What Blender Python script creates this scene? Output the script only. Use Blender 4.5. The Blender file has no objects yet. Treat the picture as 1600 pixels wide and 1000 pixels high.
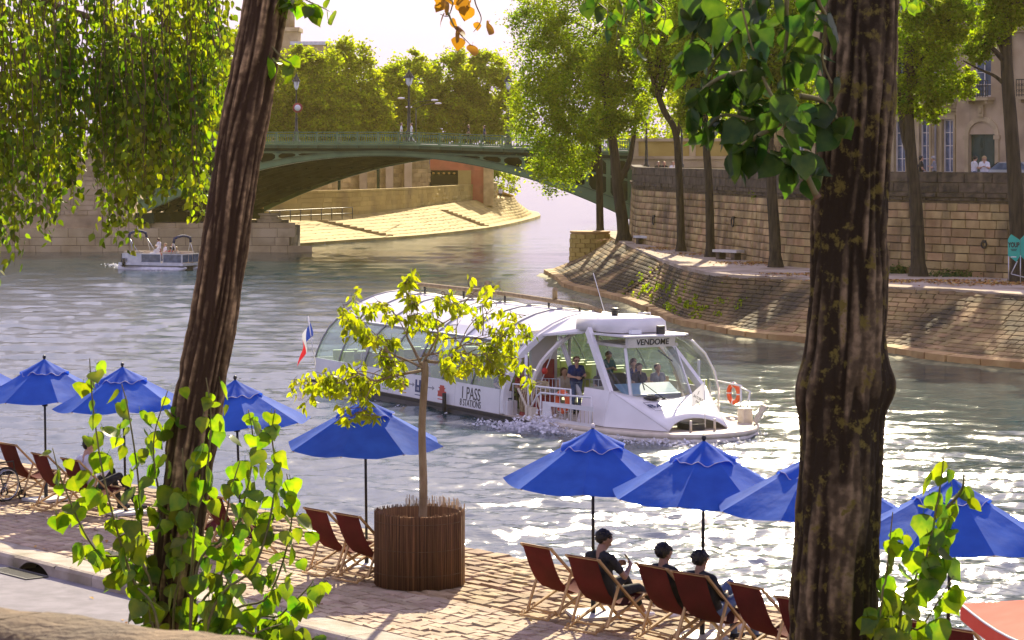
import bpy, math, random
import numpy as np
from mathutils import Vector, Matrix, noise as mnoise
R = math.radians
PI = math.pi
random.seed(7)
rng = np.random.default_rng(11)
scene = bpy.context.scene
col = scene.collection

# ---------------------------------------------------------------- camera, world, sun, exposure
EYE = 6.2                      # eye above the lower quay (z = 0)
FPX = 4000.0                   # focal length in pixels of a 1600 px wide picture
cd = bpy.data.cameras.new('camera')
cam = bpy.data.objects.new('camera', cd)
col.objects.link(cam)
cam.location = (0, 0, EYE)
cam.rotation_euler = (R(90), 0, 0)
cd.sensor_width = 36.0
cd.lens = 36.0 * FPX / 1600
cd.shift_y = -0.1625
cd.clip_start = 0.5
cd.clip_end = 3000
cd.dof.use_dof = True
cd.dof.focus_distance = 62
cd.dof.aperture_fstop = 20
scene.camera = cam
scene.render.resolution_x = 1024
scene.render.resolution_y = 640

SUN_EL, SUN_AZ = R(31), R(7)          # azimuth measured from the view direction (+Y) towards +X
w = bpy.data.worlds.new('World')
scene.world = w
w.use_nodes = True
nt = w.node_tree
nt.nodes.clear()
sky = nt.nodes.new('ShaderNodeTexSky')
sky.sky_type = 'NISHITA'
sky.sun_disc = False
sky.sun_elevation = SUN_EL
sky.sun_rotation = SUN_AZ
sky.dust_density = 3.0
sky.air_density = 1.2
bgk = nt.nodes.new('ShaderNodeBackground')
bgk.inputs['Strength'].default_value = 0.105
wout = nt.nodes.new('ShaderNodeOutputWorld')
# a bright veil of thin summer cloud over the whole sky
tcw = nt.nodes.new('ShaderNodeTexCoord')
mpw = nt.nodes.new('ShaderNodeMapping')
mpw.inputs['Scale'].default_value = (2.2, 2.2, 6.0)
nzw = nt.nodes.new('ShaderNodeTexNoise')
nzw.inputs['Scale'].default_value = 1.6
nzw.inputs['Detail'].default_value = 6
rmw = nt.nodes.new('ShaderNodeMapRange')
rmw.inputs['From Min'].default_value = 0.3
rmw.inputs['From Max'].default_value = 0.75
rmw.inputs['To Min'].default_value = 0.84
rmw.inputs['To Max'].default_value = 0.97
mxw = nt.nodes.new('ShaderNodeMix')
mxw.data_type = 'RGBA'
mxw.inputs[7].default_value = (3.5, 3.15, 4.85, 1)
nt.links.new(tcw.outputs['Generated'], mpw.inputs['Vector'])
nt.links.new(mpw.outputs[0], nzw.inputs['Vector'])
nt.links.new(nzw.outputs['Fac'], rmw.inputs['Value'])
nt.links.new(rmw.outputs[0], mxw.inputs[0])
nt.links.new(sky.outputs[0], mxw.inputs[6])
nt.links.new(mxw.outputs[2], bgk.inputs['Color'])
nt.links.new(bgk.outputs[0], wout.inputs['Surface'])

sd = bpy.data.lights.new('sun', 'SUN')
sd.energy = 5.0
sd.angle = R(0.6)
sd.color = (1.0, 0.86, 0.60)
sun = bpy.data.objects.new('sun', sd)
col.objects.link(sun)
_d = Vector((math.sin(SUN_AZ) * math.cos(SUN_EL), math.cos(SUN_AZ) * math.cos(SUN_EL), math.sin(SUN_EL)))
sun.rotation_euler = _d.to_track_quat('Z', 'Y').to_euler()
sun.location = (60, 80, 90)

scene.view_settings.view_transform = 'Standard'
scene.view_settings.look = 'None'
scene.view_settings.exposure = 1.02
scene.view_settings.gamma = 1.0
scene.view_settings.use_curve_mapping = False
scene.cycles.use_denoising = True
scene.cycles.max_bounces = 8
scene.cycles.transparent_max_bounces = 12
scene.cycles.caustics_reflective = False
scene.cycles.caustics_refractive = False

# ---------------------------------------------------------------- helpers
WATER = -2.1

def at(px, py, Y):
    """point at depth Y seen at photo pixel (px, py)"""
    return Vector(((px - 800) / FPX * Y, Y, EYE - (py - 240) / FPX * Y))

def on(px, py, z=0.0):
    """point of the level z seen at photo pixel (px, py)"""
    return at(px, py, FPX * (EYE - z) / (py - 240))

def Q(t, s, z=0.0):
    """quay frame: t along the near quay edge, s inwards from the edge"""
    return Vector((t * .641 - s * .767, 39.55 - t * .767 - s * .641, z))

QROT = math.atan2(-.767, .641)         # rotation that turns local x into the quay direction

def tag(o, label=None, cat=None, group=None, kind=None):
    if label: o['label'] = label
    if cat: o['category'] = cat
    if group: o['group'] = group
    if kind: o['kind'] = kind
    return o

def empty(name, loc=(0, 0, 0), rz=0.0, label=None, cat=None, group=None, kind=None):
    o = bpy.data.objects.new(name, None)
    col.objects.link(o)
    o.location = loc
    o.rotation_euler = (0, 0, rz)
    o.empty_display_size = 0.2
    return tag(o, label, cat, group, kind)

def link(name, me, parent=None, M=None):
    o = bpy.data.objects.new(name, me)
    col.objects.link(o)
    if parent is not None: o.parent = parent
    if M is not None: o.matrix_basis = M
    return o

def copy_tree(o, parent=None):
    c = o.copy()
    col.objects.link(c)
    c.parent = parent
    for ch in list(o.children):
        copy_tree(ch, c)
    return c

class MB:
    """collects simple shapes; build() links them as one mesh"""
    def __init__(self):
        self.v, self.f, self.s, self.m = [], [], [], []
    def add(self, vs, fs, smooth=False, mi=0):
        b = len(self.v)
        self.v += [tuple(p) for p in vs]
        for f in fs:
            self.f.append([b + i for i in f]); self.s.append(smooth); self.m.append(mi)
        return self
    def box(self, c, d, rz=0.0, M=None, mi=0, taper=1.0):
        x, y, z = d[0] / 2, d[1] / 2, d[2] / 2
        P = [Vector((sx * x * (taper if sz > 0 else 1), sy * y * (taper if sz > 0 else 1), sz * z)) for sz in (-1, 1) for sy in (-1, 1) for sx in (-1, 1)]
        if M is None: M = Matrix.Rotation(rz, 3, 'Z')
        P = [M @ p + Vector(c) for p in P]
        return self.add(P, [(0, 2, 3, 1), (4, 5, 7, 6), (0, 1, 5, 4), (2, 6, 7, 3), (1, 3, 7, 5), (0, 4, 6, 2)], mi=mi)
    def span(self, lo, hi, mi=0):
        c = [(a + b) / 2 for a, b in zip(lo, hi)]
        return self.box(c, [b - a for a, b in zip(lo, hi)], mi=mi)
    def bar(self, a, b, wd, ht=None, mi=0, up=(0, 0, 1)):
        a, b = Vector(a), Vector(b)
        d = (b - a); L = d.length
        if L < 1e-6: return self
        d.normalize()
        u = Vector(up)
        if abs(d.dot(u)) > .98: u = Vector((1, 0, 0))
        x = d.cross(u).normalized(); zz = x.cross(d).normalized()
        M = Matrix((x, d, zz)).transposed()
        return self.box((a + b) / 2, (wd, L, ht or wd), M=M, mi=mi)
    def tube(self, pts, r, n=8, mi=0, cap=True, smooth=True):
        pts = [Vector(p) for p in pts]
        if not isinstance(r, (list, tuple)): r = [r] * len(pts)
        vs, fs = [], []
        px = None
        for i, p in enumerate(pts):
            t = (pts[min(i + 1, len(pts) - 1)] - pts[max(i - 1, 0)])
            if t.length < 1e-9: t = Vector((0, 0, 1))
            t.normalize()
            if px is None:
                px = t.cross(Vector((0, 0, 1))) if abs(t.z) < .9 else t.cross(Vector((1, 0, 0)))
            px = (px - t * px.dot(t)).normalized()
            py = t.cross(px)
            for k in range(n):
                a = 2 * PI * k / n
                vs.append(p + (px * math.cos(a) + py * math.sin(a)) * r[i])
        for i in range(len(pts) - 1):
            for k in range(n):
                k2 = (k + 1) % n
                fs.append((i * n + k, i * n + k2, (i + 1) * n + k2, (i + 1) * n + k))
        self.add(vs, fs, smooth, mi)
        if cap:
            b = len(self.v) - len(vs)
            self.f.append([b + k for k in range(n)][::-1]); self.s.append(False); self.m.append(mi)
            e = b + (len(pts) - 1) * n
            self.f.append([e + k for k in range(n)]); self.s.append(False); self.m.append(mi)
        return self
    def lathe(self, prof, c=(0, 0, 0), n=12, mi=0, smooth=True, a0=0, a1=2 * PI):
        full = abs(a1 - a0 - 2 * PI) < 1e-6
        m = n if full else n + 1
        vs = [(c[0] + r * math.cos(a0 + (a1 - a0) * k / n), c[1] + r * math.sin(a0 + (a1 - a0) * k / n), c[2] + z) for r, z in prof for k in range(m)]
        fs = []
        for i in range(len(prof) - 1):
            for k in range(n):
                k2 = (k + 1) % m
                fs.append((i * m + k, i * m + k2, (i + 1) * m + k2, (i + 1) * m + k))
        return self.add(vs, fs, smooth, mi)
    def ell(self, c, r, n=10, k=6, mi=0, M=None):
        vs, fs = [], []
        for i in range(k + 1):
            th = PI * i / k
            for j in range(n):
                a = 2 * PI * j / n
                p = Vector((r[0] * math.sin(th) * math.cos(a), r[1] * math.sin(th) * math.sin(a), r[2] * math.cos(th)))
                if M: p = M @ p
                vs.append(p + Vector(c))
        for i in range(k):
            for j in range(n):
                j2 = (j + 1) % n
                fs.append((i * n + j, (i + 1) * n + j, (i + 1) * n + j2, i * n + j2))
        return self.add(vs, fs, True, mi)
    def prism(self, poly, axis, d0, d1, mi=0):
        """poly: list of 2D points; axis 0/1/2 is the extruded one, from d0 to d1"""
        def P(p, d):
            q = [0, 0, 0]; o = [i for i in range(3) if i != axis]
            q[o[0]], q[o[1]], q[axis] = p[0], p[1], d
            return q
        n = len(poly)
        vs = [P(p, d0) for p in poly] + [P(p, d1) for p in poly]
        fs = [list(range(n))[::-1], [n + i for i in range(n)]] + [(i, (i + 1) % n, n + (i + 1) % n, n + i) for i in range(n)]
        return self.add(vs, fs, mi=mi)
    def torus(self, c, R0, r, M=None, n=20, k=8, mi=0):
        vs, fs = [], []
        for i in range(n):
            a = 2 * PI * i / n
            for j in range(k):
                b = 2 * PI * j / k
                p = Vector(((R0 + r * math.cos(b)) * math.cos(a), (R0 + r * math.cos(b)) * math.sin(a), r * math.sin(b)))
                if M: p = M @ p
                vs.append(p + Vector(c))
        for i in range(n):
            for j in range(k):
                fs.append((i * k + j, ((i + 1) % n) * k + j, ((i + 1) % n) * k + (j + 1) % k, i * k + (j + 1) % k))
        return self.add(vs, fs, True, mi)
    def mesh(self, name, mats):
        me = bpy.data.meshes.new(name)
        me.from_pydata(self.v, [], self.f)
        for m in (mats if isinstance(mats, (list, tuple)) else [mats]): me.materials.append(m)
        me.polygons.foreach_set('use_smooth', self.s)
        me.polygons.foreach_set('material_index', self.m)
        me.update()
        return me
    def build(self, name, mats, parent=None, M=None):
        return link(name, self.mesh(name, mats), parent, M)

def np_mesh(name, verts, quads, mats, smooth=False, mi=None):
    """fast mesh from arrays; quads (n, 3 or 4)"""
    verts = np.asarray(verts, dtype=np.float32); quads = np.asarray(quads, dtype=np.int32)
    k = quads.shape[1]
    me = bpy.data.meshes.new(name)
    me.vertices.add(len(verts)); me.vertices.foreach_set('co', verts.ravel())
    me.loops.add(quads.size); me.loops.foreach_set('vertex_index', quads.ravel())
    me.polygons.add(len(quads))
    me.polygons.foreach_set('loop_start', np.arange(0, quads.size, k, dtype=np.int32))
    for m in (mats if isinstance(mats, (list, tuple)) else [mats]): me.materials.append(m)
    if smooth: me.polygons.foreach_set('use_smooth', np.ones(len(quads), dtype=bool))
    if mi is not None: me.polygons.foreach_set('material_index', np.asarray(mi, dtype=np.int32))
    me.update(calc_edges=True)
    return me

# ---------------------------------------------------------------- materials
def ramp(nt, cols):
    r = nt.nodes.new('ShaderNodeValToRGB')
    e = r.color_ramp.elements
    while len(e) < len(cols): e.new(0.5)
    for i, c in enumerate(cols):
        pos = i / (len(cols) - 1)
        if len(c) == 4: pos = c[3]
        e[i].position = pos
        e[i].color = (c[0], c[1], c[2], 1)
    return r

def mat(name, cols, rough=.8, scale=4.0, stretch=(1, 1, 1), detail=5, bump=0.0, bscale=None, rnd=0.0, metal=0.0,
        stain=None, sscale=.6, sstretch=(1, 1, 1), samt=(.5, .75), spec=.4, transl=None, tfac=.5, alpha=None, lo=.35, hi=.65, coord='pos', rot=0.0, hue=0.0):
    m = bpy.data.materials.new(name)
    m.use_nodes = True
    nt = m.node_tree; nt.nodes.clear()
    N, L = nt.nodes.new, nt.links.new
    out = N('ShaderNodeOutputMaterial')
    bs = N('ShaderNodeBsdfPrincipled')
    bs.inputs['Roughness'].default_value = rough
    bs.inputs['Metallic'].default_value = metal
    bs.inputs['Specular IOR Level'].default_value = spec
    if coord == 'pos':
        g = N('ShaderNodeNewGeometry'); src = g.outputs['Position']
    else:
        g = N('ShaderNodeTexCoord'); src = g.outputs['Object']
    def noise(sc, st, dt, w=0.0):
        mp = N('ShaderNodeMapping'); mp.inputs['Scale'].default_value = st
        mp.inputs['Rotation'].default_value = (0, 0, rot)
        nz = N('ShaderNodeTexNoise'); nz.inputs['Scale'].default_value = sc; nz.inputs['Detail'].default_value = dt
        L(src, mp.inputs['Vector']); L(mp.outputs[0], nz.inputs['Vector'])
        return nz
    if len(cols) == 1 and not rnd:
        bs.inputs['Base Color'].default_value = (*cols[0][:3], 1); cur = None
    else:
        if len(cols) == 1: cols = [cols[0], cols[0]]
        nz = noise(scale, stretch, detail)
        mr = N('ShaderNodeMapRange'); mr.inputs['From Min'].default_value = lo; mr.inputs['From Max'].default_value = hi
        L(nz.outputs['Fac'], mr.inputs['Value'])
        rp = ramp(nt, cols); L(mr.outputs[0], rp.inputs['Fac']); cur = rp.outputs['Color']
        if rnd or hue:
            oi = N('ShaderNodeObjectInfo'); gi = N('ShaderNodeNewGeometry')
            ad = N('ShaderNodeMath'); ad.operation = 'ADD'
            L(oi.outputs['Random'], ad.inputs[0]); L(gi.outputs['Random Per Island'], ad.inputs[1])
            fr = N('ShaderNodeMath'); fr.operation = 'FRACT'; L(ad.outputs[0], fr.inputs[0])
            vr = N('ShaderNodeMapRange'); vr.inputs['To Min'].default_value = 1 - rnd; vr.inputs['To Max'].default_value = 1 + rnd
            L(fr.outputs[0], vr.inputs['Value'])
            hs = N('ShaderNodeHueSaturation'); L(cur, hs.inputs['Color']); L(vr.outputs[0], hs.inputs['Value'])
            if hue:
                m2 = N('ShaderNodeMath'); m2.operation = 'MULTIPLY'; m2.inputs[1].default_value = 7.13; L(fr.outputs[0], m2.inputs[0])
                f2 = N('ShaderNodeMath'); f2.operation = 'FRACT'; L(m2.outputs[0], f2.inputs[0])
                hr = N('ShaderNodeMapRange'); hr.inputs['To Min'].default_value = .5 - hue; hr.inputs['To Max'].default_value = .5 + hue
                L(f2.outputs[0], hr.inputs['Value']); L(hr.outputs[0], hs.inputs['Hue'])
            cur = hs.outputs['Color']
        if stain:
            n2 = noise(sscale, sstretch, 6)
            m3 = N('ShaderNodeMapRange'); m3.inputs['From Min'].default_value = samt[0]; m3.inputs['From Max'].default_value = samt[1]
            L(n2.outputs['Fac'], m3.inputs['Value'])
            mx = N('ShaderNodeMix'); mx.data_type = 'RGBA'; mx.inputs[7].default_value = (*stain, 1)
            L(m3.outputs[0], mx.inputs[0]); L(cur, mx.inputs[6]); cur = mx.outputs[2]
        L(cur, bs.inputs['Base Color'])
    if bump:
        nb = noise(bscale or scale * 4, stretch, 6)
        bp = N('ShaderNodeBump'); bp.inputs['Strength'].default_value = min(1, bump); bp.inputs['Distance'].default_value = 0.03
        L(nb.outputs['Fac'], bp.inputs['Height']); L(bp.outputs[0], bs.inputs['Normal'])
    last = bs.outputs[0]
    if transl is not None:
        tr = N('ShaderNodeBsdfTranslucent')
        if rnd and cur is not None:
            h2 = N('ShaderNodeMix'); h2.data_type = 'RGBA'; h2.blend_type = 'MULTIPLY'; h2.inputs[0].default_value = 1
            h2.inputs[7].default_value = (*transl, 1); L(cur, h2.inputs[6]); L(h2.outputs[2], tr.inputs['Color'])
        else:
            tr.inputs['Color'].default_value = (*transl, 1)
        ms = N('ShaderNodeMixShader'); ms.inputs[0].default_value = tfac
        L(last, ms.inputs[1]); L(tr.outputs[0], ms.inputs[2]); last = ms.outputs[0]
    L(last, out.inputs['Surface'])
    return m

def glass_mat(name, tint, amt=.75, rough=.03):
    m = bpy.data.materials.new(name); m.use_nodes = True
    nt = m.node_tree; nt.nodes.clear(); N, L = nt.nodes.new, nt.links.new
    out = N('ShaderNodeOutputMaterial'); tr = N('ShaderNodeBsdfTransparent'); gl = N('ShaderNodeBsdfGlossy'); mx = N('ShaderNodeMixShader')
    tr.inputs['Color'].default_value = (*tint, 1); gl.inputs['Roughness'].default_value = rough
    g = N('ShaderNodeNewGeometry'); dt = N('ShaderNodeVectorMath'); dt.operation = 'DOT_PRODUCT'
    L(g.outputs['Normal'], dt.inputs[0]); L(g.outputs['Incoming'], dt.inputs[1])
    ab = N('ShaderNodeMath'); ab.operation = 'ABSOLUTE'; L(dt.outputs['Value'], ab.inputs[0])
    om = N('ShaderNodeMath'); om.operation = 'SUBTRACT'; om.inputs[0].default_value = 1; L(ab.outputs[0], om.inputs[1])
    pw = N('ShaderNodeMath'); pw.operation = 'POWER'; pw.inputs[1].default_value = 4; L(om.outputs[0], pw.inputs[0])
    ad = N('ShaderNodeMath'); ad.operation = 'MULTIPLY_ADD'; ad.inputs[1].default_value = .8; ad.inputs[2].default_value = 1 - amt - .14; ad.use_clamp = True
    L(pw.outputs[0], ad.inputs[0]); L(ad.outputs[0], mx.inputs[0])
    L(tr.outputs[0], mx.inputs[1]); L(gl.outputs[0], mx.inputs[2]); L(mx.outputs[0], out.inputs['Surface'])
    return m

# ---------------------------------------------------------------- palette
M = {}
M['pave_rough'] = mat('pave_rough', [(.25, .165, .085), (.40, .285, .165)], .85, 2.5, rnd=.22, bump=.6, bscale=26, hue=.012)
M['pave_sett'] = mat('pave_sett', [(.34, .25, .16), (.47, .365, .255)], .85, 2.0, rnd=.14, bump=.4, bscale=30, hue=.012)
M['pave_joint'] = mat('pave_joint', [(.12, .085, .055), (.22, .165, .11)], .95, 5, bump=.5)
M['kerb'] = mat('kerb', [(.30, .25, .19), (.44, .38, .31)], .85, 3, rnd=.1, bump=.5, bscale=40, stain=(.12, .12, .05), sscale=1.2, samt=(.55, .85))
M['asphalt'] = mat('asphalt', [(.20, .19, .21), (.27, .255, .28)], .9, 3, bump=.5, bscale=120)
M['parapet'] = mat('parapet', [(.09, .06, .032), (.18, .12, .065)], .9, 5, bump=.9, bscale=40, stain=(.08, .06, .04), sscale=3, samt=(.5, .8))
M['wall_stone'] = mat('wall_stone', [(.30, .20, .085), (.48, .35, .165)], .88, 1.1, rnd=.24, bump=.7, bscale=9, stain=(.10, .075, .045), sscale=.7, sstretch=(1, 1, .35), samt=(.46, .74), hue=.015)
M['wall_joint'] = mat('wall_joint', [(.10, .075, .05), (.2, .155, .1)], .95, 3)
M['wall_dark'] = mat('wall_dark', [(.045, .036, .028), (.13, .1, .07)], .92, 2.2, rnd=.2, bump=.6, bscale=10, stain=(.25, .19, .12), sscale=1.4, sstretch=(1, 1, .5), samt=(.62, .85))
M['slope_stone'] = mat('slope_stone', [(.24, .155, .06), (.38, .265, .11)], .9, .9, rnd=.2, bump=.5, bscale=7, stain=(.05, .038, .02), sscale=.33, samt=(.37, .57), hue=.015)
M['slope_joint'] = mat('slope_joint', [(.06, .055, .025), (.16, .13, .06)], .95, .6)
M['toe_stone'] = mat('toe_stone', [(.34, .2, .08), (.46, .31, .13)], .85, 1.2, rnd=.2, bump=.6, bscale=8)
M['algae'] = mat('algae', [(.10, .10, .045), (.24, .22, .10)], .8, 2, bump=.7, bscale=8)
M['terrace'] = mat('terrace', [(.36, .29, .21), (.50, .42, .33)], .95, .5, bump=.4, bscale=10, stain=(.2, .14, .08), sscale=.35, samt=(.5, .7))
M['limestone'] = mat('limestone', [(.40, .31, .17), (.52, .42, .25)], .85, .6, rnd=.1, bump=.4, bscale=6, stain=(.2, .15, .09), sscale=.5, samt=(.55, .85))
M['flare_yellow_stone'] = mat('flare_yellow_stone', [(.36, .26, .065), (.48, .365, .105)], .85, .4, rnd=.12, bump=.4, bscale=5, stain=(.24, .17, .06), sscale=.3, sstretch=(1, 1, .4), samt=(.55, .8))  # yellow of the sun flare beyond the bridge put into the stone colour
M['brick_stone'] = mat('brick_stone', [(.36, .26, .10), (.52, .39, .16)], .9, 1.4, rnd=.3, bump=.5, bscale=6)  # lightened: flare light on the buttressed wall put into the stone colour
M['red_stone'] = mat('red_stone', [(.42, .13, .055), (.52, .20, .085)], .9, .5, rnd=.2, bump=.4, stain=(.15, .06, .03), sscale=.5, samt=(.5, .8))
M['pink_stone'] = mat('pink_stone', [(.40, .30, .18), (.52, .41, .26)], .88, .7, rnd=.12, bump=.4, bscale=5, stain=(.2, .15, .1), sscale=.4, samt=(.5, .8))
M['iron_green'] = mat('iron_green', [(.035, .09, .036), (.065, .14, .055)], .45, .8, rnd=.05, spec=.5)
M['iron_light'] = mat('iron_light', [(.085, .175, .07), (.13, .24, .10)], .45, .8, spec=.5)
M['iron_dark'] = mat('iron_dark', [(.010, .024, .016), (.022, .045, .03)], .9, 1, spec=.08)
M['black'] = mat('black', [(.012, .012, .013), (.022, .022, .024)], .45, 4)
M['lamp_iron'] = mat('lamp_iron', [(.02, .022, .02), (.04, .042, .038)], .45, 6)
M['lamp_glass'] = mat('lamp_glass', [(.75, .78, .8)], .15, spec=.7)
M['white'] = mat('white', [(.74, .73, .71), (.82, .81, .79)], .32, 1.2, spec=.5)
M['white_warm'] = mat('white_warm', [(.66, .62, .55), (.80, .77, .70)], .4, 2, spec=.5)
M['cream'] = mat('cream', [(.55, .48, .36), (.68, .61, .48)], .5, 3)
M['hull_black'] = mat('hull_black', [(.012, .013, .013), (.035, .036, .036)], .35, 2, spec=.5, stain=(.10, .095, .085), sscale=1.2, sstretch=(1, 1, 5), samt=(.55, .8))
M['deck'] = mat('deck', [(.38, .33, .26), (.5, .44, .36)], .7, 4)
M['roof_white'] = mat('roof_white', [(.76, .76, .76), (.84, .84, .84)], .25, .8, spec=.5)
M['roof_inside'] = mat('roof_inside', [(.6, .57, .5), (.68, .65, .58)], .5, 2)
M['steel'] = mat('steel', [(.5, .5, .5), (.6, .6, .6)], .25, 3, metal=.9)
M['alu'] = mat('alu', [(.5, .52, .55), (.62, .64, .66)], .35, 3, metal=.6)
M['glass'] = glass_mat('glass', (.86, .93, .90), .8)
M['glass_dark'] = mat('glass_dark', [(.06, .09, .15), (.12, .17, .26)], .08, 3, spec=.8)
M['seat_green'] = mat('seat_green', [(.36, .42, .13), (.46, .52, .18)], .6, 3)
M['seat_tan'] = mat('seat_tan', [(.42, .30, .14), (.52, .38, .19)], .6, 3)
M['orange'] = mat('orange', [(.75, .10, .03), (.85, .16, .05)], .5, 6)
M['red_box'] = mat('red_box', [(.20, .02, .02), (.30, .035, .03)], .45, 3)
M['red_sign'] = mat('red_sign', [(.55, .03, .03)], .5)
M['rope'] = mat('rope', [(.45, .36, .20), (.62, .52, .33)], .9, 30, bump=.5)
M['navy'] = mat('navy', [(.012, .02, .07), (.02, .035, .11)], .85, 8)
M['blue_flag'] = mat('blue_flag', [(.02, .05, .28)], .7, transl=(.03, .08, .5), tfac=.3)
M['white_flag'] = mat('white_flag', [(.8, .8, .8)], .7, transl=(.8, .8, .8), tfac=.3)
M['red_flag'] = mat('red_flag', [(.55, .02, .03)], .7, transl=(.8, .03, .04), tfac=.3)
M['ink'] = mat('ink', [(.015, .015, .017)], .5)
M['ink_blue'] = mat('ink_blue', [(.03, .05, .14)], .5)
M['ink_grey'] = mat('ink_grey', [(.30, .30, .31)], .5)
M['logo_green'] = mat('logo_green', [(.25, .48, .04)], .5)
M['logo_yellow'] = mat('logo_yellow', [(.70, .42, .04)], .5)
M['logo_red'] = mat('logo_red', [(.50, .05, .03)], .5)
M['teal'] = mat('teal', [(.02, .36, .27), (.03, .42, .32)], .4, 2)
M['canvas_blue'] = mat('canvas_blue', [(.018, .095, .50), (.03, .13, .60)], .8, 3, bump=.25, bscale=9, rnd=.07, transl=(1.3, 1.1, 1.35), tfac=.38, spec=.2)
M['canvas_red'] = mat('canvas_red', [(.095, .016, .013), (.14, .022, .018)], .85, 4, bump=.2, bscale=14, transl=(.30, .03, .02), tfac=.08, spec=.1)
M['canvas_coral'] = mat('canvas_coral', [(.62, .10, .06), (.70, .14, .09)], .8, 4, transl=(.8, .1, .05), tfac=.3)
M['pole'] = mat('pole', [(.012, .014, .016)], .4)
M['chair_wood'] = mat('chair_wood', [(.44, .27, .10), (.60, .40, .17)], .55, 3, stretch=(1, 1, 1), rnd=.1, bump=.2)
M['slab'] = mat('slab', [(.50, .50, .46), (.62, .62, .57)], .6, 5)
M['reed'] = mat('reed', [(.09, .04, .016), (.24, .115, .045)], .85, 1.6, stretch=(30, 30, .6), rnd=.55, bump=.3)
M['reed_pale'] = mat('reed_pale', [(.36, .24, .12), (.5, .36, .2)], .85, 3, rnd=.3)
M['soil'] = mat('soil', [(.05, .03, .02), (.12, .08, .05)], .95, 9, bump=.8)
M['bark_young'] = mat('bark_young', [(.22, .155, .08), (.34, .26, .15)], .9, 9, stretch=(1, 1, .4), bump=.5, bscale=60)
M['twig'] = mat('twig', [(.12, .075, .04), (.2, .13, .07)], .9, 9)
M['twig_green'] = mat('twig_green', [(.12, .12, .04), (.22, .19, .07)], .8, 9)
M['bark_dark'] = mat('bark_dark', [(.018, .014, .010), (.058, .045, .030)], .92, 2.2, stretch=(4, 4, .5), bump=.9, bscale=14)
M['skin'] = mat('skin', [(.50, .29, .19), (.58, .35, .24)], .55, 8)
M['skin_dark'] = mat('skin_dark', [(.34, .19, .115), (.40, .23, .15)], .55, 8)
M['hair_black'] = mat('hair_black', [(.003, .003, .003), (.009, .008, .007)], .45, 30, stretch=(1, 1, .2), bump=.5)
M['hair_brown'] = mat('hair_brown', [(.06, .03, .015), (.12, .06, .03)], .55, 30, bump=.4)
M['hair_blond'] = mat('hair_blond', [(.36, .23, .10), (.48, .33, .16)], .55, 30, bump=.4)
M['hair_grey'] = mat('hair_grey', [(.32, .30, .28), (.45, .43, .41)], .6, 30, bump=.4)
M['cloth_black'] = mat('cloth_black', [(.010, .011, .013), (.03, .032, .036)], .9, 8, bump=.5, bscale=16)
M['cloth_white'] = mat('cloth_white', [(.70, .70, .72), (.80, .80, .82)], .9, 8, bump=.4, bscale=14)
M['cloth_grey'] = mat('cloth_grey', [(.20, .20, .21), (.30, .30, .31)], .9, 8, bump=.4, bscale=14)
M['cloth_beige'] = mat('cloth_beige', [(.45, .38, .28), (.55, .48, .37)], .9, 8, bump=.4)
M['cloth_red'] = mat('cloth_red', [(.30, .05, .05), (.40, .08, .07)], .9, 8, bump=.4)
M['cloth_navy'] = mat('cloth_navy', [(.010, .022, .09), (.02, .04, .14)], .9, 8, bump=.5, bscale=14)
M['denim'] = mat('denim', [(.06, .10, .18), (.14, .20, .32)], .9, 10, bump=.4, bscale=20)
M['cloth_teal'] = mat('cloth_teal', [(.05, .14, .14), (.08, .19, .19)], .9, 8)
M['rubber'] = mat('rubber', [(.015, .015, .015), (.025, .025, .025)], .7, 6)
M['screen'] = mat('screen', [(.02, .02, .025)], .1, spec=.8)
M['car_paint'] = mat('car_paint', [(.42, .44, .47), (.48, .5, .53)], .2, 2, metal=.4)
M['door_green'] = mat('door_green', [(.012, .045, .04), (.025, .07, .06)], .4, 2)
M['shutter'] = mat('shutter', [(.36, .34, .31), (.46, .44, .41)], .7, 2)
M['slate'] = mat('slate', [(.10, .105, .12), (.16, .165, .18)], .6, 1)
M['void'] = mat('void', [(.01, .008, .007)], .9)
M['bulb'] = mat('bulb', [(.9, .6, .15)], .4)
M['litter'] = mat('litter', [(.32, .16, .04), (.45, .26, .08)], .9, 3, rnd=.35, hue=.03)
M['foam'] = mat('foam', [(.82, .82, .86), (.9, .9, .93)], .6, 2, transl=(.85, .85, .9), tfac=.3)
# foliage: base colours of real leaves, light passes through them
M['leaf_plane'] = mat('leaf_plane', [(.050, .085, .006), (.105, .128, .008)], .55, .5, rnd=.4, hue=.02, transl=(5.6, 5.8, .7), tfac=.55, spec=.25)
M['leaf_far'] = mat('leaf_far', [(.065, .092, .006), (.12, .135, .008)], .6, .12, rnd=.4, hue=.02, transl=(6.0, 6.0, .7), tfac=.56, spec=.25)
M['leaf_birch'] = mat('leaf_birch', [(.04, .075, .007), (.115, .135, .010)], .5, .9, rnd=.55, hue=.03, transl=(4.3, 4.4, .7), tfac=.48, spec=.35)
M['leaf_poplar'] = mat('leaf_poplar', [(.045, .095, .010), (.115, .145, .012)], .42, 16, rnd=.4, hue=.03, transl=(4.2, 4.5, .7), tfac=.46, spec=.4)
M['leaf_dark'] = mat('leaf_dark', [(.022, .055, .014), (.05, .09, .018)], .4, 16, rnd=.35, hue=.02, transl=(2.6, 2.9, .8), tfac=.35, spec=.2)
M['leaf_young'] = mat('leaf_young', [(.12, .145, .006), (.18, .185, .010)], .5, 2.5, rnd=.3, hue=.018, transl=(4.2, 4.4, .6), tfac=.5, spec=.3)
M['leaf_brown'] = mat('leaf_brown', [(.16, .09, .012), (.22, .12, .016)], .6, 2.5, rnd=.3, transl=(3, 2.6, .8), tfac=.45)

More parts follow.
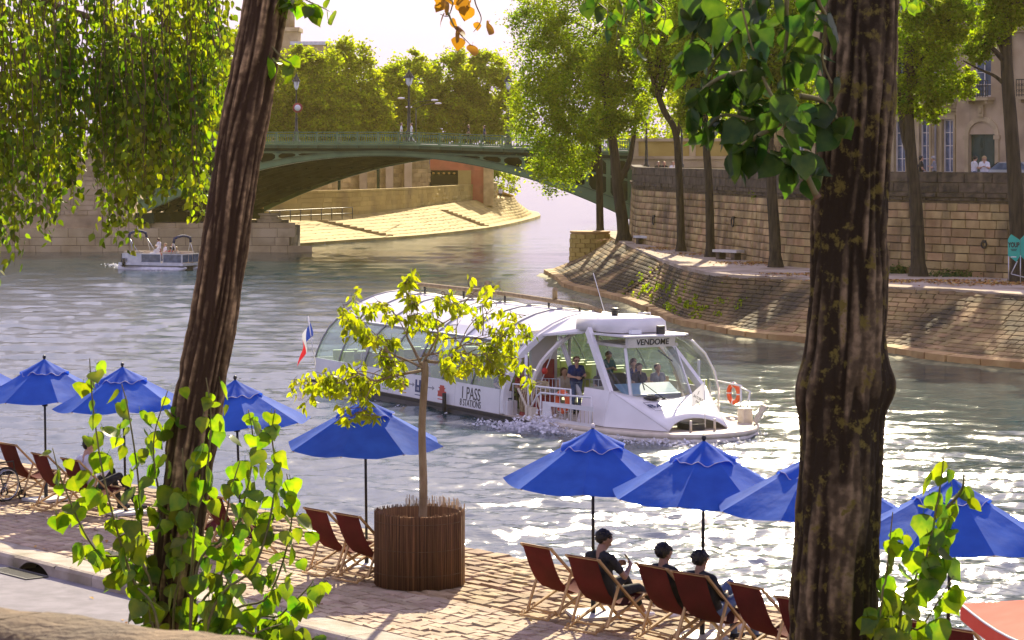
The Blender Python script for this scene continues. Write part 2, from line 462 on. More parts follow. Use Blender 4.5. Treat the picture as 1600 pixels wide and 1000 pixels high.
def bark_mat(name, dark, light, lichen=None):
    m = bpy.data.materials.new(name); m.use_nodes = True
    nt = m.node_tree; bs = nt.nodes['Principled BSDF']; N, L = nt.nodes.new, nt.links.new
    bs.inputs['Roughness'].default_value = .95; bs.inputs['Specular IOR Level'].default_value = .15
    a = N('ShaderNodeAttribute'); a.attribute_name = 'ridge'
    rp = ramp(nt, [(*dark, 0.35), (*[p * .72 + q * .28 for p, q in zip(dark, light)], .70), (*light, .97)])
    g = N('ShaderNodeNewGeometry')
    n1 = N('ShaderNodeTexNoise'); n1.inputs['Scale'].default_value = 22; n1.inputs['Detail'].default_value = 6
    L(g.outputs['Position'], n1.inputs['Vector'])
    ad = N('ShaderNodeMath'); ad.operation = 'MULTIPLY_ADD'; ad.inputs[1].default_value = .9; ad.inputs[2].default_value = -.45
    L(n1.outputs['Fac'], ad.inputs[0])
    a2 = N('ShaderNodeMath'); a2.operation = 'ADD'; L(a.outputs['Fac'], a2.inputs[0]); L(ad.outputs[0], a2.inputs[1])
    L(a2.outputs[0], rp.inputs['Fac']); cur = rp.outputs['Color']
    if lichen:
        n2 = N('ShaderNodeTexNoise'); n2.inputs['Scale'].default_value = 11; n2.inputs['Detail'].default_value = 9; n2.inputs['Roughness'].default_value = .7
        L(g.outputs['Position'], n2.inputs['Vector'])
        m3 = N('ShaderNodeMapRange'); m3.inputs['From Min'].default_value = .54; m3.inputs['From Max'].default_value = .60
        L(n2.outputs['Fac'], m3.inputs['Value'])
        mx = N('ShaderNodeMix'); mx.data_type = 'RGBA'; mx.inputs[7].default_value = (*lichen, 1)
        L(m3.outputs[0], mx.inputs[0]); L(cur, mx.inputs[6]); cur = mx.outputs[2]
    L(cur, bs.inputs['Base Color'])
    nb = N('ShaderNodeTexNoise'); nb.inputs['Scale'].default_value = 60; nb.inputs['Detail'].default_value = 5
    L(g.outputs['Position'], nb.inputs['Vector'])
    bp = N('ShaderNodeBump'); bp.inputs['Strength'].default_value = .6; bp.inputs['Distance'].default_value = .01
    L(nb.outputs['Fac'], bp.inputs['Height']); L(bp.outputs[0], bs.inputs['Normal'])
    return m
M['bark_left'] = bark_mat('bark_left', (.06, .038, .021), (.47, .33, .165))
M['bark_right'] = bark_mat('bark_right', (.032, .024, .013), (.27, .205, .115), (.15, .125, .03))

def water_mat():
    m = bpy.data.materials.new('water'); m.use_nodes = True
    nt = m.node_tree; bs = nt.nodes['Principled BSDF']; N, L = nt.nodes.new, nt.links.new
    bs.inputs['Base Color'].default_value = (.004, .040, .052, 1)
    bs.inputs['Roughness'].default_value = .085
    bs.inputs['IOR'].default_value = 2.5
    bs.inputs['Specular IOR Level'].default_value = .6
    g = N('ShaderNodeNewGeometry')
    n1 = N('ShaderNodeTexNoise'); n1.inputs['Scale'].default_value = 3.4; n1.inputs['Detail'].default_value = 5
    mp = N('ShaderNodeMapping'); mp.inputs['Rotation'].default_value = (0, 0, .25); mp.inputs['Scale'].default_value = (.5, 1.5, 1)
    L(g.outputs['Position'], mp.inputs['Vector']); L(mp.outputs[0], n1.inputs['Vector'])
    n1.inputs['Roughness'].default_value = .62
    bp = N('ShaderNodeBump'); bp.inputs['Strength'].default_value = .5; bp.inputs['Distance'].default_value = .04
    L(n1.outputs['Fac'], bp.inputs['Height']); L(bp.outputs[0], bs.inputs['Normal'])
    return m
M['water'] = water_mat()

# ================================================================ large structure
# ---------------------------------------------------------------- the river
def make_river():
    nr, nc = 760, 520
    py = np.linspace(276, 1230, nr)
    Y = (EYE - WATER) * FPX / (py - 240)
    sx = np.linspace(-1.12, 1.12, nc)
    X = np.outer(Y * .2 + 2.0, sx)
    YY = np.repeat(Y[:, None], nc, 1)
    sp = np.repeat(np.gradient(-Y)[:, None], nc, 1)         # row spacing
    Z = np.zeros_like(X)
    g = np.random.default_rng(5)
    for i in range(72):
        lam = 0.30 * (1.046 ** i) * g.uniform(.9, 1.1)
        a = g.normal(1.35, .5)                               # waves run roughly along the river, short crests
        kx, ky = 2 * PI / lam * math.cos(a), 2 * PI / lam * math.sin(a)
        amp = .0074 * lam ** .62 * g.uniform(.6, 1.3)
        fade = np.clip((lam / np.maximum(sp, .02) - 1.6) / 1.6, 0, 1)
        mod = 1 + .5 * np.sin(X * .11 * g.uniform(.4, 1.6) + YY * .07 * g.uniform(.4, 1.6) + g.uniform(0, 6))
        ph = kx * X + ky * YY + g.uniform(0, 6.3) + 1.1 * np.sin(X * .35 * g.uniform(.5, 1.5) + g.uniform(0, 6)) + 1.0 * np.sin(YY * .27 * g.uniform(.5, 1.5) + g.uniform(0, 6))
        s = np.sin(ph)
        Z += amp * mod * fade * (1 - np.abs(s) * 1.0 + .5 * s)
    # sheltered, smoother water along the island bank
    bank = np.array([(2.53, 155.9), (5.8, 140.7), (7.56, 123.9), (10.77, 114.9), (15.7, 106.3), (19.7, 98.0), (25.5, 90.5), (34, 81), (44, 70)])
    D = np.full_like(X, 1e9)
    for (ax, ay), (bx, by) in zip(bank, bank[1:]):
        L2 = (bx - ax) ** 2 + (by - ay) ** 2
        t = np.clip(((X - ax) * (bx - ax) + (YY - ay) * (by - ay)) / L2, 0, 1)
        D = np.minimum(D, np.hypot(X - ax - t * (bx - ax), YY - ay - t * (by - ay)))
    sh = np.clip((D - 5) / 26, 0, 1); sh = .30 + .70 * sh * sh * (3 - 2 * sh)
    Z *= sh
    V = np.stack([X, YY, Z * .8 + WATER - .07], -1).reshape(-1, 3)
    idx = np.arange(nr * nc).reshape(nr, nc)
    q = np.stack([idx[:-1, :-1], idx[:-1, 1:], idx[1:, 1:], idx[1:, :-1]], -1).reshape(-1, 4)[:, ::-1]
    tag(link('river', np_mesh('river', V, q, M['water'], True)), kind='structure')
make_river()
# river bed / far ground, one wide sheet that reaches the horizon
MB().add([(-900, -60, -4.5), (900, -60, -4.5), (900, 1500, -4.5), (-900, 1500, -4.5)], [(0, 1, 2, 3)]).build('ground', M['algae'])['kind'] = 'structure'

# ---------------------------------------------------------------- laying stones
def stone_units(name, mats, n=10, inset=.05, jit=.02, seed=3):
    g = random.Random(seed); res = []
    for i in range(n):
        b = [(-.5, -.5), (.5, -.5), (.5, .5), (-.5, .5)]
        t = [(x * (1 - 2 * inset) + g.uniform(-jit, jit), y * (1 - 2 * inset) + g.uniform(-jit, jit)) for x, y in b]
        zs = [1 + g.uniform(-.25, .25) for _ in range(4)]
        vs = [(x, y, -1.0) for x, y in b] + [(x, y, .45) for x, y in b] + [(x, y, z) for (x, y), z in zip(t, zs)]
        fs = [(8, 9, 10, 11)]
        for k in range(4):
            k2 = (k + 1) % 4
            fs += [(k, k2, 4 + k2, 4 + k), (4 + k, 4 + k2, 8 + k2, 8 + k)]
        mb = MB(); mb.add(vs, fs)
        res.append(mb.mesh(name, mats))
    return res

def lay(mats_list, units, name, stuff_name, parent, limit=300, inv=None):
    """mats_list: world matrices of unit stones; the largest in view become parts, the rest one stuff part"""
    def key(m):
        c = m.translation
        if c.y < 2: return 0
        px = 800 + FPX * c.x / c.y; py = 240 - FPX * (c.z - EYE) / c.y
        if not (-15 < px < 1615 and -10 < py < 1015): return 0
        ex, ey = m.col[0].xyz, m.col[1].xyz
        v = Vector((c.x, c.y, c.z - EYE))
        return abs(ex.cross(ey).dot(v.normalized())) / c.y ** 2
    order = sorted(mats_list, key=key, reverse=True)
    g = random.Random(1)
    for m in order[:limit]:
        link(name, g.choice(units), parent, inv @ m if inv else m)
    rest = order[limit:]
    if rest:
        u0 = [np.array([v.co[:] for v in u.vertices]) for u in units]
        q = [list(p.vertices) for p in units[0].polygons]
        q = np.array(q)
        V, Fs, off = [], [], 0
        for m in rest:
            mm = np.array(inv @ m if inv else m)
            vv = g.choice(u0)
            V.append(vv @ mm[:3, :3].T + mm[:3, 3]); Fs.append(q + off); off += len(vv)
        o = link(stuff_name, np_mesh(stuff_name, np.concatenate(V), np.concatenate(Fs), list(units[0].materials)), parent)
        o['kind'] = 'stuff'

def surf_stones(P, u_range, rows, lens, gap, proud, g, skip=None, flip=False, vjit=0.0, auto=False):
    res = []
    for ri, (v0, v1) in enumerate(rows):
        u = u_range[0] + g.uniform(0, lens[0])
        while u < u_range[1]:
            l = g.uniform(*lens)
            um, vm = u + l / 2, (v0 + v1) / 2
            if not (skip and skip(um, vm)):
                c = P(um, vm)
                ex = (P(u + l, vm) - P(u, vm)); ey = (P(um, v1) - P(um, v0))
                le, lw = ex.length, ey.length
                if le > gap * 1.5 and lw > gap * 1.5:
                    n = ex.cross(ey).normalized()
                    if flip or (auto and n.dot(Vector((0, 0, EYE)) - c) < 0): n = -n
                    x = ex * ((le - gap) / le); y = ey * ((lw - gap) / lw)
                    if vjit: y = y * (1 - g.uniform(0, vjit))
                    z = n * proud * g.uniform(.75, 1.25)
                    res.append(Matrix(((x.x, y.x, z.x, c.x), (x.y, y.y, z.y, c.y), (x.z, y.z, z.z, c.z), (0, 0, 0, 1))))
            u += l
    return res

def rows_of(a, b, h, g=None, j=0.0):
    r, v = [], a
    while v < b - h * .4:
        d = h * (1 + (g.uniform(-j, j) if g else 0))
        r.append((v, min(v + d, b))); v += d
    return r

class Path:
    """smooth curve through points (Catmull-Rom), parametrised by length"""
    def __init__(self, pts, n=14, smooth=True):
        pts = [Vector((*p, 0)) if len(p) == 2 else Vector(p) for p in pts]
        out = []
        if smooth:
            for i in range(len(pts) - 1):
                p0 = pts[max(i - 1, 0)]; p1 = pts[i]; p2 = pts[i + 1]; p3 = pts[min(i + 2, len(pts) - 1)]
                for k in range(n):
                    t = k / n
                    out.append(.5 * ((2 * p1) + (p2 - p0) * t + (2 * p0 - 5 * p1 + 4 * p2 - p3) * t * t + (3 * p1 - p0 - 3 * p2 + p3) * t ** 3))
            out.append(pts[-1])
        else: out = pts
        self.p = out; self.d = [0]
        for a, b in zip(out, out[1:]): self.d.append(self.d[-1] + (b - a).length)
        self.L = self.d[-1]
    def __call__(self, s):
        s = min(max(s, 0), self.L - 1e-6)
        lo, hi = 0, len(self.d) - 1
        while hi - lo > 1:
            m = (lo + hi) // 2
            if self.d[m] <= s: lo = m
            else: hi = m
        t = (s - self.d[lo]) / (self.d[hi] - self.d[lo])
        return self.p[lo].lerp(self.p[hi], t)
    def frac(self, k): return self(k * self.L)
    def normal(self, s):
        t = self(s + .05) - self(s - .05)
        return Vector((t.y, -t.x, 0)).normalized()          # to the right of the running direction

# ---------------------------------------------------------------- the near quay
KERB = 5.92
T0, T1 = -34, 15
quay = empty('quay', (0, 0, 0), kind='structure')
b = MB()
b.add([Q(T0, 0, -.05), Q(T1, 0, -.05), Q(T1, 5.3, -.05), Q(T0, 5.3, -.05)], [(0, 1, 2, 3)])
b.add([Q(T0, 0, -.05), Q(T1, 0, -.05), Q(T1, .05, -3), Q(T0, .05, -3)], [(0, 1, 2, 3)])
b.build('bedding', M['pave_joint'], quay)
g = random.Random(4)
rough_u = stone_units('paving_stone', M['pave_rough'], 14, .07, .035, 5)
PQ = lambda u, v: Q(u, v, -.045)
rs = surf_stones(PQ, (T0, T1), [(0, .42)] + rows_of(.42, 3.25, .25, g, .12), (.26, .52), .03, .045, g, vjit=.14, auto=True)
lay(rs, rough_u, 'paving_stone', 'paving_stones_beyond', quay)
setts = empty('sett_pavement', (0, 0, 0), kind='structure')
sett_u = stone_units('sett', M['pave_sett'], 12, .04, .012, 6)
rs = surf_stones(PQ, (T0, T1), rows_of(3.25, 5.28, .17), (.25, .33), .014, .042, g, auto=True)
lay(rs, sett_u, 'sett', 'setts_beyond', setts)
kerb = empty('kerb', (0, 0, 0), kind='structure')
b = MB()
# kerb stones with a nosing; the drain mouth is cut into one of them
def kerb_stone(t0, t1, mouth=False):
    m = MB()
    zf, zt = -.2, .0
    pr = [(5.3, zt - .012), (5.84, zt), (5.89, zt - .015), (KERB, zt - .06), (KERB, zf), (5.3, zf)]
    if not mouth:
        vs = [Q(t0 + .006, s, z) for s, z in pr] + [Q(t1 - .006, s, z) for s, z in pr]
        n = len(pr)
        m.add(vs, [list(range(n)), [n + i for i in range(n)][::-1]] + [(i, n + i, n + (i + 1) % n, (i + 1) % n) for i in range(n)])
    else:
        N = 16
        for i in range(N):
            a, c = t0 + (t1 - t0) * i / N, t0 + (t1 - t0) * (i + 1) / N
            def hh(t):
                k = (t - t0) / (t1 - t0)
                k = (k - .12) / .76
                return zf + .155 * max(0, 1 - abs(2 * k - 1) ** 2.6) if 0 < k < 1 else zf
            h0, h1 = hh(a), hh(c)
            m.add([Q(a, 5.3, zt - .012), Q(c, 5.3, zt - .012), Q(c, 5.86, zt), Q(a, 5.86, zt), Q(c, KERB, zt - .03), Q(a, KERB, zt - .03), Q(c, KERB, h1), Q(a, KERB, h0), Q(c, 5.62, h1), Q(a, 5.62, h0)],
                  [(0, 1, 2, 3), (3, 2, 4, 5), (5, 4, 6, 7), (7, 6, 8, 9)])
    return m
t = T0
dr = on(78, 872, 0); td = dr.x * .641 - (dr.y - 39.55) * .767
cuts = [td - .62, td + .62]
while t < T1:
    l = g.uniform(1.05, 1.5)
    if t < cuts[0] < t + l + .5:
        kerb_stone(t, cuts[0]).build('kerb_stone', M['kerb'], kerb)
        kerb_stone(cuts[0], cuts[1], True).build('drain_stone', M['kerb'], kerb)
        t = cuts[1]; continue
    kerb_stone(t, t + l).build('kerb_stone', M['kerb'], kerb); t += l
# void behind the mouth
d = MB(); d.add([Q(cuts[0], 5.63, -.0121), Q(cuts[1], 5.63, -.0121), Q(cuts[1], 5.63, -.4), Q(cuts[0], 5.63, -.4)], [(0, 1, 2, 3)])
d.build('drain_shaft', M['void'], kerb)
# road, verge under the trees, upper quay under the photographer
road = MB()
road.add([Q(T0, KERB, -.185), Q(T1 + 12, KERB, -.185), Q(T1 + 12, 13.2, -.15), Q(T0, 13.2, -.15)], [(0, 1, 2, 3)])
road.build('road', M['asphalt'])['kind'] = 'structure'
vg = MB(); vg.add([Q(T0, 13.2, -.14), Q(T1 + 30, 13.2, -.14), Q(T1 + 30, 34, -.14), Q(T0, 34, -.14)], [(0, 1, 2, 3)])
vg.build('tree_verge', M['soil'])['kind'] = 'structure'
# road gully grate in front of the kerb mouth
gr = empty('gully_grate', Q(td, KERB + .27, -.18), QROT, 'slotted iron gully grate in the road below the kerb drain mouth', 'grate')
fr = MB()
for sx in (-.57, .57): fr.box((sx, 0, .004), (.05, .38, .02))
for sy in (-.17, .17): fr.box((0, sy, .004), (1.1, .04, .02))
fr.box((0, 0, -.006), (1.1, .34, .004), mi=1)
fr.build('frame', [M['lamp_iron'], M['void']], gr)
for i in range(14): MB().box((-.5 + i * .077, 0, .006), (.035, .3, .016)).build('slat', M['lamp_iron'], gr)
gp = on(168, 866, 0)
g2 = empty('pavement_grate', gp, QROT, 'dark mesh grate let into the pavement behind the kerb, beside the leafy trunk', 'grate')
m = MB(); m.box((0, 0, .004), (.62, .42, .008)); m.build('plate', M['black'], g2)
for i in range(9): MB().box((-.26 + i * .065, 0, .012), (.022, .40, .012)).build('bar', M['lamp_iron'], g2)

# the parapet of the upper quay, close to the lens
pa = Vector((-1.02, 5.1, 0)); pd = Vector((.82, -.575, 0)).normalized(); pn = Vector((-pd.y, pd.x, 0))
pp = empty('parapet', (pa.x, pa.y, 4.35), math.atan2(pd.y, pd.x), 'weathered brown stone parapet crossing the bottom left corner', 'wall')
g = random.Random(9)
x = -4.4
while x < 3.4:
    l = g.uniform(1.0, 1.3)
    m = MB(); zt = .95
    nx, ny = 22, 7
    vs, fs = [], []
    prof = [(0.0, .70), (0.0, .93), (-.03, .955), (-.12, .96), (-.215, .958), (-.25, .93), (-.25, .70)]
    for i in range(nx + 1):
        for (yy, zz) in prof:
            xx = x + .006 + (l - .012) * i / nx
            e = mnoise.noise(Vector((xx * 6, yy * 9, zz * 9))) * .012 + mnoise.noise(Vector((xx * 23, yy * 30, zz * 30))) * .005
            vs.append((xx, yy + e, zz + e))
    for i in range(nx):
        for k in range(len(prof) - 1):
            a = i * len(prof) + k
            fs.append((a, a + 1, a + len(prof) + 1, a + len(prof)))
    m.add(vs, fs, True)
    m.build('coping_stone', M['parapet'], pp); x += l
for r in range(2):
    x = -4.6 + .3 * r
    while x < 3.4:
        l = g.uniform(.55, .8)
        MB().span((x + .005, -.235, .005 + r * .345), (x + l - .005, -.012, .34 + r * .345)).build('wall_stone', M['parapet'], pp)
        x += l
# upper quay pavement behind the parapet and the retaining wall below it
m = MB()
A, Bq = pa + pd * -30, pa + pd * 30
m.add([A - pn * .01, Bq - pn * .01, Bq - pn * 14, A - pn * 14], [(0, 1, 2, 3)])
for i in range(4): m.v[i] = (m.v[i][0], m.v[i][1], 4.35)
m.build('upper_quay', M['asphalt'])['kind'] = 'structure'
m = MB(); m.add([(A.x, A.y, 4.34), (Bq.x, Bq.y, 4.34), (Bq.x, Bq.y, -.3), (A.x, A.y, -.3)], [(0, 1, 2, 3)])
m.build('retaining_wall', M['parapet'])
tag(bpy.data.objects['retaining_wall'], 'retaining wall below the parapet in the bottom left corner', 'wall')

# ---------------------------------------------------------------- the far (island) bank
ZQ = .42
LIP = Path([(7.2, 190), (6.9, 181), (7.05, 170), (7.93, 146.3), (8.64, 132.1), (9.76, 123), (11.3, 120.4), (13.65, 117.4), (16.2, 110.6), (19, 108), (20.9, 104.1), (27, 97), (36, 88)])
TOE = Path([(2.6, 176), (3.3, 165), (3.75, 155.9), (6.6, 140.7), (8.1, 124.5), (8.9, 121.2), (10.77, 114.9), (13.04, 111.4), (15.7, 106.3), (17.15, 101.8), (19.7, 98.0), (25.5, 90.5), (34, 81)])
LIP = Path([(p[0], p[1], ZQ) for p in LIP.p], smooth=False)
TOE = Path([(p[0], p[1], WATER + .32) for p in TOE.p], smooth=False)
LMAP = []                                                   # lip length facing each toe point
for i in range(61):
    a = TOE.frac(i / 60)
    s = min((LIP.L * j / 500 for j in range(501)), key=lambda q: (LIP(q).xy - a.xy).length)
    LMAP.append(max(s, LMAP[-1] + .05) if LMAP else s)
LMAP = [min(LIP.L, (LMAP[max(i - 2, 0)] + LMAP[max(i - 1, 0)] + LMAP[i] + LMAP[min(i + 1, 60)] + LMAP[min(i + 2, 60)]) / 5) for i in range(61)]
def PS(u, v):
    """embankment surface: u metres along the toe, v 0 (toe) .. 1 (lip)"""
    a = TOE(u); x = min(max(u / TOE.L, 0), 1) * 60; i = min(int(x), 59)
    c = LIP(LMAP[i] + (LMAP[i + 1] - LMAP[i]) * (x - i))
    p = a.lerp(c, v); p.z += -.28 * math.sin(v * PI) * .6
    return p
emb = empty('embankment', (0, 0, 0), kind='structure')
nu, nv = 150, 6
vs, fs = [], []
for i in range(nu + 1):
    for j in range(nv + 1):
        p = PS(TOE.L * i / nu, j / nv); p.z -= .24; vs.append(p)
for i in range(nu):
    for j in range(nv):
        a = i * (nv + 1) + j; fs.append((a, a + nv + 1, a + nv + 2, a + 1))
MB().add(vs, fs, True).build('bedding', M['slope_joint'], emb)
g = random.Random(12)
def slope_u(px, py):
    """u of the embankment point nearest to a pixel"""
    best = None
    for i in range(400):
        u = TOE.L * i / 400
        for v in (0, .25, .5, .75, 1):
            p = PS(u, v); d = (800 + FPX * p.x / p.y - px) ** 2 + (240 - FPX * (p.z - EYE) / p.y - py) ** 2
            if best is None or d < best[0]: best = (d, u, v)
    return best[1]
uS0, uS1 = slope_u(968, 472), slope_u(1036, 412)
uL0 = slope_u(1078, 512)
def stair_u(v): return uS0 + (uS1 - uS0) * v
NROW = 14
rows = [(i / NROW, (i + 1) / NROW) for i in range(NROW)]
sl = surf_stones(PS, (0, TOE.L), rows, (.42, .9), .03, .024, g, skip=lambda u, v: abs(u - stair_u(v)) < .75, vjit=.05, auto=True)
lay(sl, stone_units('slope_stone', M['slope_stone'], 14, .06, .05, 8), 'slope_stone', 'slope_stones_beyond', emb)
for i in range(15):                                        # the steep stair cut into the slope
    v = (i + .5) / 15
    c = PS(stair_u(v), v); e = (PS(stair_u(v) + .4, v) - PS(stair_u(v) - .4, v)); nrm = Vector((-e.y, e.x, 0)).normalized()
    m = MB(); m.box((c.x, c.y, c.z - .15), (1.25, .2, .14), rz=math.atan2(e.y, e.x)); m.build('stair_step', M['wall_dark' if i % 2 else 'toe_stone'], emb)  # alternate steps dark, painting the shadows of the stair notches
# the ledge of big blocks at the foot of the slope, and the weedy footing below it
g = random.Random(3)
u = 0
while u < TOE.L - .5:
    l = g.uniform(1.1, 2.0)
    a, c = TOE(u), TOE(u + l); n = TOE.normal(u + l / 2)
    if n.dot(Vector((-.8, -.5, 0))) < 0: n = -n
    e = (c - a).normalized() * .02
    j = g.uniform(-.04, .04)
    top = [a + e - n * .1, c - e - n * .1, c - e + n * (.42 + j), a + e + n * (.42 + j)]
    zs = [.06, .06, .0, .0]
    vs = [Vector((p.x, p.y, WATER + .34 + z + j * .4)) for p, z in zip(top, zs)] + [Vector((p.x, p.y, WATER - .02)) for p in top]
    MB().add(vs, [(0, 1, 2, 3), (3, 2, 6, 7), (0, 3, 7, 4), (1, 5, 6, 2)]).build('ledge_stone', M['toe_stone'], emb); u += l
vs, fs = [], []
for i in range(181):
    uu = TOE.L * i / 180; a = TOE(uu); n = TOE.normal(uu)
    if n.dot(Vector((-.8, -.5, 0))) < 0: n = -n
    wd = 1.0 + .5 * mnoise.noise(Vector((uu * .25, 0, 0))) + .25 * mnoise.noise(Vector((uu * 1.1, 3, 0)))
    for k, (o, z) in enumerate([(.36, .10), (wd * .7, .05), (wd, -.03), (wd + .5, -.3)]):
        p = a + n * o; vs.append((p.x, p.y, WATER + z + .05 * mnoise.noise(Vector((uu * 1.7, k * 2.1, 1)))))
for i in range(180):
    for k in range(3): fs.append((i * 4 + k, i * 4 + k + 1, i * 4 + k + 5, i * 4 + k + 4))
MB().add(vs, fs, True).build('footing', M['algae'], emb)

WALL = Path([(9.4, 207), (7.96, 170), (8.6, 162), (10.5, 151), (12.6, 139.5), (14.5, 130.5), (18.5, 124.3), (22.9, 118.6), (31, 110), (42, 101)])
def in_wall(s):                                             # direction away from the river
    n = WALL.normal(s)
    return -n if n.dot(Vector((1, .55, 0))) < 0 else n
# terrace between slope and wall
vs, fs = [], []
for i in range(121):
    a = LIP.frac(i / 120); k = i / 120
    c = WALL(WALL.L * (.10 + .90 * k)) + in_wall(WALL.L * (.10 + .9 * k)) * .3
    for j in range(5):
        p = a.lerp(Vector((c.x, c.y, ZQ)), j / 4); vs.append((p.x, p.y, ZQ + .02 * math.sin(j / 4 * PI)))
for i in range(120):
    for j in range(4): fs.append((i * 5 + j, i * 5 + j + 1, i * 5 + j + 6, i * 5 + j + 5))
MB().add(vs, fs, True).build('island_quay', M['terrace'])['kind'] = 'structure'
# lip stones of the terrace (the pale edging)
u = 0; g = random.Random(31); edge = empty('quay_edging', kind='structure')
while u < LIP.L - .4:
    l = g.uniform(.8, 1.3); a, c = LIP(u), LIP(u + l - .03); n = LIP.normal(u + l / 2)
    if n.dot(Vector((1, .5, 0))) < 0: n = -n
    vs = [a - n * .08, c - n * .08, c + n * .5, a + n * .5]
    vs = [Vector((p.x, p.y, ZQ + .05)) for p in vs] + [Vector((p.x, p.y, ZQ - .2)) for p in vs]
    MB().add(vs, [(0, 1, 2, 3), (0, 4, 5, 1), (1, 5, 6, 2), (2, 6, 7, 3), (3, 7, 4, 0)]).build('edging_stone', M['terrace'], edge); u += l

wall = empty('quay_wall', WALL(60).xyz, 0, 'long curved limestone quay wall with a blackened parapet behind the island trees', 'wall')
wi = Matrix.Translation(-Vector(wall.location))
def PW(u, v):
    p = WALL(u) + in_wall(u) * (.055 * (v)); p.z = ZQ - .1 + v
    return p
vs, fs = [], []
nW = 160
for i in range(nW + 1):
    s = WALL.L * i / nW
    for j, v in enumerate((0, 3.62, 3.63, 4.95)):
        p = PW(s, v) + in_wall(s) * .05; vs.append(wi @ p)
    p = PW(s, 4.95) + in_wall(s) * .65; vs.append(wi @ p)
    p = PW(s, 3.6) + in_wall(s) * .65; vs.append(wi @ p)
for i in range(nW):
    for j in range(5): a = i * 6 + j; fs.append((a, a + 6, a + 7, a + 1))
MB().add(vs, fs).build('core', M['wall_joint'], wall)
g = random.Random(21)
fl = (PW(61, 1) - PW(60, 1)).cross(PW(60, 2) - PW(60, 1)).dot(in_wall(60)) > 0
ws = surf_stones(PW, (28, WALL.L), rows_of(0, 3.62, .39, g, .12), (.5, 1.15), .035, .055, g, auto=True, vjit=.05)
lay(ws, stone_units('stone', M['wall_stone'], 14, .035, .015, 9), 'stone', 'stones_beyond', wall, 300, wi)
du = stone_units('parapet_stone', M['wall_dark'], 10, .02, .01, 10)
ps = surf_stones(PW, (28, WALL.L), [(4.02, 4.5), (4.5, 4.95)], (1.1, 1.8), .02, .07, g, auto=True)
lay(ps, du, 'parapet_stone', 'parapet_stones_beyond', wall, 150, wi)
ps = surf_stones(PW, (28, WALL.L), [(3.63, 3.8)], (1.1, 1.8), .015, .10, g, auto=True)
ps += surf_stones(PW, (28, WALL.L), [(3.8, 4.02)], (1.1, 1.8), .015, .21, g, auto=True)
lay(ps, du, 'string_stone', 'string_stones_beyond', wall, 150, wi)
# coping lid
vs, fs = [], []
for i in range(nW + 1):
    s = WALL.L * i / nW
    for o, z in ((-.06, 4.93), (-.06, 5.0), (.70, 5.0), (.70, 4.93)):
        p = PW(s, 0) + in_wall(s) * (.27 + o); p.z = ZQ - .1 + z; vs.append(wi @ p)
for i in range(nW):
    for j in range(3): a = i * 4 + j; fs.append((a, a + 4, a + 5, a + 1))
MB().add(vs, fs).build('coping', M['wall_dark'], wall)
# the street on top of the island
ZS = 4.35
vs, fs = [], []
for i in range(61):
    s = WALL.L * i / 60; a = WALL(s) + in_wall(s) * .9
    vs += [(a.x, a.y, ZS), (a.x + 75, a.y + 55, ZS)]
for i in range(60): fs.append((2 * i, 2 * i + 1, 2 * i + 3, 2 * i + 2))
MB().add(vs, fs).build('island_street', M['asphalt'])['kind'] = 'structure'
# the round bastion at the tip of the terrace
bc = at(922, 372, 176); bas = empty('bastion', (bc.x, bc.y, WATER), 0, 'small round stone bastion at the tip of the island quay, river behind it', 'wall')
bl = []
for r in range(9):
    nS = 12
    for k in range(nS):
        a = 2 * PI * (k + .5 * (r % 2)) / nS
        rr = 1.32 + .02 * (8 - r) * .6
        tx = Vector((-math.sin(a), math.cos(a), 0)); n = Vector((math.cos(a), math.sin(a), 0)); c = n * rr + Vector((0, 0, .16 + r * .31))
        if n.y > .5: continue
        bl.append(Matrix(((tx.x * .66, 0, n.x * .05, c.x), (tx.y * .66, 0, n.y * .05, c.y), (0, .29, 0, c.z), (0, 0, 0, 1))))
lay(bl, stone_units('stone', M['flare_yellow_stone'], 6, .04, .02, 14), 'stone', 'stones_beyond', bas)
MB().lathe([(1.36, 0), (1.3, 2.85), (1.38, 2.86), (1.40, 2.98), (0, 2.98)], n=24, smooth=False).build('core', M['toe_stone'], bas)

# ---------------------------------------------------------------- the iron bridge
BL, BR, BW = Vector((-31.5, 216, 0)), Vector((9.5, 206, 0)), Vector((8.9, 17.4, 0))
bd = (BR - BL); BLEN = bd.length; bd.normalize()
bn = Vector((bd.y, -bd.x, 0))                              # towards the camera
bridge = empty('bridge', (BL + BR) / 2, 0, 'green iron arch bridge with a balustrade across the river', 'bridge')
bi = Matrix.Translation(-(BL + BR) / 2)
zk = [(0, 8.09), (.29, 8.01), (.55, 7.99), (.76, 7.68), (1, 7.38)]
def zrail(k):
    for (a, x), (c, y) in zip(zk, zk[1:]):
        if k <= c: return x + (y - x) * (k - a) / (c - a)
    return zk[-1][1] + (k - 1) * -1.4
def BP(k, z, o=0.0, back=0.0): return bi @ (BL + (BR - BL) * k + bn * o + BW * back + Vector((0, 0, z)))
def zarch(k): return .9 + 5.1 * (1 - (2 * k - 1) ** 2)
def tarch(k): return .46 + .8 * (2 * k - 1) ** 2
NA = 60
def strip(fz0, fz1, o0, o1, k0=0, k1=1, n=NA, back=0.0):
    """a solid curved beam: bottom fz0(k), top fz1(k), from offset o0 to o1"""
    vs, fs = [], []
    for i in range(n + 1):
        k = k0 + (k1 - k0) * i / n
        vs += [BP(k, fz0(k), o1, back), BP(k, fz1(k), o1, back), BP(k, fz1(k), o0, back), BP(k, fz0(k), o0, back)]
    for i in range(n):
        for j in range(4): fs.append((i * 4 + j, i * 4 + (j + 1) % 4, i * 4 + 4 + (j + 1) % 4, i * 4 + 4 + j))
    fs += [(0, 1, 2, 3), (n * 4 + 3, n * 4 + 2, n * 4 + 1, n * 4)]
    return MB().add(vs, fs)
